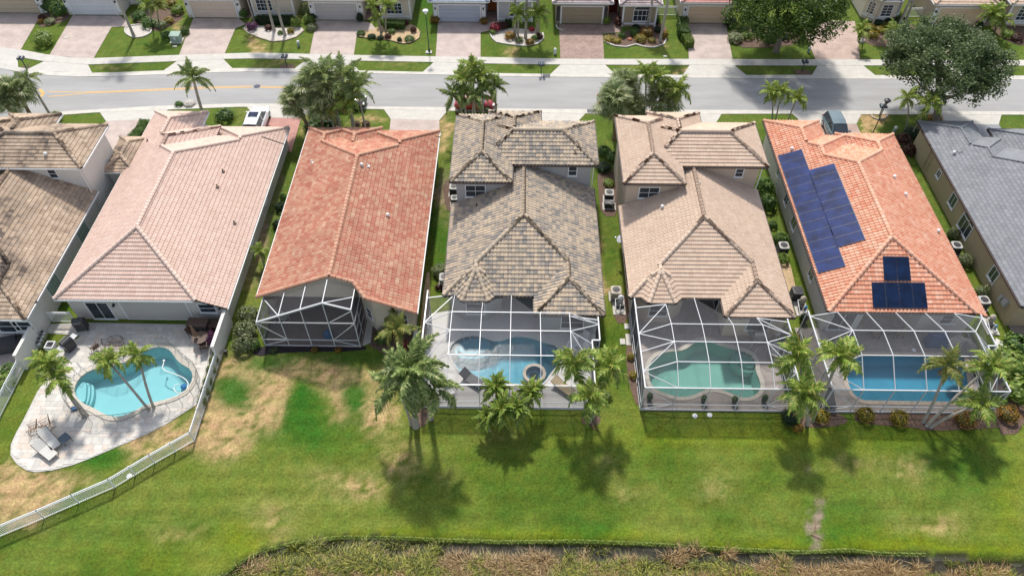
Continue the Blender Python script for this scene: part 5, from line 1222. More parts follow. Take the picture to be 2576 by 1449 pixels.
# ------------------------------------------------------------------ vehicles
def car(x, y, rz, label, paint, L=4.7, Wd=1.85, H=1.5, suv=False, roof_glass=False):
    t = root('parked_car', (x, y, .03), label, 'car', 'parked cars', rz); W0 = WM[t.name]
    h = Wd/2; hb = .62*H; n = 8
    prof = [(-L/2, .35, .52, .80), (-L/2+.12, .25, hb*.93, .92), (-L*.36, .2, hb, .98), (-L*.1, .2, hb*1.02, 1.0), (L*.15, .2, hb*1.0, 1.0), (L*.3, .2, hb*.93, .985), (L/2-.25, .25, hb*.80, .90), (L/2, .35, .50, .74)]
    vs = []; fs = []
    for (X, z0, z1, k) in prof:
        w = h*k; vs += [(X, -w*.94, z0), (X, -w, z0+.18), (X, -w, z1-.16), (X, -w*.90, z1), (X, 0, z1+.035), (X, w*.90, z1), (X, w, z1-.16), (X, w, z0+.18), (X, w*.94, z0)]
    m_ = 9
    for i in range(len(prof)-1):
        for j in range(m_-1): fs.append((i*m_+j, (i+1)*m_+j, (i+1)*m_+j+1, i*m_+j+1))
        fs.append((i*m_+m_-1, (i+1)*m_+m_-1, (i+1)*m_, i*m_))
    fs.append(tuple(range(m_))); fs.append(tuple((len(prof)-1)*m_+j for j in range(m_))[::-1])
    mb = MB().add(vs, fs, .5); me = mb.mesh('body', paint, True); body = att('body', me, t, W0)
    # greenhouse: glass shell with roof and pillars
    if suv: st = [(-L*.455, hb*.97, .84), (-L*.40, H*.97, .70), (-L*.1, H, .74), (L*.06, H*.97, .72), (L*.24, hb*.99, .86)]
    else: st = [(-L*.42, hb*.98, .82), (-L*.26, H*.96, .66), (-L*.05, H, .70), (L*.08, H*.97, .68), (L*.26, hb*.97, .86)]
    g = MB(); vs = []
    for X, z, k in st: vs += [(X, -h*k, z), (X, h*k, z)]
    bl = [(X, (h*.92), hb-.02) for X, z, k in st]
    V = []
    for (X, z, k) in st: V += [(X, -h*.91, hb-.03), (X, -h*k, z), (X, h*k, z), (X, h*.91, hb-.03)]
    F_ = []
    for i in range(len(st)-1):
        for j in range(3): F_.append((i*4+j, (i+1)*4+j, (i+1)*4+j+1, i*4+j+1))
    F_ += [(0, 1, 2, 3), tuple((len(st)-1)*4+j for j in (3, 2, 1, 0))]
    att('windows', MB().add(V, F_, .3).mesh('windows', K['glass']), t, W0)
    rf = MB(); i0, i1 = 1, 3; R = []
    for (X, z, k) in st[i0:i1+1]: R += [(X, -h*k-.01, z-.05), (X, -h*k*.92, z+.025), (X, 0, z+.05), (X, h*k*.92, z+.025), (X, h*k+.01, z-.05)]
    FF = []
    for i in range(i1-i0):
        for j in range(4): FF.append((i*5+j, (i+1)*5+j, (i+1)*5+j+1, i*5+j+1))
    rf.add(R, FF, .5)
    for s in (-1, 1):
        for (a, b) in ((0, 1), (3, 4)):
            A, B_ = st[a], st[b]; rf.bar((A[0], s*h*A[2], A[1]), (B_[0], s*h*B_[2], B_[1]), .07, .05)
        C = st[2]; rf.bar((C[0], s*h*.92, hb), (C[0], s*(h*C[2]+.01), C[1]-.03), .08, .04)
    att('roof', rf, t, W0, paint)
    if roof_glass: att('sunroof', MB().box((-L*.16, -.48, H+.048), (L*.02, .48, H+.056)), t, W0, K['solar'])
    for X in (-L*.31, L*.31):
        for s in (-1, 1):
            Ww = W0 @ Matrix.Translation((X, s*(h-.1), .33)) @ Matrix.Rotation(math.pi/2, 4, 'X')
            wh = att('wheel', MB().lathe((0, 0, -.12), [(.27, 0), (.34, .03), (.34, .21), (.27, .24)], 16), t, Ww, K['rubber']); att('rim', MB().lathe((0, 0, -.135), [(.12, .0), (.22, .01), (.22, .26), (.12, .27)], 10), wh, Ww, K['metal'])
    for s in (-1, 1):
        att('headlight', MB().cbox((L/2-.14, s*h*.66, hb*.70), (.2, .34, .14)), t, W0, K['pvc']); att('tail_light', MB().cbox((-L/2+.07, s*h*.74, hb*.78), (.14, .3, .16)), t, W0, K['tail']); att('mirror', MB().cbox((L*.17, s*(h+.08), hb+.06), (.14, .2, .12)), t, W0, paint)
    return t
K['tail'] = M('tail_light_red', (.35, .01, .01), .2, .05, 4)
def paint(n, c, r=.25): 
    m = M(n, c, r, .02, 1, metal=.0, spec=.8); m.node_tree.nodes['Principled BSDF'].inputs['Coat Weight'].default_value = .8; m.node_tree.nodes['Principled BSDF'].inputs['Coat Roughness'].default_value = .06; return m
pw, pr, pk, pt_, pg_ = paint('paint_white', (.72, .73, .75)), paint('paint_red', (.32, .012, .02)), paint('paint_black', (.012, .012, .014)), paint('paint_teal', (.08, .13, .15)), paint('paint_dark_grey', (.03, .03, .035))
g = G(652, 318); car(g.x-.1, g.y, math.pi/2, 'white suv with dark sunroof on the red paver driveway behind the salmon roof', pw, 4.7, 1.9, 1.62, True, True)
g = G(1195, 272); car(g.x, g.y+.2, 0, 'red hatchback parked at the near kerb behind the palm group', pr, 4.2, 1.78, 1.48)
g = G(1562, 273); car(g.x-.1, g.y+.35, math.radians(0), 'black suv parked at the near kerb behind the fan palms', pk, 4.8, 1.95, 1.72, True)
g = G(2100, 345); car(g.x, g.y+.3, -math.pi/2, 'dark teal suv on the tan driveway behind the orange roof', pt_, 4.6, 1.85, 1.6, True)
g = G(868, 266); car(g.x, g.y, 0, 'dark grey car almost hidden by the big street palm clump', pg_, 4.6, 1.85, 1.45)

# ------------------------------------------------------------------ street furniture
def lamp(p, h, label, m, globe):
    t = root('street_lamp', (p.x, p.y, 0), label, 'street lamp'); att('pole', MB().tube([(p.x, p.y, 0), (p.x, p.y, .5), (p.x, p.y, .52), (p.x, p.y, h-.55)], [.10, .10, .06, .045], 8), t, m=K[m]); att('base', MB().lathe((p.x, p.y, 0), [(.16, 0), (.16, .12), (.1, .3)], 10), t, m=K[m])
    att('lantern', MB().lathe((p.x, p.y, h-.58), [(.06, 0), (.20, .25), (.24, .42)], 8), t, m=K[globe]); att('lamp_cap', MB().lathe((p.x, p.y, h-.16), [(.34, 0), (.26, .1), (.08, .16), (.03, .26)], 8), t, m=K['white'] if globe == 'pvc' else K[m])
lamp(G(1080, 132), 5.2, 'green street lamp with white lantern cap on the far lawn', 'green_metal', 'pvc')
lamp(G(2234.5, 250, 5.2), 5.2, 'black street lamp standing behind the orange roof by the oak', 'dark', 'dark')
top('concrete_pad', MB().cbox((*G(1079, 133)[:2], .05), (.7, .5, .1)), K['concrete'], 'small pale concrete box at the foot of the green street lamp', 'utility box')
def mailbox(px, py, label, two=True, rock=False):
    g = G(px, py); t = root('mailbox', (g.x, g.y, 0), label, 'mailbox', 'kerbside mailboxes')
    att('post', MB().bar((g.x, g.y, 0), (g.x, g.y, 1.15), .09), t, m=K['green_metal']); att('crossbar', MB().bar((g.x-.3, g.y, 1.12), (g.x+.3, g.y, 1.12), .08), t, m=K['green_metal'])
    for dx in ((-.2, .2) if two else (0,)):
        b = MB(); N = 7; vs = []
        for Y in (-.28, .28):
            vs += [(g.x+dx-.13, g.y+Y, 1.17)]+[(g.x+dx-.13*math.cos(math.pi*i/N), g.y+Y, 1.30+.12*math.sin(math.pi*i/N)) for i in range(N+1)]+[(g.x+dx+.13, g.y+Y, 1.17)]
        k = N+3; b.add(vs, [(i, (i+1) % k, k+(i+1) % k, k+i) for i in range(k)]+[tuple(range(k))[::-1], tuple(range(k, 2*k))]); o = att('box', b, t, m=K['blue_steel']); att('door', MB().box((g.x+dx-.11, g.y+.282, 1.19), (g.x+dx+.11, g.y+.292, 1.38)), o, m=K['dark']); att('flag', MB().box((g.x+dx+.135, g.y-.1, 1.28), (g.x+dx+.145, g.y-.06, 1.42)), o, m=K['tail'])
K['blue_steel'] = M('mailbox_blue_grey', (.05, .075, .10), .35, .12, 5)
for px, py, lb in ((66, 172, 'double mailbox on the small far grass corner at the left edge'), (722, 168, 'double mailbox on the far verge opposite the big palm clump'), (1361, 187, 'double mailbox on the far verge above the storm drain'), (2017, 181, 'double mailbox on the far verge in the shade near the oak'), (2211, 293, 'double mailbox in a stone ring on the near verge beside the black lamp')): mailbox(px, py, lb)
mb = MB(); g = G(480, 280); mb.cbox((g.x-.3, g.y, .5), (.9, .5, .12))
K['spot'] = K['mulch']
for px, py, r in ((722, 170, .9), (66, 170, .5), (2020, 184, 1.0)):
    g = G(px, py); tag(flat_poly([(g.x+r*math.cos(a*.5)*(1+.15*math.sin(a*1.7)), g.y+r*.6*math.sin(a*.5)) for a in range(12)], .03).build('mulch_ring', K['mulch']), kind='structure')
def post_box(px, py, w, h, label, m, cat='utility box', lid=None):
    g = G(px, py); t = root('utility_box', (g.x, g.y, 0), label, cat, 'utility boxes on the lawns'); att('cabinet', MB().lathe((g.x, g.y, 0), [(w*.8, 0), (w, .05), (w*.92, h*.8), (w*.5, h)], 8), t, m=K[m]); att('cap', MB().lathe((g.x, g.y, h*.72), [(w*1.05, 0), (w*1.02, h*.16), (w*.5, h*.30)], 8), t, m=K[lid or m])
for px, py, lb in ((752, 118, 'white and green utility marker on the far lawn below the yellow ball shrub'), (1396, 137, 'white utility marker on the far lawn right of the half round bed'), (2033, 133, 'pale green utility marker beside the tan driveway across the street'), (2248, 334, 'beige utility box on the near lawn right of the black lamp')): post_box(px, py, .17, .75, lb, 'transformer' if px < 1000 or px > 2000 else 'pvc', lid='pvc')
g = G(446, 104); t = root('transformer_box', (g.x, g.y, 0), 'grey-green electrical transformer box on a pad on the far lawn', 'transformer box')
att('pad', MB().cbox((g.x, g.y, .05), (1.35, 1.15, .1)), t, m=K['concrete']); att('cabinet', MB().cbox((g.x, g.y, .5), (1.05, .9, .8)), t, m=K['transformer']); mb = MB(); mb.add([(g.x-.58, g.y-.5, .9), (g.x+.58, g.y-.5, .9), (g.x+.58, g.y+.5, .98), (g.x-.58, g.y+.5, .98), (g.x-.58, g.y-.5, .84), (g.x+.58, g.y-.5, .84), (g.x+.58, g.y+.5, .84), (g.x-.58, g.y+.5, .84)], [(0,1,2,3), (0,4,5,1), (1,5,6,2), (2,6,7,3), (3,7,4,0)]); lid = att('lid', mb, t, m=K['transformer'])
att('warning_label', MB().box((g.x-.18, g.y-.457, .55), (g.x+.12, g.y-.452, .72)), t, m=K['pvc']); att('warning_label', MB().box((g.x-.12, g.y-.457, .38), (g.x+.10, g.y-.452, .48)), t, m=K['pvc'])
for px, py, s, lb in ((440, 118, .3, 'small pale cover plate below the transformer box'), (575/3.43, 96, .35, 'small pale stone beside the clipped lime ball'), (1673, 143, .25, 'small pale cover on the far lawn beside the hedge'), (2412, 320, .3, 'round pale cover on the near lawn at the right edge')): g = G(px, py); top('cover_plate', MB().cbox((g.x, g.y, .04), (s*1.6, s, .06)), K['concrete'], lb, 'ground cover', 'small covers set in the lawns')
g = G(485, 264); top('landscape_rock', MB().lathe((g.x-.3, g.y, 0), [(.7, 0), (.6, .25), (.3, .4), (.1, .43)], 7), K['rock'], 'grey boulder cover beside the lone feather palm', 'rock')
for px, py, r, lb in ((2248, 116, .4, 'tan rock in the bed below the octagonal bay'), (2165, 105, .5, 'rock at the left foot of the yellow crotons'), (1584, 101, .3, 'terracotta urn in the wavy bed')): g = G(px, py); top('rock' if 'urn' not in lb else 'urn', MB().lathe((g.x, g.y, 0), [(r, 0), (r*.9, r*.5), (r*.4, r*.8)], 7), K['rock'] if 'urn' not in lb else K['terra'], lb, 'rock' if 'urn' not in lb else 'urn')
# tyre marks / leaf litter on the road are left to the asphalt noise; bare patch tracks
# ------------------------------------------------------------------ side yards
def ac_unit(px, py, label, m='ac_dark', lid='ac_white', s=.78, h=.85, z=.0):
    g = G(px, py, h); t = root('air_conditioner', (g.x, g.y, 0), label, 'air conditioner', 'air conditioning units in the side yards', random.uniform(-.05, .05)); W0 = WM[t.name]
    att('casing', MB().cbox((0, 0, h/2+.04), (s, s, h)), t, W0, K[m]); att('pad', MB().cbox((0, 0, .03), (s*1.3, s*1.3, .1)), t, W0, K['concrete'])
    for i in range(7): att('louvre', MB().cbox((0, 0, .15+i*(h-.2)/7), (s+.02, s+.02, .02)), t, W0, K[m])
    l = MB(); N = 20; a = s/2+.02; r = s*.38; z1 = h+.08
    for i in range(N):
        t0 = 2*math.pi*i/N; t1 = 2*math.pi*(i+1)/N
        def sq(t_): c, d = math.cos(t_), math.sin(t_); k = a/max(abs(c), abs(d)); return (c*k, d*k)
        p, q = sq(t0), sq(t1); l.face([(r*math.cos(t0), r*math.sin(t0), z1), (p[0], p[1], z1-.02), (q[0], q[1], z1-.02), (r*math.cos(t1), r*math.sin(t1), z1)]); l.face([(p[0], p[1], z1-.02), (p[0], p[1], h), (q[0], q[1], h), (q[0], q[1], z1-.02)])
    att('top_cover', l, t, W0, K[lid]); att('fan_well', MB().lathe((0, 0, h-.02), [(r, 0), (r, .07)], 14), t, W0, K['dark'])
    f = MB(); f.lathe((0, 0, h+.06), [(.09, 0), (.08, .05)], 8)
    for i in range(4): a_ = i*math.pi/2+.3; f.bar((0, 0, h+.07), (r*.9*math.cos(a_), r*.9*math.sin(a_), h+.06), .13, .015)
    att('fan', f, t, W0, K['ac_dark'])
for a in ((1533, 485, 'air conditioner with silver rim in the mulch between the two tall houses', 'ac_dark'), (1142, 470, 'upper air conditioner against the grey-tan roofed house', 'ac_dark'), (1143, 498, 'lower small air conditioner against the grey-tan roofed house', 'ac_dark'), (1550, 730, 'tan rounded air conditioner beside the pool pump', 'ac_tan'), (1972, 618, 'pale topped air conditioner beside the orange roofed house', 'ac_dark'), (2007, 731, 'black air conditioner beside the orange roofed house', 'ac_dark'), (2407, 617, 'upper air conditioner by the slate roofed house', 'ac_dark'), (2476, 755, 'lower air conditioner by the slate roofed house', 'ac_dark'), (1118, 697, 'air conditioner partly under the eave of the grey-tan roofed house', 'ac_white')):
    ac_unit(a[0], a[1], a[2], a[3], 'ac_dark' if 'black' in a[2] else ('ac_tan' if a[3] == 'ac_tan' else 'ac_white'), .62 if 'small' in a[2] else .8)
def pump(px, py, label, blue=False):
    g = G(px, py, .3); t = root('pool_pump', (g.x, g.y, 0), label, 'pool pump', 'pool pumps in the side yards'); att('pad', MB().cbox((g.x, g.y, .04), (1.0, 1.8, .08)), t, m=K['concrete'])
    att('filter_tank', MB().lathe((g.x+.15, g.y+.35, .08), [(.22, 0), (.24, .15), (.24, .7), (.12, .85), (.05, .9)], 12), t, m=K['pvc' if not blue else 'ac_tan']); att('motor', MB().tube([(g.x-.3, g.y-.2, .28), (g.x+.2, g.y-.2, .28)], .13, 10), t, m=K['dark'])
    p = MB(); p.tube([(g.x+.15, g.y+.35, .6), (g.x-.3, g.y+.3, .6), (g.x-.3, g.y-.2, .45), (g.x-.3, g.y-.6, .3), (g.x+.3, g.y-.75, .3)], .045, 6); p.tube([(g.x+.3, g.y+.1, .2), (g.x+.3, g.y-.6, .2), (g.x, g.y-.8, .15)], .045, 6); p.bar((g.x+.05, g.y-.4, .1), (g.x+.05, g.y-.4, .7), .07); att('pipes', p, t, m=K['pvc'])
    att('strainer', MB().lathe((g.x+.3, g.y-.2, .15), [(.13, 0), (.13, .25), (.1, .28)], 10), t, m=K['blue_bright' if blue else 'dark'])
pump(1557, 765, 'pool pump with white pipes on a pad behind the tan air conditioner'); pump(2016, 768, 'pool pump with white and blue parts beside the black air conditioner', True); pump(2492, 815, 'pool pump cluster at the rear corner of the orange roofed house', True)
g = G(1533, 512, .4); t = root('equipment_stack', (g.x, g.y, 0), 'dusty equipment box with loose pipes below the silver rimmed air conditioner', 'equipment'); att('box', MB().cbox((g.x, g.y, .3), (.9, .6, .6)), t, m=K['ac_dark']); att('pipe', MB().tube([(g.x+.4, g.y-.3, .2), (g.x+.1, g.y-.3, .62), (g.x-.3, g.y-.2, .62), (g.x+.45, g.y+.2, .62)], .03, 6), t, m=K['pvc']); att('pad', MB().cbox((g.x, g.y, .03), (1.2, 1.0, .08)), t, m=K['concrete'])
g = G(1556, 612, 1.8); t = root('satellite_dish', (8.9, g.y, 1.2), 'white satellite dish on the left wall of the sand coloured house', 'satellite dish')
att('dish', MB().lathe((0, 0, 0), [(.02, .0), (.2, .03), (.33, .09)], 14), t, Matrix.Translation((8.45, g.y, 2.3)) @ Matrix.Rotation(math.radians(-50), 4, 'Y') @ Matrix.Rotation(.3, 4, 'X'), K['white']); att('arm', MB().tube([(8.9, g.y, 1.4), (8.5, g.y, 1.9), (8.45, g.y, 2.3)], .03, 6).tube([(8.45, g.y, 2.25), (8.0, g.y-.05, 2.5)], .015, 5).cbox((8.0, g.y-.05, 2.52), (.09, .09, .12)), t, m=K['metal'])
for k, (px, py) in enumerate(((1569, 814), (1577, 837), (1592, 837), (1563, 864), (1578, 866), (1592, 866), (1580, 890)))  : pass
t = root('stepping_slabs', (*G(1580, 840)[:2], 0), 'pale square paving slabs beside the green pool enclosure', 'paving slabs')
for px, py in ((1577, 822), (1592, 822), (1580, 848), (1594, 848), (1566, 860), (1581, 862), (1595, 862)): g = G(px, py); att('slab', MB().cbox((g.x, g.y, .04), (.4, .55, .06)), t, m=K['concrete'])

# ------------------------------------------------------------------ vegetation
def frond_mesh(name, L, nleaf, ll, droop, m, bushy=False, up=.35, seed=0):
    rd = random.Random(seed); mb = MB(); P = []; sway = rd.uniform(-.28, .28); nleaf = int(nleaf*1.35)
    for i in range(9):
        s = i/8; P.append(Vector((L*(s-.18*droop*s*s*s), L*sway*s*s, L*(up*s-droop*s*s*.75))))
    mb.tube(P, [.028*(1-.8*i/8)+.004 for i in range(9)], 4, False, .5)
    def at(s):
        k = min(7, int(s*8)); f = s*8-k; return P[k]*(1-f)+P[k+1]*f, (P[k+1]-P[k]).normalized()
    for i in range(nleaf):
        s = .12+.88*i/(nleaf-1); p, t = at(s); side0 = t.cross(Vector((0, 0, 1))).normalized(); upv = side0.cross(t)
        l = ll*(math.sin(min(1, s*1.15)*math.pi*.92+.25)*.85+.22)*rd.uniform(.85, 1.15)
        for sd in (-1, 1):
            lifts = (-.25, .45) if bushy else (rd.uniform(-.05, .3),)
            for lf in lifts:
                d = (side0*sd+t*rd.uniform(.55, .95)+upv*(lf+rd.uniform(-.15, .15))).normalized(); l *= rd.uniform(.7, 1.15); e = p+d*l+Vector((0, 0, -l*.45*rd.uniform(.3, 1.5))); w = t*.035*rd.uniform(.8, 1.3)*(1.2 if bushy else 1.35)
                mdp = p+d*l*.5; mb.add([p-w*.6, p+w*.6, mdp+w, mdp-w, e], [(0, 1, 2, 3), (3, 2, 4)], rd.random())
    return mb.mesh(name, m)
def fan_mesh(name, m, R=.85, pet=.95, seed=0):
    rd = random.Random(seed); mb = MB(); c = Vector((pet, 0, .08)); mb.tube([(0, 0, 0), (pet*.5, 0, .1), c], [.02, .016, .014], 4, False, .6)
    n = 26
    for i in range(n):
        a = math.radians(-150+300*i/(n-1)); d = Vector((math.cos(a), math.sin(a), 0)); l = R*rd.uniform(.85, 1.1)*(1 if abs(a) < 2 else .8)
        fold = .05 if i % 2 else -.03
        b = Vector((-d.y, d.x, 0))*.055; q = c+d*l*.55+Vector((0, 0, fold-.06)); e = c+d*l+Vector((0, 0, -.22-rd.random()*.25)); mb.add([c, q-b, q+b, e], [(0, 1, 2), (1, 3, 2)], rd.random())
    return mb.mesh(name, m)
FR = {
 'palm': [frond_mesh('frond', 2.0, 26, .62, .62+.14*k, K['lf_palm'], False, .42-.06*k, 10+k) for k in range(4)],
 'palm_y': [frond_mesh('frond', 2.0, 26, .62, .70+.14*k, K['lf_palm_y'], False, .40-.06*k, 20+k) for k in range(4)],
 'fox': [frond_mesh('frond', 2.5, 34, .52, .62+.17*k, K['lf_palm_fox'], True, .45-.05*k, 30+k) for k in range(4)],
 'coco': [frond_mesh('frond', 3.0, 30, .75, .62+.15*k, K['lf_palm_fox'], False, .45-.05*k, 40+k) for k in range(4)],
 'pygmy': [frond_mesh('frond', 1.25, 24, .24, .75+.15*k, K['lf_palm'], False, .55-.06*k, 50+k) for k in range(4)],
 'fan': [fan_mesh('fan_frond', K['lf_fan'], .85, .95, 60+k) for k in range(4)],
 'dead': [frond_mesh('dead_frond', 1.4, 14, .4, 1.5, K['lf_dead'], False, .1, 71)],
}
def palm(base, crown, label, kind='palm', scale=1.0, n=14, r0=.13, shaft=True, group='palms', trunk=True, lean=None, dead=0, bend=.5, tr=None, flat=0.0):
    """base = (x, y, 0) world, crown = (x, y, z) world"""
    b = Vector(base); c = Vector(crown); t = root({'fan': 'fan_palm'}.get(kind, 'palm_tree'), tuple(b), label, 'palm tree', group)
    if trunk:
        P = []; N = 9
        for i in range(N+1):
            s = i/N; q = b+(c-b)*s; off = (c-b); off.z = 0; q -= off*(bend*(s*(1-s))); P.append(q)
        rr = [r0*(1.35 if i == 0 else 1.0-.25*i/N)*(1+.05*(i % 2)) for i in range(N+1)]
        att('trunk', MB().tube(P, rr, 8), t, m=tr or (K['trunk_brown'] if kind == 'fan' else K['trunk']))
        if shaft and kind != 'fan':
            d = (P[-1]-P[-2]).normalized(); att('crownshaft', MB().tube([c-d*.02, c+d*.3*scale, c+d*.62*scale], [r0*.8, r0*.72, r0*.3], 8), t, m=K['shaft']); c = c+d*.5*scale
        if kind == 'fan': att('boot_stubs', MB().lathe(tuple(P[-1]-Vector((0, 0, .7))), [(r0*1.1, 0), (r0*2.0, .4), (r0*1.5, .75)], 9), t, m=K['trunk_brown'])
    ms = FR[kind]; ph0 = random.random()*6.28
    for i in range(n):
        az = ph0+i*2.39996+random.uniform(-.4, .4); s = (i+.5)/n
        if kind == 'fan': el = math.radians(78-118*s+random.uniform(-8, 8)); mk = random.choice(ms)
        else: el = math.radians(62-78*s-flat+random.uniform(-7, 7)); mk = ms[min(3, int(s*4))]
        sc = scale*random.uniform(.74, 1.12); Wm = Matrix.Translation(c) @ Matrix.Rotation(az, 4, 'Z') @ Matrix.Rotation(-el, 4, 'Y') @ Matrix.Rotation(random.uniform(-.6, .6), 4, 'X') @ Matrix.Diagonal((sc, sc, sc, 1))
        att('frond', mk, t, Wm)
    if kind not in ('fan', 'pygmy'):
        att('spear_leaf', MB().tube([c, c+Vector((.05, .05, .8*scale)), c+Vector((.12, .05, 1.5*scale))], [.03, .025, .004], 4), t, m=K['shaft'])
    if kind == 'palm' and shaft and c.z > 3.3: dead += random.choice((0, 1, 1, 2))
    for i in range(dead):
        az = random.random()*6.28; att('dead_frond', FR['dead'][0], t, Matrix.Translation(c-Vector((0, 0, .3))) @ Matrix.Rotation(az, 4, 'Z') @ Matrix.Rotation(.9, 4, 'Y') @ Matrix.Diagonal((scale*.8,)*3+(1,)), m=None)
    return t
def PP(cx, cy, h, label, kind='palm', base=None, **k):
    """crown pixel + crown height; base pixel on the ground (or straight under the crown)"""
    c = G(cx, cy, h); b = G(*base) if base else Vector((c.x+random.uniform(-.15, .15), c.y+random.uniform(-.15, .15), 0)); b.z = 0
    return palm(b, c, label, kind, **k)
def leafball(n, size, rd, shape='ball', rough=.12, core=True, fill=.25):
    mb = MB(); ph_ = [rd.uniform(0, 6) for _ in range(6)]
    def rad(d): return 1+rough*(math.sin(3*d.x+ph_[0])+math.sin(4*d.y+ph_[1])+math.sin(5*d.z+2*d.x+ph_[2])+.7*math.sin(9*d.x+7*d.y+ph_[3]))*.5
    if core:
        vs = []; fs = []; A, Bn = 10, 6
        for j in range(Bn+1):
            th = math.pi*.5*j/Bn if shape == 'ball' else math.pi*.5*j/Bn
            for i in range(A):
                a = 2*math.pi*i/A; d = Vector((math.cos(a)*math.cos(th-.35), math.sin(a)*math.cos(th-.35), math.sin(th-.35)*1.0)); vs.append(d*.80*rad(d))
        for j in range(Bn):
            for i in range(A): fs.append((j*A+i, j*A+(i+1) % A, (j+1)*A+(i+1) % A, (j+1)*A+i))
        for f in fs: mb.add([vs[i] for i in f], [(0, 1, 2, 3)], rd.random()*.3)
    for _ in range(n):
        z = rd.uniform(-.55, 1); a = rd.uniform(0, 6.283); r = math.sqrt(max(0, 1-z*z)); d = Vector((r*math.cos(a), r*math.sin(a), z)); k = rad(d)*(1-fill*rd.random()**2); p = d*k
        nr = (d+Vector((rd.uniform(-.8, .8), rd.uniform(-.8, .8), rd.uniform(-.4, .9)))).normalized(); u = nr.cross(Vector((rd.random(), rd.random(), rd.random()))).normalized(); v = nr.cross(u); s = size*rd.uniform(.6, 1.35)
        mb.add([p-u*s*.5, p-v*s*.28, p+u*s*.5, p+v*s*.28], [(0, 1, 2, 3)], rd.random())
    return mb
SHM = {}
def shrub_mesh(mk, size):
    key = (mk, size)
    if key not in SHM: SHM[key] = [leafball({.16: 420, .11: 700, .22: 260, .3: 160}.get(size, 400), size, random.Random(hash(mk) % 1000+k)).mesh('foliage', K[mk]) for k in range(3)]
    return random.choice(SHM[key])
random.seed(11)
def shrub(p, r, label, mk='lf_green', h=None, size=.16, group='garden shrubs', rz=None, cat='shrub'):
    h = h or r*.9; t = root('shrub', (p[0], p[1], 0), label, cat, group)
    rx, ry = (r if isinstance(r, tuple) else (r, r))
    hh = h if not isinstance(h, tuple) else h[0]
    att('foliage', shrub_mesh(mk, size), t, Matrix.Translation((p[0], p[1], hh*.42)) @ Matrix.Rotation(rz if rz is not None else random.random()*6, 4, 'Z') @ Matrix.Diagonal((rx, ry, hh*.62, 1)))
    att('stems', MB().tube([(p[0], p[1], -.02), (p[0], p[1], hh*.35)], [.05, .03], 5), t, m=K['bark'])
    return t
def SH(px, py, r, label, mk='lf_green', h=None, **k):
    hh = h or (r if not isinstance(r, tuple) else min(r))*.9
    g = G(px, py, hh*.45); return shrub((g.x, g.y), r, label, mk, hh, **k)
def hedge(a, b, w, h, label, mk='lf_green', size=.12):
    a = G(*a, h*.6); b = G(*b, h*.6); a.z = b.z = 0; d = b-a; l = d.length; an = math.atan2(d.y, d.x); t = root('hedge', tuple((a+b)/2), label, 'hedge', 'clipped hedges'); mb = MB(); rd = random.Random(int(l*100))
    n = int(l*w*260+l*h*200)
    for _ in range(n):
        f = rd.random()
        if f < .5: p = Vector((rd.uniform(0, l), rd.uniform(-w/2, w/2), h+rd.uniform(-.08, .05)))
        else: s = rd.choice((-1, 1)); p = Vector((rd.uniform(0, l), s*(w/2+rd.uniform(-.07, .04)), rd.uniform(0, h)))
        p.y += .1*math.sin(p.x*2.1); nr = Vector((rd.uniform(-1, 1), rd.uniform(-1, 1), rd.uniform(0, 1.3))).normalized(); u = nr.cross(Vector((rd.random(), rd.random(), .3))).normalized(); v = nr.cross(u); s = size*rd.uniform(.7, 1.4)
        mb.add([p-u*s*.5, p-v*s*.3, p+u*s*.5, p+v*s*.3], [(0, 1, 2, 3)], rd.random())
    nb = max(2, int(l/.4))
    for i in range(nb): mb.box((l*i/nb, -w/2+.06+.05*rd.random(), 0), (l*(i+1)/nb, w/2-.06-.05*rd.random(), h-.06-.06*rd.random()), None, rd.random()*.3)
    att('foliage', mb, t, Matrix.Translation(a) @ Matrix.Rotation(an, 4, 'Z'), K[mk])
def tree(base, cen, rad, label, mk, nclump, nleaf, size, r0=.28, seed=1, rz=.62, limbs=9):
    rd = random.Random(seed); t = root('oak_tree', tuple(base), label, 'tree', 'broad shade trees along the street'); base = Vector(base); cen = Vector(cen)
    cl = []
    for i in range(nclump):
        z = rd.uniform(-.5, 1); a = rd.uniform(0, 6.283); r = math.sqrt(max(0, 1-z*z)); k = rd.uniform(.35, 1.0)**.55*rd.uniform(.85, 1.1); cl.append((cen+Vector((r*math.cos(a)*rad*k, r*math.sin(a)*rad*k, z*rad*rz*k)), rad*rd.uniform(.10, .19)))
    tk = MB(); fork = base+(cen-base)*.45; fork.z = cen.z*.42; tk.tube([base, base*.5+fork*.5+Vector((.1, 0, 0)), fork], [r0*1.3, r0, r0*.85], 9); att('trunk', tk, t, m=K['bark'])
    for i in range(limbs):
        c = cl[int(i*len(cl)/limbs)][0]; md = fork*.5+c*.5+Vector((0, 0, -.3)); att('limb', MB().tube([fork, md, c], [r0*.55, r0*.3, r0*.08], 6), t, m=K['bark'])
    mb = MB()
    for i in range(nleaf):
        c, cr = cl[rd.randrange(len(cl))]; d = Vector((rd.gauss(0, 1), rd.gauss(0, 1), rd.gauss(0, 1))).normalized(); p = c+d*cr*rd.random()**.45; p.z += cr*.1
        nr = Vector((rd.uniform(-1, 1), rd.uniform(-1, 1), rd.uniform(-.2, 1.4))).normalized(); u = nr.cross(Vector((rd.random(), rd.random(), rd.random()))).normalized(); v = nr.cross(u); s = size*rd.uniform(.6, 1.4)
        mb.add([p-u*s*.5, p-v*s*.3, p+u*s*.5, p+v*s*.3], [(0, 1, 2, 3)], rd.random())
    att('crown', mb, t, m=K[mk]); return t
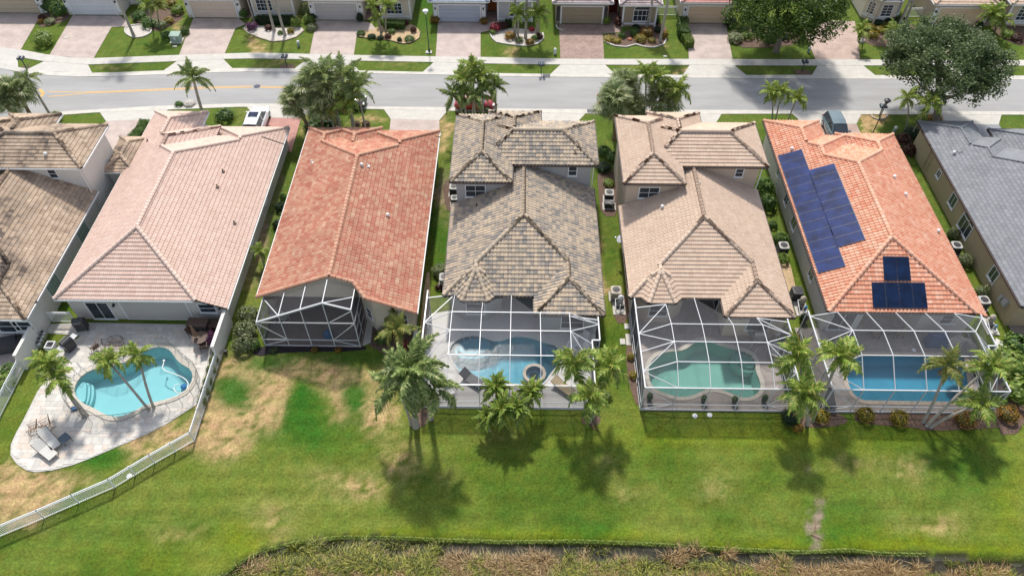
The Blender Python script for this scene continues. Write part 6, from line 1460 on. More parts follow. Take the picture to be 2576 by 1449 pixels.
# street oaks
c = G(2375, 150, 6.2); b = G(2352, 312); tree(b, (c.x, c.y, 6.2), 5.6, 'large dark green oak leaning over the street at the right, trunk beside the slate roof', 'lf_oak', 300, 52000, .22, .33, 3, .50)
c = G(1985, 5, 6.5); tree((c.x+.5, c.y+.8, 0), (c.x, c.y, 6.2), 6.3, 'bright green spreading tree at the top edge, hiding a garage', 'lf_oak2', 300, 52000, .23, .3, 5, .48)

# near street palms
PP(488, 205, 5.6, 'lone feather palm with drooping fronds by the kerb before the salmon roofed house', base=(515, 300), n=13, r0=.17, kind='fox', scale=.95)
PP(45, 232, 3.6, 'bushy fan palm at the left photo edge beside the road', 'fan', n=34, scale=1.25, r0=.2)
PP(10, 255, 3.2, 'second fan palm cut by the left photo edge', 'fan', n=28, scale=1.15, r0=.2)
PP(75, 205, 4.2, 'feather palm with arching grey fronds behind the fan palms at the left edge', 'coco', n=10, scale=.6)
SH(140, 293, .7, 'small feathery shrub at the roof corner of the brown roofed house', 'lf_palm_fox', .9)
PP(738, 258, 3.6, 'leaning fan palm on the left side of the big street palm clump', 'fan', base=(780, 330), n=32, scale=1.1, r0=.2)
cl_ = [(790,215,5.2,'fan',1.15,'fan palm at the back left of the big street palm clump'), (830,235,5.0,'fan',1.15,'grey-green fan palm in the middle of the big street palm clump'), (815,200,6.0,'coco',.75,'tall feather palm rising at the top of the big street palm clump'), (868,210,5.6,'coco',.78,'feather palm with arching fronds over the road in the big street palm clump'), (900,235,5.0,'coco',.68,'feather palm drooping over the parked dark car'), (845,270,3.8,'palm_y',.72,'yellow tinged young palm low in the big street palm clump'), (880,262,4.2,'palm',.8,'green palm at the front right of the big street palm clump'), (800,265,4.0,'fan',1.0,'low fan palm at the front of the big street palm clump')]
for px, py, h, kd, sc, lb in cl_: PP(px, py, h, lb, kd, n=26 if kd == 'fan' else 16, scale=sc*1.2, r0=.11)
for px, py, r, mk, lb in ((805,300,1.3,'lf_green','broad leaved bush at the foot of the big street palm clump'), (835,305,1.1,'lf_dark','dark shrub under the big street palm clump beside the red roof'), (785,318,1.0,'lf_green','green shrub at the left foot of the big street palm clump'), (565,290,1.1,'lf_green','small airy green tree on the lawn strip in front of the salmon roofed house'), (450,262,.5,'lf_green','low plant at the foot of the lone feather palm'), (895,312,.5,'lf_maroon','row of low maroon plants behind the red roof'), (920,312,.5,'lf_maroon','maroon plant at the end of the row behind the red roof')):
    SH(px, py, r, lb, mk, size=.22 if r > .9 else .16)
for px, py, h, lb, bs in ((1190,185,5.2,'rear crown of the foxtail palm group by the red car',(1195,292)), (1165,212,4.8,'left rear crown of the palm group by the red car',(1172,292)), (1213,205,4.9,'right rear crown of the palm group by the red car',(1216,294)), (1143,245,4.2,'left front palm drooping to the kerb beside the red car',(1165,297)), (1195,250,3.9,'middle front palm partly covering the red car',(1188,300)), (1243,225,4.2,'right outer palm with a hanging frond by the red car',(1249,283))):
    PP(px, py, h, lb, 'palm' if h > 4.5 else 'fox', base=bs, n=14, scale=1.0 if h > 4.5 else .8, r0=.09)
for px, py, h, kd, sc, lb, bs in ((1543,255,5.0,'fan',1.15,'fan palm with shaggy trunk beside the sand coloured roof corner',(1545,352)), (1572,215,4.0,'fan',1.0,'rear fan palm half over the black car',(1572,292)), (1625,195,5.0,'palm',.72,'left slender palm behind the twin fan palms',(1620,292)), (1655,205,4.8,'palm',.72,'right slender palm behind the twin fan palms',(1637,288)), (1700,230,4.2,'palm',.78,'right outer palm leaning over the road near the sand coloured roof',(1672,287)), (1664,252,3.0,'fan',1.15,'wide fan palm rising above the sand coloured roof',(1660,288)), (1595,270,2.6,'fan',.8,'small fan palm between the two larger ones by the black car',(1600,292))):
    PP(px, py, h, lb, kd, base=bs, n=34 if kd == 'fan' else 15, scale=sc*1.15, r0=.17 if kd == 'fan' else .09)
for px, py, h, lb, bs in ((1940,238,4.0,'left palm of the trio behind the orange roof',(1941,306)), (1962,235,4.1,'middle palm of the trio behind the orange roof',(1950,306)), (2002,255,3.4,'right palm of the trio behind the orange roof',(1982,305))): PP(px, py, h, lb, 'palm', base=bs, n=14, scale=.74, r0=.08)
PP(2282, 252, 4.6, 'slender palm left of the leaning pair under the dark oak', 'palm', base=(2277, 328), n=12, scale=.75, r0=.08)
PP(2335, 268, 4.4, 'slender palm right of the leaning pair under the dark oak', 'palm', base=(2290, 345), n=13, scale=.85, r0=.08)
for px, py, r, mk, lb in ((2275,350,.9,'lf_maroon','spiky dark shrub between the orange and slate roofs'), (2300,335,1.0,'lf_dark','dark green shrub beside the slate roof corner'), (2290,375,.9,'lf_maroon','second spiky dark shrub lower between the orange and slate roofs'), (2352,298,.8,'lf_orange','rocky shrub patch at the foot of the dark oak'), (1545,395,.9,'lf_green','glossy green shrub by the brown palm trunk between the tall houses'), (1520,380,.8,'lf_green','green shrub touching the grey-tan roof corner between the tall houses'), (1520,420,.8,'lf_dark','dark green shrub lower in the gap between the tall houses'), (1532,460,.6,'lf_lime','small round lime shrub above the air conditioner between the tall houses')):
    SH(px, py, r, lb, mk, size=.22)

# garden palms behind the houses
for (cx, cy, h, b, n, lb) in ((128,925,3.9,(213,1050),15,'left leaning palm of the pair at the left of the turquoise pool'), (152,965,3.3,(222,1046),12,'right leaning palm of the pair at the left of the turquoise pool'), (282,920,3.6,(376,1033),16,'leaning palm whose crown hangs over the middle of the turquoise pool'), (352,907,3.6,(388,1028),12,'smaller upright palm over the right part of the turquoise pool')):
    PP(cx, cy, h, lb, 'palm', base=b, n=n, scale=.78, r0=.10, shaft=True, flat=8)
PP(1035, 945, 6.3, 'big foxtail palm with drooping plume fronds beside the grey deck pool cage', 'fox', base=(1047, 1072), n=26, scale=1.2, r0=.22, flat=12)
PP(1090, 985, 5.2, 'second trunk palm of the big foxtail pair touching the pool cage', 'fox', base=(1083, 1052), n=9, scale=.95, r0=.2, dead=2)
PP(1005, 985, 4.3, 'low left crown of the big foxtail palm group on the dry lawn', 'fox', base=(1035, 1068), n=10, scale=1.1, r0=.12)
PP(1000, 838, 2.0, 'yellow-green young palm in the corner behind the red roofed house', 'palm_y', n=10, scale=.95, r0=.1)
PP(655, 640, 1.3, 'small bright palm in the strip beside the red roofed house', 'palm', n=10, scale=.55, r0=.08)
for px, py, h, sc, lb in ((1248,985,2.2,.95,'left pygmy palm in front of the reflective pool cage'), (1333,998,2.0,.95,'right pygmy palm in front of the reflective pool cage'), (1262,1045,1.7,1.05,'front left pygmy palm on the lawn edge before the reflective pool cage'), (1300,1040,1.9,1.0,'front right pygmy palm on the lawn edge before the reflective pool cage'), (1228,1062,1.2,.8,'smallest pygmy palm at the left end of the cage front')):
    PP(px, py, h, lb, 'pygmy', n=28, scale=sc*1.25, r0=.07)
for px, py, h, b, lb in ((1447,925,4.9,(1478,1052),'upper left palm of the trio between the two pool cages'), (1527,935,4.7,(1490,1050),'upper right palm of the trio between the two pool cages'), (1482,1008,4.0,(1484,1060),'lower front palm of the trio between the two pool cages')): PP(px, py, h, lb, 'palm', base=b, n=14, scale=.95, r0=.13)
for px, py, h, b, lb in ((2008,908,5.0,(2032,1062),'upper left palm between the green and the blue pool'), (2105,912,4.9,(2042,1060),'upper right palm over the corner of the blue pool cage'), (2022,1000,4.0,(2030,1068),'lower front palm between the green and the blue pool')): PP(px, py, h, lb, 'palm', base=b, n=15, scale=.98, r0=.12, bend=.3)
for px, py, h, b, lb, kd in ((2378,932,5.0,(2322,1062),'yellowing palm with pale bent trunk in front of the blue pool','palm_y'), (2478,932,4.8,(2330,1072),'palm with pale slanting trunk at the right end of the blue pool','palm'), (2448,1022,3.0,(2340,1075),'low palm on a nearly flat trunk in front of the blue pool','palm')): PP(px, py, h, lb, kd, base=b, n=13, scale=.92, r0=.11, dead=1 if kd == 'palm_y' else 0, tr=K['pale_trunk'] if 'pale_trunk' in K else None)
# garden shrubs behind the houses
for px, py, r, mk, h, lb in ((2178,1042,.72,'lf_yellow',.95,'leftmost round yellow croton before the blue pool cage'), (2262,1050,.72,'lf_yellow',.95,'second round yellow croton before the blue pool cage'), (2430,1052,.85,'lf_orange',.9,'orange croton behind the low slanting palm trunk'), (2538,1040,.8,'lf_orange',1.0,'orange croton at the right end of the blue pool cage'), (2066,1045,.65,'lf_yellow',.8,'yellow-red croton right of the palms between the pool cages'), (1990,1048,.8,'lf_dark',.9,'dark green shrub at the foot of the palms between the pool cages'), (2008,1075,.42,'lf_orange',.5,'small orange croton on the lawn edge below the palms'),
    (1587,897,.33,'lf_yellow',.5,'upper small yellow shrub left of the green pool cage'), (1593,943,.36,'lf_yellow',.5,'lower small yellow shrub left of the green pool cage'), (1525,995,.5,'lf_lime',.5,'lime shrub at the foot of the palm trio'),
    (2545,915,1.5,'lf_lime',1.9,'largest bright green shrub at the right edge'), (2570,985,1.3,'lf_lime',1.6,'lower bright green shrub at the right edge'), (2515,1000,.7,'lf_green',.7,'low green shrub at the right corner of the blue pool cage'), (2560,870,1.2,'lf_green',1.4,'rear bright green shrub at the right edge'),
    (625,790,.9,'lf_pale',1.2,'upper pale shrub left of the dark lanai'), (618,830,1.0,'lf_pale',1.3,'middle pale shrub left of the dark lanai'), (612,865,.95,'lf_pale',1.2,'lower pale shrub left of the dark lanai'), (640,868,.5,'lf_green',.7,'green shrub at the left lanai corner'),
    (965,845,.8,'lf_green',.9,'green bush under the window behind the red roofed house'), (1012,868,.55,'lf_red',.8,'red leaved croton at the end of the low cream wall'), (792,880,.3,'lf_orange',.35,'tiny croton left in the black mulch strip'), (850,880,.3,'lf_orange',.35,'tiny croton right in the black mulch strip'),
    (1106,680,.75,'lf_pale',.9,'round variegated shrub at the left wall of the grey-tan roofed house'), (1137,880,.0,'lf_green',0,''), (1965,600,.8,'lf_green',.9,'green shrub above the small air conditioner beside the orange roofed house'), (1970,650,.65,'lf_lime',.8,'lime shrub below the small air conditioner beside the orange roofed house'), (1925,470,1.0,'lf_green',1.5,'upper tall shrub right of the sand coloured house'), (1932,510,.9,'lf_green',1.3,'lower tall shrub right of the sand coloured house'), (1945,565,.5,'lf_green',.6,'small shrub in the grass gap right of the sand coloured house'),
    (2400,587,.6,'lf_pale',1.1,'upper grey-green clipped ball by the slate roofed house'), (2430,655,.68,'lf_pale',1.1,'middle grey-green clipped ball by the slate roofed house'), (2472,733,.6,'lf_pale',1.0,'lower grey-green clipped ball by the slate roofed house'), (2022,800,.35,'lf_dark',1.0,'narrow dark shrub at the back corner of the blue pool cage'), (1990,835,.45,'lf_lime',.5,'lime ground shrub between the pool cages'), (2012,850,.4,'lf_yellow',.4,'yellow ground shrub between the pool cages'),
    (2100,1010,.0,'lf_green',0,''), (12,960,.8,'lf_lime',.9,'yellow-green bush inside the left picket fence'), (20,930,.7,'lf_green',.8,'green bush inside the left picket fence'), (690,880,.4,'lf_dark',.3,'dark low plant in the black mulch'), (1105,722,.4,'lf_maroon',.4,'dark red low plant by the grey-tan roofed house'),
    (705,520,.6,'lf_dark',.8,'upper dark bush beside the red roofed house'), (698,565,.55,'lf_dark',.8,'lower dark bush beside the red roofed house'), (712,495,.4,'lf_green',.6,'small dark bush beside the red roofed house')):
    if lb: SH(px, py, r, lb, mk, h, size=.22 if r > 1 else .16)
for i, (px, py) in enumerate(((508,1010),(516,985),(523,960),(531,932),(538,908),(545,885))):
    SH(px, py, .42, ['pale climbing plant low on the picket fence beside the pool, lowest of six', 'pale climbing plant on the picket fence, second of six from the lawn corner', 'pale climbing plant on the picket fence, third of six from the lawn corner', 'pale climbing plant on the picket fence, fourth of six from the lawn corner', 'pale climbing plant on the picket fence, fifth of six from the lawn corner', 'pale climbing plant on the picket fence nearest the garden wall'][i], 'lf_pale', .95)
hedge((330,368), (372,312), 1.1, 1.5, 'tall clipped hedge between the brown and the salmon roofs')
# far gardens
FS = [(108,98,1.25,'lf_lime',1.5,'big clipped lime ball on the first far lawn'), (128,12,1.4,'lf_green',1.7,'large green bush beside the first far garage'), (150,25,1.2,'lf_green',1.4,'second green bush beside the first far garage'), (105,45,.5,'lf_maroon',.6,'small dark red croton by the first far driveway'), (103,54,.4,'lf_orange',.5,'small orange croton by the first far driveway'), (125,54,.7,'lf_pale',.6,'variegated shrub by the first far driveway'),
 (350,40,1.0,'lf_green',1.0,'green shrub in the second far garden bed'), (375,58,1.1,'lf_green',.9,'broad shrub beside the oval stone bed'), (405,62,.8,'lf_pale',.7,'silvery shrub in the second far garden bed'), (424,52,.65,'lf_yellow',.7,'yellow shrub in the second far garden bed'), (445,25,.9,'lf_lime',1.0,'lime shrub at the right of the second far garden'), (430,8,.8,'lf_yellow',.8,'yellow shrub at the top of the second far garden'), (419,88,.7,'lf_green',.8,'round shrub left of the green transformer box'), (465,80,.6,'lf_green',.8,'shrub right of the green transformer box'),
 (612,35,.6,'lf_green',1.1,'narrow bush right of the third far garage'), (632,66,.75,'lf_purple',.9,'purple flowering ball at the left of the kidney bed'), (675,70,.5,'lf_maroon',.6,'brown-red ball in the kidney bed'), (705,83,.4,'lf_green',.4,'small grey-green plant in the kidney bed'), (731,78,.5,'lf_yellow',.6,'bright yellow croton in the kidney bed'), (744,57,.7,'lf_lime',1.2,'clipped lime column ball at the end of the dark hedge'), (776,48,.75,'lf_lime',.9,'yellow-green ball left of the fourth far garage'), (772,22,.8,'lf_pale',1.4,'tall pale shrub left of the fourth far garage'), (785,68,.8,'lf_pale',.7,'grassy shrub at the driveway corner of the fourth far garage'), (790,40,.6,'lf_dark',1.0,'dark shrub against the fourth far garage'), (905,46,.45,'lf_dark',1.2,'narrow dark column shrub right of the fourth far garage'),
 (908,84,.6,'lf_green',.5,'low green shrub at the left tip of the sandy bed'), (935,92,.55,'lf_dark',.5,'low dark shrub at the front of the sandy bed'), (957,95,.45,'lf_dark',.4,'small plant in the front of the sandy bed'), (975,92,.45,'lf_maroon',.5,'dry plant in the middle of the sandy bed'), (1005,100,.35,'lf_dark',.5,'small clipped plant at the front edge of the sandy bed'), (1030,98,.7,'lf_green',.5,'spreading shrub at the right of the sandy bed'), (1040,75,.4,'lf_maroon',.7,'dark upright plant at the right of the sandy bed'), (1000,66,.45,'lf_maroon',.7,'dark plant at the back of the sandy bed'), (985,80,.5,'lf_green',.5,'green plant in the middle of the sandy bed'), (1020,58,.5,'lf_maroon',.6,'dark plant by the house at the sandy bed'),
 (1094,48,.72,'lf_orange',.9,'orange croton left of the grey-blue garage'), (1217,54,.55,'lf_orange',.8,'orange croton right of the grey-blue garage'), (1245,70,.75,'lf_red',.9,'magenta croton at the left of the half round bed'), (1240,80,.5,'lf_lime',.5,'lime plant at the left tip of the half round bed'), (1283,90,.7,'lf_orange',.8,'orange croton in the centre of the half round bed'), (1265,65,.7,'lf_maroon',.8,'maroon shrub by the wall in the half round bed'), (1306,100,.6,'lf_pale',.6,'pale green shrub at the front of the half round bed'), (1333,106,.6,'lf_orange',.6,'bright orange croton at the front of the half round bed'), (1345,96,.5,'lf_green',.6,'green shrub at the right front of the half round bed'), (1357,92,.5,'lf_maroon',.7,'dark shrub at the right end of the half round bed'), (1338,74,.4,'lf_red',.6,'red plant between the palms of the half round bed'),
 (1525,52,.55,'lf_lime',1.0,'clipped lime shrub right of the taupe garage'), (1558,55,.7,'lf_maroon',1.0,'brown shrub beside the entry of the taupe house'), (1533,98,.7,'lf_yellow',.5,'yellow ground shrub at the left of the wavy bed'), (1552,102,.55,'lf_yellow',.45,'second yellow ground shrub in the wavy bed'), (1564,90,.5,'lf_green',.6,'green ball in the left of the wavy bed'), (1596,82,.6,'lf_green',.8,'dark green ball in the wavy bed'), (1612,97,.75,'lf_yellow',.7,'yellow-brown croton in the centre of the wavy bed'), (1628,82,.8,'lf_orange',1.0,'red-brown croton before the arched window'), (1640,102,.5,'lf_yellow',.5,'small yellow croton at the front of the wavy bed'), (1672,88,.5,'lf_orange',.9,'orange croton at the right end of the wavy bed'), (1655,75,.5,'lf_dark',.6,'dark shrub at the back of the wavy bed'), (1600,68,.5,'lf_dark',.5,'dark ball under the arched window'), (1650,55,.5,'lf_dark',.9,'dark shrub beside the white railing'),
 (1838,55,.9,'lf_dark',1.3,'dark clipped shrub right of the cream garage'), (1850,95,1.0,'lf_pale',.9,'pale shrub left under the bright green tree'), (1880,90,.8,'lf_lime',.8,'lime shrub under the bright green tree'), (1940,95,1.1,'lf_green',1.2,'green bush under the middle of the bright green tree'), (1870,75,.8,'lf_dark',1.0,'dark bush behind the pale shrub under the bright green tree'), (1905,70,.9,'lf_dark',1.0,'dark bush deep in the shade of the bright green tree'), (1975,92,.7,'lf_dark',.8,'dark shrub at the right under the bright green tree'), (2018,88,.0,'',0,''),
 (2190,70,.7,'lf_yellow',.7,'left yellow croton below the octagonal bay window'), (2197,88,.7,'lf_yellow',.7,'front yellow croton below the octagonal bay window'), (2213,76,.6,'lf_yellow',.7,'middle yellow croton below the octagonal bay window'), (2225,66,.6,'lf_yellow',.6,'rear yellow croton below the octagonal bay window'), (2210,58,.8,'lf_dark',.7,'dark hedge ball under the octagonal bay window'), (2240,52,.8,'lf_dark',.7,'second dark hedge ball under the octagonal bay window'), (2265,50,.7,'lf_green',.8,'green shrub right of the octagonal bay window'), (2475,45,.6,'lf_dark',1.0,'dark clipped shrub right of the last far garage'), (2465,62,.5,'lf_dark',.8,'small dark shrub by the last far driveway'), (2535,85,.9,'lf_lime',.8,'yellow-green shrub at the top right corner'), (2560,95,.8,'lf_maroon',.8,'dark shrub at the top right corner'),
 (2336,50,.5,'lf_dark',.9,'dark shrub left of the last far garage')]
for px, py, r, mk, h, lb in FS:
    if lb: SH(px, py, r, lb, mk, h)
hedge((645,50), (738,50), 1.0, .8, 'long dark clipped hedge under the far window with the twin palms', 'lf_dark'); hedge((965,60), (1018,62), .9, .9, 'clipped green hedge behind the sandy bed', 'lf_green'); hedge((1715,50), (1722,88), 1.2, 1.1, 'clipped hedge left of the cream garage driveway', 'lf_green'); hedge((1722,90), (1738,112), 1.0, .9, 'looser lower end of the hedge by the cream garage driveway', 'lf_lime')
hedge((1270,58), (1288,58), .8, .7, 'short dark hedge under the grey-blue house window', 'lf_dark')
FP = [(395,18,3.2,'palm_y',.8,(400,60),'fan-like palm in the second far garden bed',12), (372,14,3.4,'palm',.75,(385,62),'palm leaning over the second far garden bed',11), (300,-75,8.5,'coco',1.0,(338,94),'tall palm with grey trunk rising from the oval stone bed',15), (665,-45,8.0,'coco',1.0,(690,78),'left of the twin tall palms in the kidney bed',13), (690,-55,8.3,'coco',1.0,(717,90),'right of the twin tall palms in the kidney bed',13),
 (940,22,3.8,'palm',.75,(962,80),'left palm of the pair in the sandy bed',13), (972,20,3.8,'palm',.78,(970,80),'right palm of the pair in the sandy bed',13), (950,50,2.4,'palm',.6,(958,84),'low palm with stubby trunk in the sandy bed',10),
 (1293,-20,6.5,'palm',.85,(1295,92),'leftmost tall palm of the half round bed',12), (1325,-15,6.8,'palm',.9,(1322,97),'tall middle palm of the half round bed',13), (1305,42,3.2,'palm',.85,(1303,90),'low left feather palm of the half round bed',14), (1355,40,3.2,'palm',.9,(1355,88),'low right feather palm of the half round bed',14), (1345,-30,7,'palm',.8,(1350,85),'tall rear palm of the half round bed',11),
 (1640,-10,6.0,'palm',.8,(1627,70),'tall palm before the arched window',12), (1690,-25,7.0,'palm',.85,(1660,105),'tall leaning palm at the right of the wavy bed',12), (2168,80,1.9,'palm',.75,(2172,95),'low feather palm left of the yellow crotons',13), (2250,85,2.0,'palm',.9,(2252,100),'low feather palm right of the yellow crotons',14), (2195,-15,5.0,'palm',.7,(2170,70),'slender palm before the octagonal bay window',10), (2215,-20,5.2,'palm',.7,(2190,72),'second slender palm before the octagonal bay window',10), (2290,-60,7.5,'coco',.9,(2262,62),'left of two brown trunks beside the octagonal bay house',12), (2320,-60,7.6,'coco',.9,(2275,62),'right of two brown trunks beside the octagonal bay house',12), (2500,40,2.4,'palm',1.05,(2505,70),'broad feather palm right of the last far garage',16), (2525,52,2.0,'palm',.8,(2528,75),'smaller feather palm right of the last far garage',12), (612,-30,5,'palm',.7,(640,55),'slender palm at the third far garage',9)]
for px, py, h, kd, sc, b, lb, n in FP:
    if py < 0: g = G(*b); palm((g.x, g.y, 0), (g.x+random.uniform(-.3, .3), g.y+random.uniform(-.2, .5), h), lb, kd, scale=sc, n=n, r0=.10 if h < 6 else .16, bend=.2); continue
    PP(px, py, h, lb, kd, base=b, n=n, scale=sc, r0=.10 if h < 6 else .16, bend=.2)
# marsh
def marsh(name, label, mk, n, h0, h1, dens, seed):
    rd = random.Random(seed); mb = MB(); k = 0
    while k < n:
        px = rd.uniform(-60, 2640); py = rd.uniform(1352, 1520); g = G(px, py, -.4)
        d = bank_y(g.x)-g.y
        if d < .25: continue
        v = noise.noise(Vector((g.x*.45, g.y*.8, seed)))+.35*noise.noise(Vector((g.x*1.7, g.y*1.7, seed+4)))
        if px < 1000 and mk == 'reed_dry' and rd.random() < .6: continue
        if v+dens(px, py, d) < rd.random()*.5: continue
        az = 4.5*noise.noise(Vector((g.x*.55, g.y*.8, seed+30)))+rd.gauss(1.5, .9); L_ = rd.uniform(h0, h1)*(1+.5*v); ln = rd.uniform(.3, 1.2); b = Vector((g.x, g.y, -.42)); w = Vector((-math.sin(az), math.cos(az), 0))*.012; dr = Vector((math.cos(az), math.sin(az), 0))
        w = w*1.5; w = w*.8; p1 = b+dr*L_*.35*ln+Vector((0, 0, L_*.6)); p2 = b+dr*L_*ln+Vector((0, 0, L_*(.95-.45*ln)))
        mb.add([b-w, b+w, p1+w, p1-w, p2], [(0, 1, 2, 3), (3, 2, 4)], rd.random()); k += 1
    tag(mb.build(name, K[mk]), label, 'marsh grass', None, 'stuff')
marsh('marsh_grass', 'tangled straw coloured marsh grass along the bottom of the photo', 'reed_dry', 60000, .3, .8, lambda px, py, d: -.85+min(1.6, d*.85), 1)
marsh('marsh_grass', 'olive green marsh tufts between the straw coloured grass', 'reed_green', 42000, .35, .85, lambda px, py, d: -.9+min(1.35, d*.72)+(.5 if px < 1000 else 0), 2)
marsh('marsh_grass', 'sparse short water weeds in the ditch below the bank', 'reed_green', 9000, .12, .35, lambda px, py, d: -.1+(.45 if px < 1100 else -.15), 5)
# ragged grass fringe over the bank
rd = random.Random(4); mb = MB()
for _ in range(7000):
    x = rd.uniform(-26, 26); y = bank_y(x)+rd.uniform(-.10, .10); az = rd.uniform(3.6, 5.8); L_ = rd.uniform(.08, .2); b = Vector((x, y, -.02 if y > bank_y(x) else -.12)); w = Vector((-math.sin(az), math.cos(az), 0))*.012; mb.add([b-w, b+w, b+Vector((math.cos(az), math.sin(az), .5))*L_], [(0, 1, 2)], rd.random())
tag(mb.build('bank_grass', K['lf_lime']), 'ragged lime green grass fringe hanging over the ditch bank', 'grass', None, 'stuff')

# ------------------------------------------------------------------ patio things
def W_(g, rz=0.0): return Matrix.Translation((g.x, g.y, 0)) @ Matrix.Rotation(rz, 4, 'Z')
Z0 = .075
def thing(name, px, py, label, cat, group=None, rz=0.0, z=0.0):
    g = G(px, py, z); return root(name, (g.x, g.y, Z0), label, cat, group, rz)
def A(t, name, mb, m): return att(name, mb, t, WM[t.name], K[m])
def lounger(px, py, rz, label, cloth='cloth_light', fr='bronze', back=.35, sc=1.0):
    t = thing('sun_lounger', px, py, label, 'sun lounger', 'sun loungers by the pools', rz, .3); w = .34
    A(t, 'seat', MB().box((-.35, -w, .30), (.85, w, .34)), cloth)
    bz = .32; A(t, 'backrest', MB().add([(-.35, -w, bz), (-.35, w, bz), (-.98, w, bz+back), (-.98, -w, bz+back), (-.35, -w, bz+.03), (-.35, w, bz+.03), (-.98, w, bz+back+.03), (-.98, -w, bz+back+.03)], [(0,1,2,3), (7,6,5,4), (0,4,5,1), (3,2,6,7), (1,5,6,2), (0,3,7,4)]), cloth)
    f = MB()
    for s in (-1, 1): f.bar((-.35, s*(w+.02), .31), (.87, s*(w+.02), .31), .04); f.bar((-.35, s*(w+.02), .32), (-.98, s*(w+.02), .34+back), .04)
    A(t, 'frame', f, fr)
    for X in (-.6, .7):
        for s in (-1, 1): A(t, 'leg', MB().bar((X, s*w, 0), (X+.05, s*w, .31), .035), fr)
    A(t, 'back_support', MB().bar((-.8, 0, .02), (-.85, 0, .3+back*.7), .03), fr)
def chair(px, py, rz, label, m='bronze', seat='bronze', sc=1.0, rocker=False, z=.45, nm='patio_chair'):
    t = thing(nm, px, py, label, 'chair', 'garden chairs', rz, z)
    A(t, 'seat', MB().box((-.25, -.26, .40), (.25, .26, .43)), seat)
    A(t, 'backrest', MB().add([(-.25, -.26, .43), (-.25, .26, .43), (-.42, .26, .95), (-.42, -.26, .95), (-.23, -.26, .43), (-.23, .26, .43), (-.40, .26, .95), (-.40, -.26, .95)], [(0,1,2,3), (7,6,5,4), (3,2,6,7), (1,5,6,2), (0,3,7,4)]), seat)
    for s in (-1, 1):
        A(t, 'armrest', MB().bar((-.3, s*.29, .64), (.25, s*.29, .62), .05, .03).bar((.22, s*.29, .62), (.25, s*.28, .4), .03), m)
        if rocker: A(t, 'rocker', MB().tube([(-.5, s*.27, .10), (-.2, s*.27, .02), (.15, s*.27, .02), (.42, s*.27, .10)], .02, 5), m)
        for X in (-.25, .25): A(t, 'leg', MB().bar((X, s*.27, .0 if not rocker else .03), (X*.9, s*.26, .42), .035), m)
def slat_rocker(px, py, rz, label):
    t = thing('rocking_chair', px, py, label, 'rocking chair', 'metal rocking chairs on the patio', rz, .45)
    for i in range(6): A(t, 'seat_slat', MB().bar((-.24+i*.1, -.27, .42), (-.24+i*.1, .27, .42), .035, .02), 'wood')
    for i in range(6): A(t, 'back_slat', MB().bar((-.27-.035*i, -.27, .5+i*.09), (-.27-.035*i, .27, .5+i*.09), .035, .02), 'wood')
    for s in (-1, 1): A(t, 'side_frame', MB().tube([(-.48, s*.3, 1.0), (-.27, s*.3, .45), (.3, s*.3, .42), (.33, s*.3, .62), (-.3, s*.3, .66)], .02, 5).tube([(-.5, s*.3, .12), (0, s*.3, .0), (.45, s*.3, .12)], .02, 5).bar((-.25, s*.3, .05), (-.25, s*.3, .42), .03).bar((.3, s*.3, .05), (.3, s*.3, .42), .03), 'wood')
slat_rocker(83, 1078, math.radians(200), 'brown slatted rocking chair at the left of the patio tip'); slat_rocker(115, 1068, math.radians(215), 'brown slatted rocking chair facing the first one on the patio tip')
lounger(128, 1108, math.radians(-40), 'upper pale sun lounger on the patio tip'); lounger(117, 1135, math.radians(-32), 'lower pale sun lounger on the patio tip')
t = thing('side_table', 163, 1103, 'small dark blue square table beside the pale sun loungers', 'side table', None, math.radians(-35), .45); A(t, 'table_top', MB().box((-.36, -.33, .44), (.36, .33, .48)), 'blue_steel'); [A(t, 'leg', MB().bar((sx*.3, sy*.27, 0), (sx*.28, sy*.25, .44), .04), 'bronze') for sx in (-1, 1) for sy in (-1, 1)]
def oval_table(px, py, label, rx=.6, ry=.35, h=.45, rz=0):
    t = thing('coffee_table', px, py, label, 'table', None, rz, h); rim = MB(); N = 20; P = [(rx*math.cos(2*math.pi*i/N), ry*math.sin(2*math.pi*i/N), h) for i in range(N+1)]; rim.tube(P, .022, 5); A(t, 'rim', rim, 'dark'); A(t, 'glass_top', MB().face([(p[0]*.97, p[1]*.97, h+.005) for p in P[:-1]]), 'safety_mesh')
    for sx in (-1, 1):
        for sy in (-1, 1): A(t, 'leg', MB().tube([(sx*rx*.9, sy*ry*.9, 0), (sx*rx*.55, sy*ry*.5, h*.5), (sx*rx*.6, sy*ry*.7, h)], .018, 5), 'dark')
oval_table(290, 854, 'oval glass table with dark wire frame alone on the patio')
t = thing('glider_bench', 283, 878, 'dark wire glider bench on the patio behind the leaning palms', 'bench', None, math.radians(-5), .45)
for i in range(16): A(t, 'seat_wire', MB().bar((-.85+i*.113, -.28, .42), (-.85+i*.113, .25, .42), .02), 'bronze'); A(t, 'back_wire', MB().bar((-.85+i*.113, .27, .44), (-.85+i*.113, .42, .92), .02), 'bronze')
A(t, 'frame', MB().bar((-.9, -.3, .42), (.9, -.3, .42), .04).bar((-.9, .27, .42), (.9, .27, .42), .04).tube([(-.9, .28, .42), (-.9, .44, .95), (0, .46, 1.0), (.9, .44, .95), (.9, .28, .42)], .025, 5), 'bronze')
for s in (-1, 1): A(t, 'arm_frame', MB().tube([(s*.93, -.35, 0), (s*.93, -.32, .62), (s*.93, .3, .66), (s*.93, .42, 0)], .022, 5).bar((s*.93, -.4, .04), (s*.93, .45, .04), .04), 'bronze')
chair(238, 874, math.radians(150), 'dark wire chair at the left end of the glider bench')
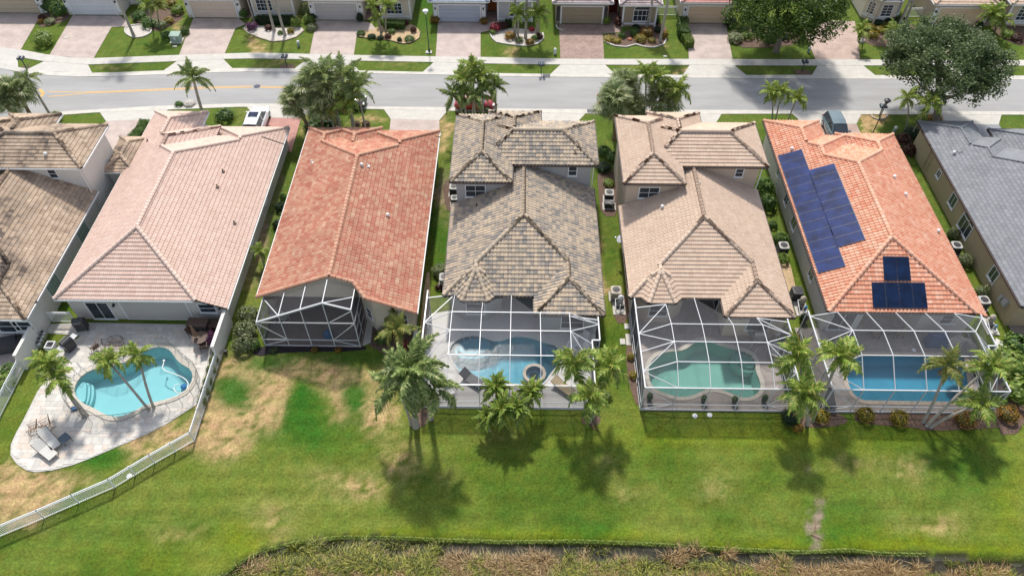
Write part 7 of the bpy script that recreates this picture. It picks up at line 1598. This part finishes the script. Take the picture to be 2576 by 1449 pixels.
# round table with chairs by the garden wall
t = thing('round_table', 503, 850, 'round dark mesh table with a closed umbrella near the garden wall', 'table', None, 0, .72); A(t, 'table_top', MB().lathe((0, 0, .70), [(.62, 0), (.62, .03)], 22), 'bronze'); A(t, 'pedestal', MB().lathe((0, 0, 0), [(.3, 0), (.3, .04), (.04, .06), (.04, .7)], 10), 'bronze')
for px, py, r, lb in ((485, 838, -20, 'patio chair at the upper left of the round mesh table'), (520, 835, -130, 'patio chair at the upper right of the round mesh table'), (512, 872, 110, 'patio chair in front of the round mesh table'), (530, 852, 180, 'patio chair between the round mesh table and the wall')): chair(px, py, math.radians(r), lb)
t = thing('table_umbrella', 490, 842, 'folded brown umbrella leaning over the round mesh table', 'umbrella', None, 0, 1.2); A(t, 'pole', MB().tube([(0, 0, 0), (-.05, .1, 2.1)], .025, 6), 'bronze'); A(t, 'folded_canopy', MB().tube([(-.02, .05, 1.0), (-.04, .08, 1.6), (-.05, .1, 2.15)], [.16, .12, .03], 8), 'wood')
def grill(px, py, rz, label, m='dark', cover=None, side=True, s=1.0):
    t = thing('gas_grill', px, py, label, 'grill', 'barbecue grills', rz, .9)
    if cover:
        A(t, 'cover', MB().add([(-.8, -.36, 0), (.8, -.36, 0), (.8, .36, 0), (-.8, .36, 0), (-.72, -.3, .95), (.72, -.3, .95), (.72, .3, 1.05), (-.72, .3, 1.05)], [(0,1,5,4), (1,2,6,5), (2,3,7,6), (3,0,4,7), (4,5,6,7)]), cover); A(t, 'cover_ridge', MB().tube([(-.6, 0, 1.02), (.6, 0, 1.05)], .2, 8), cover); return
    A(t, 'cart', MB().box((-.4, -.28, .12), (.4, .28, .8)), m); A(t, 'firebox', MB().box((-.42, -.3, .8), (.42, .3, .98)), m)
    l = MB(); N = 6; vs = []
    for X in (-.41, .41): vs += [(X, .3*math.cos(math.pi*i/N), .98+.26*math.sin(math.pi*i/N)) for i in range(N+1)]
    l.add(vs, [(i, i+1, N+2+i, N+1+i) for i in range(N)]+[tuple(range(N+1))[::-1], tuple(range(N+1, 2*N+2))]); hd = A(t, 'hood', l, m); att('handle', MB().bar((-.3, -.33, 1.08), (.3, -.33, 1.08), .03), hd, WM[t.name], K['metal'])
    for sd in (-1, 1):
        if side: A(t, 'side_shelf', MB().box((sd*.42 if sd > 0 else -.85, -.25, .84), (.85 if sd > 0 else -.42, .25, .88)), 'metal')
        A(t, 'wheel', MB().tube([(sd*.36, -.2, .1), (sd*.42, -.2, .1)], .1, 10), 'rubber')
    for i in range(4): A(t, 'knob', MB().lathe((-.27+.18*i, -.31, .87), [(.03, -.02), (.03, .02)], 8), 'metal')
grill(168, 862, math.radians(-115), 'black gas grill with open side shelf on the white slab'); grill(199, 811, math.radians(10), 'small grey-brown barbecue kettle box beside the gate fence', 'ac_dark', side=False)
t = thing('deck_box', 538, 815, 'dark brown storage box in the patio corner by the wall', 'storage box', None, 0, .6); A(t, 'box', MB().box((-.55, -.4, 0), (.55, .4, .58)), 'mulch_dark'); A(t, 'lid', MB().box((-.58, -.43, .58), (.58, .43, .64)), 'bronze')
t = thing('serving_bar', 497, 812, 'dark serving bar with flat brown top beside the storage box', 'bar', None, math.radians(-3), 1.0); A(t, 'cabinet', MB().box((-.7, -.35, 0), (.7, .35, .98)), 'ac_dark'); A(t, 'counter', MB().box((-.8, -.42, .98), (.8, .42, 1.03)), 'bronze'); A(t, 'front_panel', MB().box((-.6, -.37, .1), (.6, -.352, .9)), 'dark')
t = thing('planter_box', 126, 868, 'square white planter with dark hollow on the grass strip', 'planter', None, 0, .4); A(t, 'side', MB().box((-.33, -.33, 0), (-.26, .33, .42)).box((.26, -.33, 0), (.33, .33, .42)).box((-.26, -.33, 0), (.26, -.26, .42)).box((-.26, .26, 0), (.26, .33, .42)), 'pvc'); A(t, 'soil', MB().box((-.26, -.26, 0), (.26, .26, .25)), 'dark')
for i, (px, py) in enumerate(((109, 838), (106, 846), (101, 855), (97, 865))):
    t = thing('gas_cylinder', px, py, ['grey gas cylinder nearest the gate in a row of four by the wall', 'grey gas cylinder second from the gate in a row of four by the wall', 'grey gas cylinder third from the gate in a row of four by the wall', 'grey gas cylinder farthest from the gate in a row of four by the wall'][i], 'gas cylinder', 'gas cylinders by the wall', 0, .5); A(t, 'tank', MB().lathe((0, 0, 0), [(.15, 0), (.2, .08), (.2, .45), (.1, .58)], 12), 'metal'); A(t, 'collar', MB().lathe((0, 0, .56), [(.1, 0), (.1, .13)], 8), 'ac_dark')
t = thing('white_slab', 175, 878, 'white concrete slab under the black gas grill', 'slab', None, 0, 0); A(t, 'slab_body', MB().box((-.7, -1.3, -.03), (.8, .9, .012)), 'concrete')
t = thing('pool_vacuum', 190, 1030, 'blue pool vacuum head lying at the left pool rim', 'pool cleaner', None, .5, 0); A(t, 'body', MB().box((-.25, -.15, 0), (.25, .15, .18)), 'blue_cover'); A(t, 'handle', MB().tube([(-.2, 0, .1), (-.3, .3, .5), (.2, .3, .5), (.2, 0, .1)], .02, 5), 'metal')
# pool hose and cleaner in the turquoise pool
H_ = [G(x, y, -.02) for x, y in ((413,908),(411,915),(408,925),(415,932),(428,937),(445,943),(458,948),(470,957),(474,966),(470,980),(458,988),(446,988),(438,981),(437,972),(444,967),(452,966))]
t = root('pool_hose', tuple(H_[0]), 'white floating hose curling over the turquoise pool', 'hose'); att('hose', MB().tube(resample(H_, step=.2), .035, 6), t, m=K['pvc']); att('float', MB().lathe((H_[0].x, H_[0].y, -.05), [(.08, 0), (.08, .12)], 8), t, m=K['pvc'])
g = G(458, 966, -.6); top('pool_robot', MB().lathe((g.x, g.y, -1.0), [(.22, 0), (.24, .1), (.12, .2)], 10), K['blue_bright'], 'light blue pool cleaner disc under water at the end of the hose', 'pool cleaner')
def rail_(px, py, rz, label):
    t = thing('pool_handrail', px, py, label, 'handrail', 'pool handrails', rz, 0)
    for s in (-.25, .25): A(t, 'rail', MB().tube([(-.4, s, 0), (-.4, s, .75), (-.25, s, .85), (.5, s, .35), (.55, s, -.4)], .022, 6), 'metal')
rail_(205, 940, math.radians(-35), 'curved metal handrail at the steps of the turquoise pool'); rail_(1889, 893, math.radians(-130), 'metal handrail at the steps of the green pool'); rail_(1174, 850, math.radians(-80), 'metal handrail at the steps of the reflective pool')
for i, (px, py) in enumerate(((243, 1030), (378, 1025))):
    g = G(px, py)
# inside the cages
lounger(1188, 955, math.radians(-35), 'black sun lounger at the front of the reflective pool', 'ac_dark', 'dark', .3)
lounger(1418, 975, math.radians(-40), 'grey-brown sun lounger at the right front of the reflective pool cage', 'stucco_olive', 'bronze', .25)
t = thing('garden_sculpture', 1132, 985, 'white folded chair by the front left corner of the reflective pool cage', 'chair', 'garden chairs', .4, .4); A(t, 'seat', MB().box((-.3, -.3, .38), (.3, .3, .42)), 'pvc'); A(t, 'back', MB().add([(-.3, .3, .4), (.3, .3, .4), (.3, .6, 1.0), (-.3, .6, 1.0)], [(0, 1, 2, 3)]), 'pvc'); [A(t, 'leg', MB().bar((sx*.27, sy*.27, 0), (sx*.25, sy*.25, .4), .05), 'pvc') for sx in (-1, 1) for sy in (-1, 1)]
def adirondack(px, py, rz, label):
    t = thing('adirondack_chair', px, py, label, 'chair', 'white slatted deck chairs', rz, .4)
    for i in range(5): A(t, 'back_slat', MB().add([(-.25, -.28+i*.115, .28), (-.25, -.19+i*.115, .28), (-.62, -.19+i*.115, 1.0), (-.62, -.28+i*.115, 1.0), (-.22, -.28+i*.115, .28), (-.22, -.19+i*.115, .28), (-.59, -.19+i*.115, 1.0), (-.59, -.28+i*.115, 1.0)], [(0,1,2,3), (7,6,5,4), (0,3,7,4), (1,5,6,2), (2,6,7,3)]), 'pvc')
    for i in range(4): A(t, 'seat_slat', MB().box((-.22+i*.13, -.28, .28+i*.03), (-.11+i*.13, .28, .31+i*.03)), 'pvc')
    for s in (-1, 1): A(t, 'armrest', MB().box((-.35, s*.37-.07, .56), (.38, s*.37+.07, .59)), 'pvc'); A(t, 'leg', MB().bar((.3, s*.32, 0), (.3, s*.32, .57), .08), 'pvc'); A(t, 'leg', MB().bar((-.4, s*.32, 0), (-.2, s*.32, .5), .06), 'pvc')
adirondack(1464, 858, math.radians(230), 'upper white slatted chair at the right of the reflective pool'); adirondack(1440, 872, math.radians(250), 'white slatted chair facing the reflective pool, left of the upper one'); adirondack(1461, 885, math.radians(215), 'lower white slatted chair at the right of the reflective pool')
grill(1910, 842, math.radians(-4), 'stainless gas grill by the wall of the green pool enclosure', 'metal'); grill(2362, 850, 0, 'blue covered grill at the back of the blue pool enclosure', cover='blue_cover')
t = thing('patio_umbrella', 2425, 865, 'closed-in dark octagonal umbrella near the right side of the blue pool enclosure', 'umbrella', None, 0, 2.2); can = MB(); N = 8; P = [(1.05*math.cos(2*math.pi*i/N), .95*math.sin(2*math.pi*i/N)) for i in range(N)]
for i in range(N): A(t, 'canopy_segment', MB().add([(0, 0, 2.45), (*P[i], 1.9), (*P[(i+1) % N], 1.9)], [(0, 1, 2)]), 'umbrella')
A(t, 'pole', MB().tube([(0, 0, 0), (0, 0, 2.55)], .03, 6), 'bronze')
def pot(px, py, label, mk='lf_green', r=.2, pm='dark', ph_=.35, s=.55):
    t = thing('potted_plant', px, py, label, 'potted plant', 'potted plants in the enclosures', 0, .3); A(t, 'pot', MB().lathe((0, 0, 0), [(r*.7, 0), (r, ph_), (r*1.05, ph_+.03)], 12), pm); att('foliage', shrub_mesh(mk, .16), t, WM[t.name] @ Matrix.Translation((0, 0, ph_+s*.3)) @ Matrix.Diagonal((s*.5, s*.5, s*.6, 1)), None)
for px, py, lb in ((1634, 1002, 'potted plant at the left front corner of the green pool enclosure'), (1770, 1008, 'potted plant at the front middle of the green pool enclosure'), (1847, 1010, 'potted plant right of the middle in front of the green pool'), (1922, 1006, 'potted palm at the right front of the green pool enclosure')): pot(px, py, lb)
pot(2087, 862, 'leafy pot by the left side of the blue pool enclosure', 'lf_dark')
lounger(1950, 880, math.radians(60), 'beige lounge chair at the right side of the green pool enclosure', 'cloth_light'); chair(1955, 838, math.radians(200), 'patio chair in the back right corner of the green pool enclosure', 'white', 'cloth_light')
t = thing('round_side_table', 2298, 882, 'small white disc beside the blue pool', 'pool lid', None, 0, 0); A(t, 'disc', MB().lathe((0, 0, 0), [(.17, 0), (.17, .03), (.12, .05)], 12), 'pvc')
t = thing('lanai_stool', 825, 838, 'crumpled bright blue cover over a low table in the dark lanai', 'covered table', None, .2, .4); mb = leafball(120, .3, random.Random(3), rough=.3, core=True); A(t, 'cover', MB().lathe((0, 0, 0), [(.42, 0), (.40, .3), (.25, .5), (.1, .56)], 9), 'blue_bright'); A(t, 'fold', MB().tube([(-.3, .1, .3), (0, 0, .6), (.3, -.1, .35)], .08, 6), 'blue_bright')
for px, py, r, lb in ((690, 790, 20, 'white chair seen through the screen at the lanai back'), (715, 800, -30, 'second pale chair at the lanai back')): chair(px, py, math.radians(r), lb, 'white', 'cloth_light')
oval_table(2232, 830, 'pale patio table at the back of the blue pool enclosure', .7, .45, .7); chair(2205, 838, 0, 'patio chair left of the pale table in the blue pool enclosure', 'bronze', 'stucco_olive'); chair(2265, 836, math.pi, 'patio chair right of the pale table in the blue pool enclosure', 'bronze', 'stucco_olive')
lounger(2085, 1000, math.radians(80), 'dark lounger in the front left corner of the blue pool enclosure', 'ac_dark', 'dark', .2)
# left neighbour patio
t = thing('covered_table', 15, 862, 'dark grey covered table on the patio at the left edge', 'table', None, .2, .7); A(t, 'cover', MB().add([(-1, -.6, 0), (1, -.6, 0), (1, .6, 0), (-1, .6, 0), (-.95, -.55, .75), (.95, -.55, .75), (.95, .55, .75), (-.95, .55, .75)], [(0,1,5,4), (1,2,6,5), (2,3,7,6), (3,0,4,7), (4,5,6,7)]), 'ac_dark'); A(t, 'cover_top', MB().box((-.8, -.4, .75), (.8, .4, .79)), 'ac_dark')
chair(33, 858, math.radians(200), 'dark chair beside the covered table at the left edge', 'dark', 'dark')
# small things on the lawn
for px, py, lb in ((1748, 1046, 'left white irrigation lid on the lawn before the green pool'), (1785, 1044, 'right white irrigation lid on the lawn before the green pool'), (326, 1197, 'white round lid in the grass behind the picket fence')):
    g = G(px, py); top('irrigation_lid', MB().lathe((g.x, g.y, 0), [(.2, 0), (.19, .05), (.1, .07)], 9), K['pvc'], lb, 'irrigation lid', 'white lids on the lawn')
for px, py, lb, a in ((1500, 1080, 'fallen brown frond at the foot of the palm trio', -35), (2050, 1325, 'thin dry stick lying on the bare track', 70), (2056, 1352, 'short pale stick by the ditch end of the bare track', -30)):
    g = G(px, py); d = Vector((math.cos(math.radians(a)), math.sin(math.radians(a)), 0)); t = root('fallen_branch', (g.x, g.y, .04), lb, 'branch'); att('stalk', MB().tube([g-d*.4+Vector((0,0,.05)), g+Vector((0,0,.08)), g+d*.45+Vector((0,0,.04))], [.03, .025, .01], 5), t, m=K['wood'])
    if 'frond' in lb: att('dead_leaf', FR['dead'][0], t, Matrix.Translation((g.x-.3, g.y+.2, .12)) @ Matrix.Rotation(math.radians(a), 4, 'Z') @ Matrix.Rotation(.25, 4, 'Y') @ Matrix.Diagonal((.8, .8, .5, 1)))
g = G(570, 889); top('floodlight', MB().cbox((g.x, g.y, .25), (.25, .2, .25)).bar((g.x, g.y, 0), (g.x, g.y, .2), .05), K['dark'], 'small black floodlight at the end of the garden wall', 'floodlight')
g = G(535, 880); t = root('wall_creeper', (g.x, g.y, 0), 'purple flowering creeper on the end of the garden wall', 'plant'); att('foliage', shrub_mesh('lf_purple', .16), t, Matrix.Translation((g.x, g.y+.5, .7)) @ Matrix.Diagonal((.3, .6, .8, 1)))
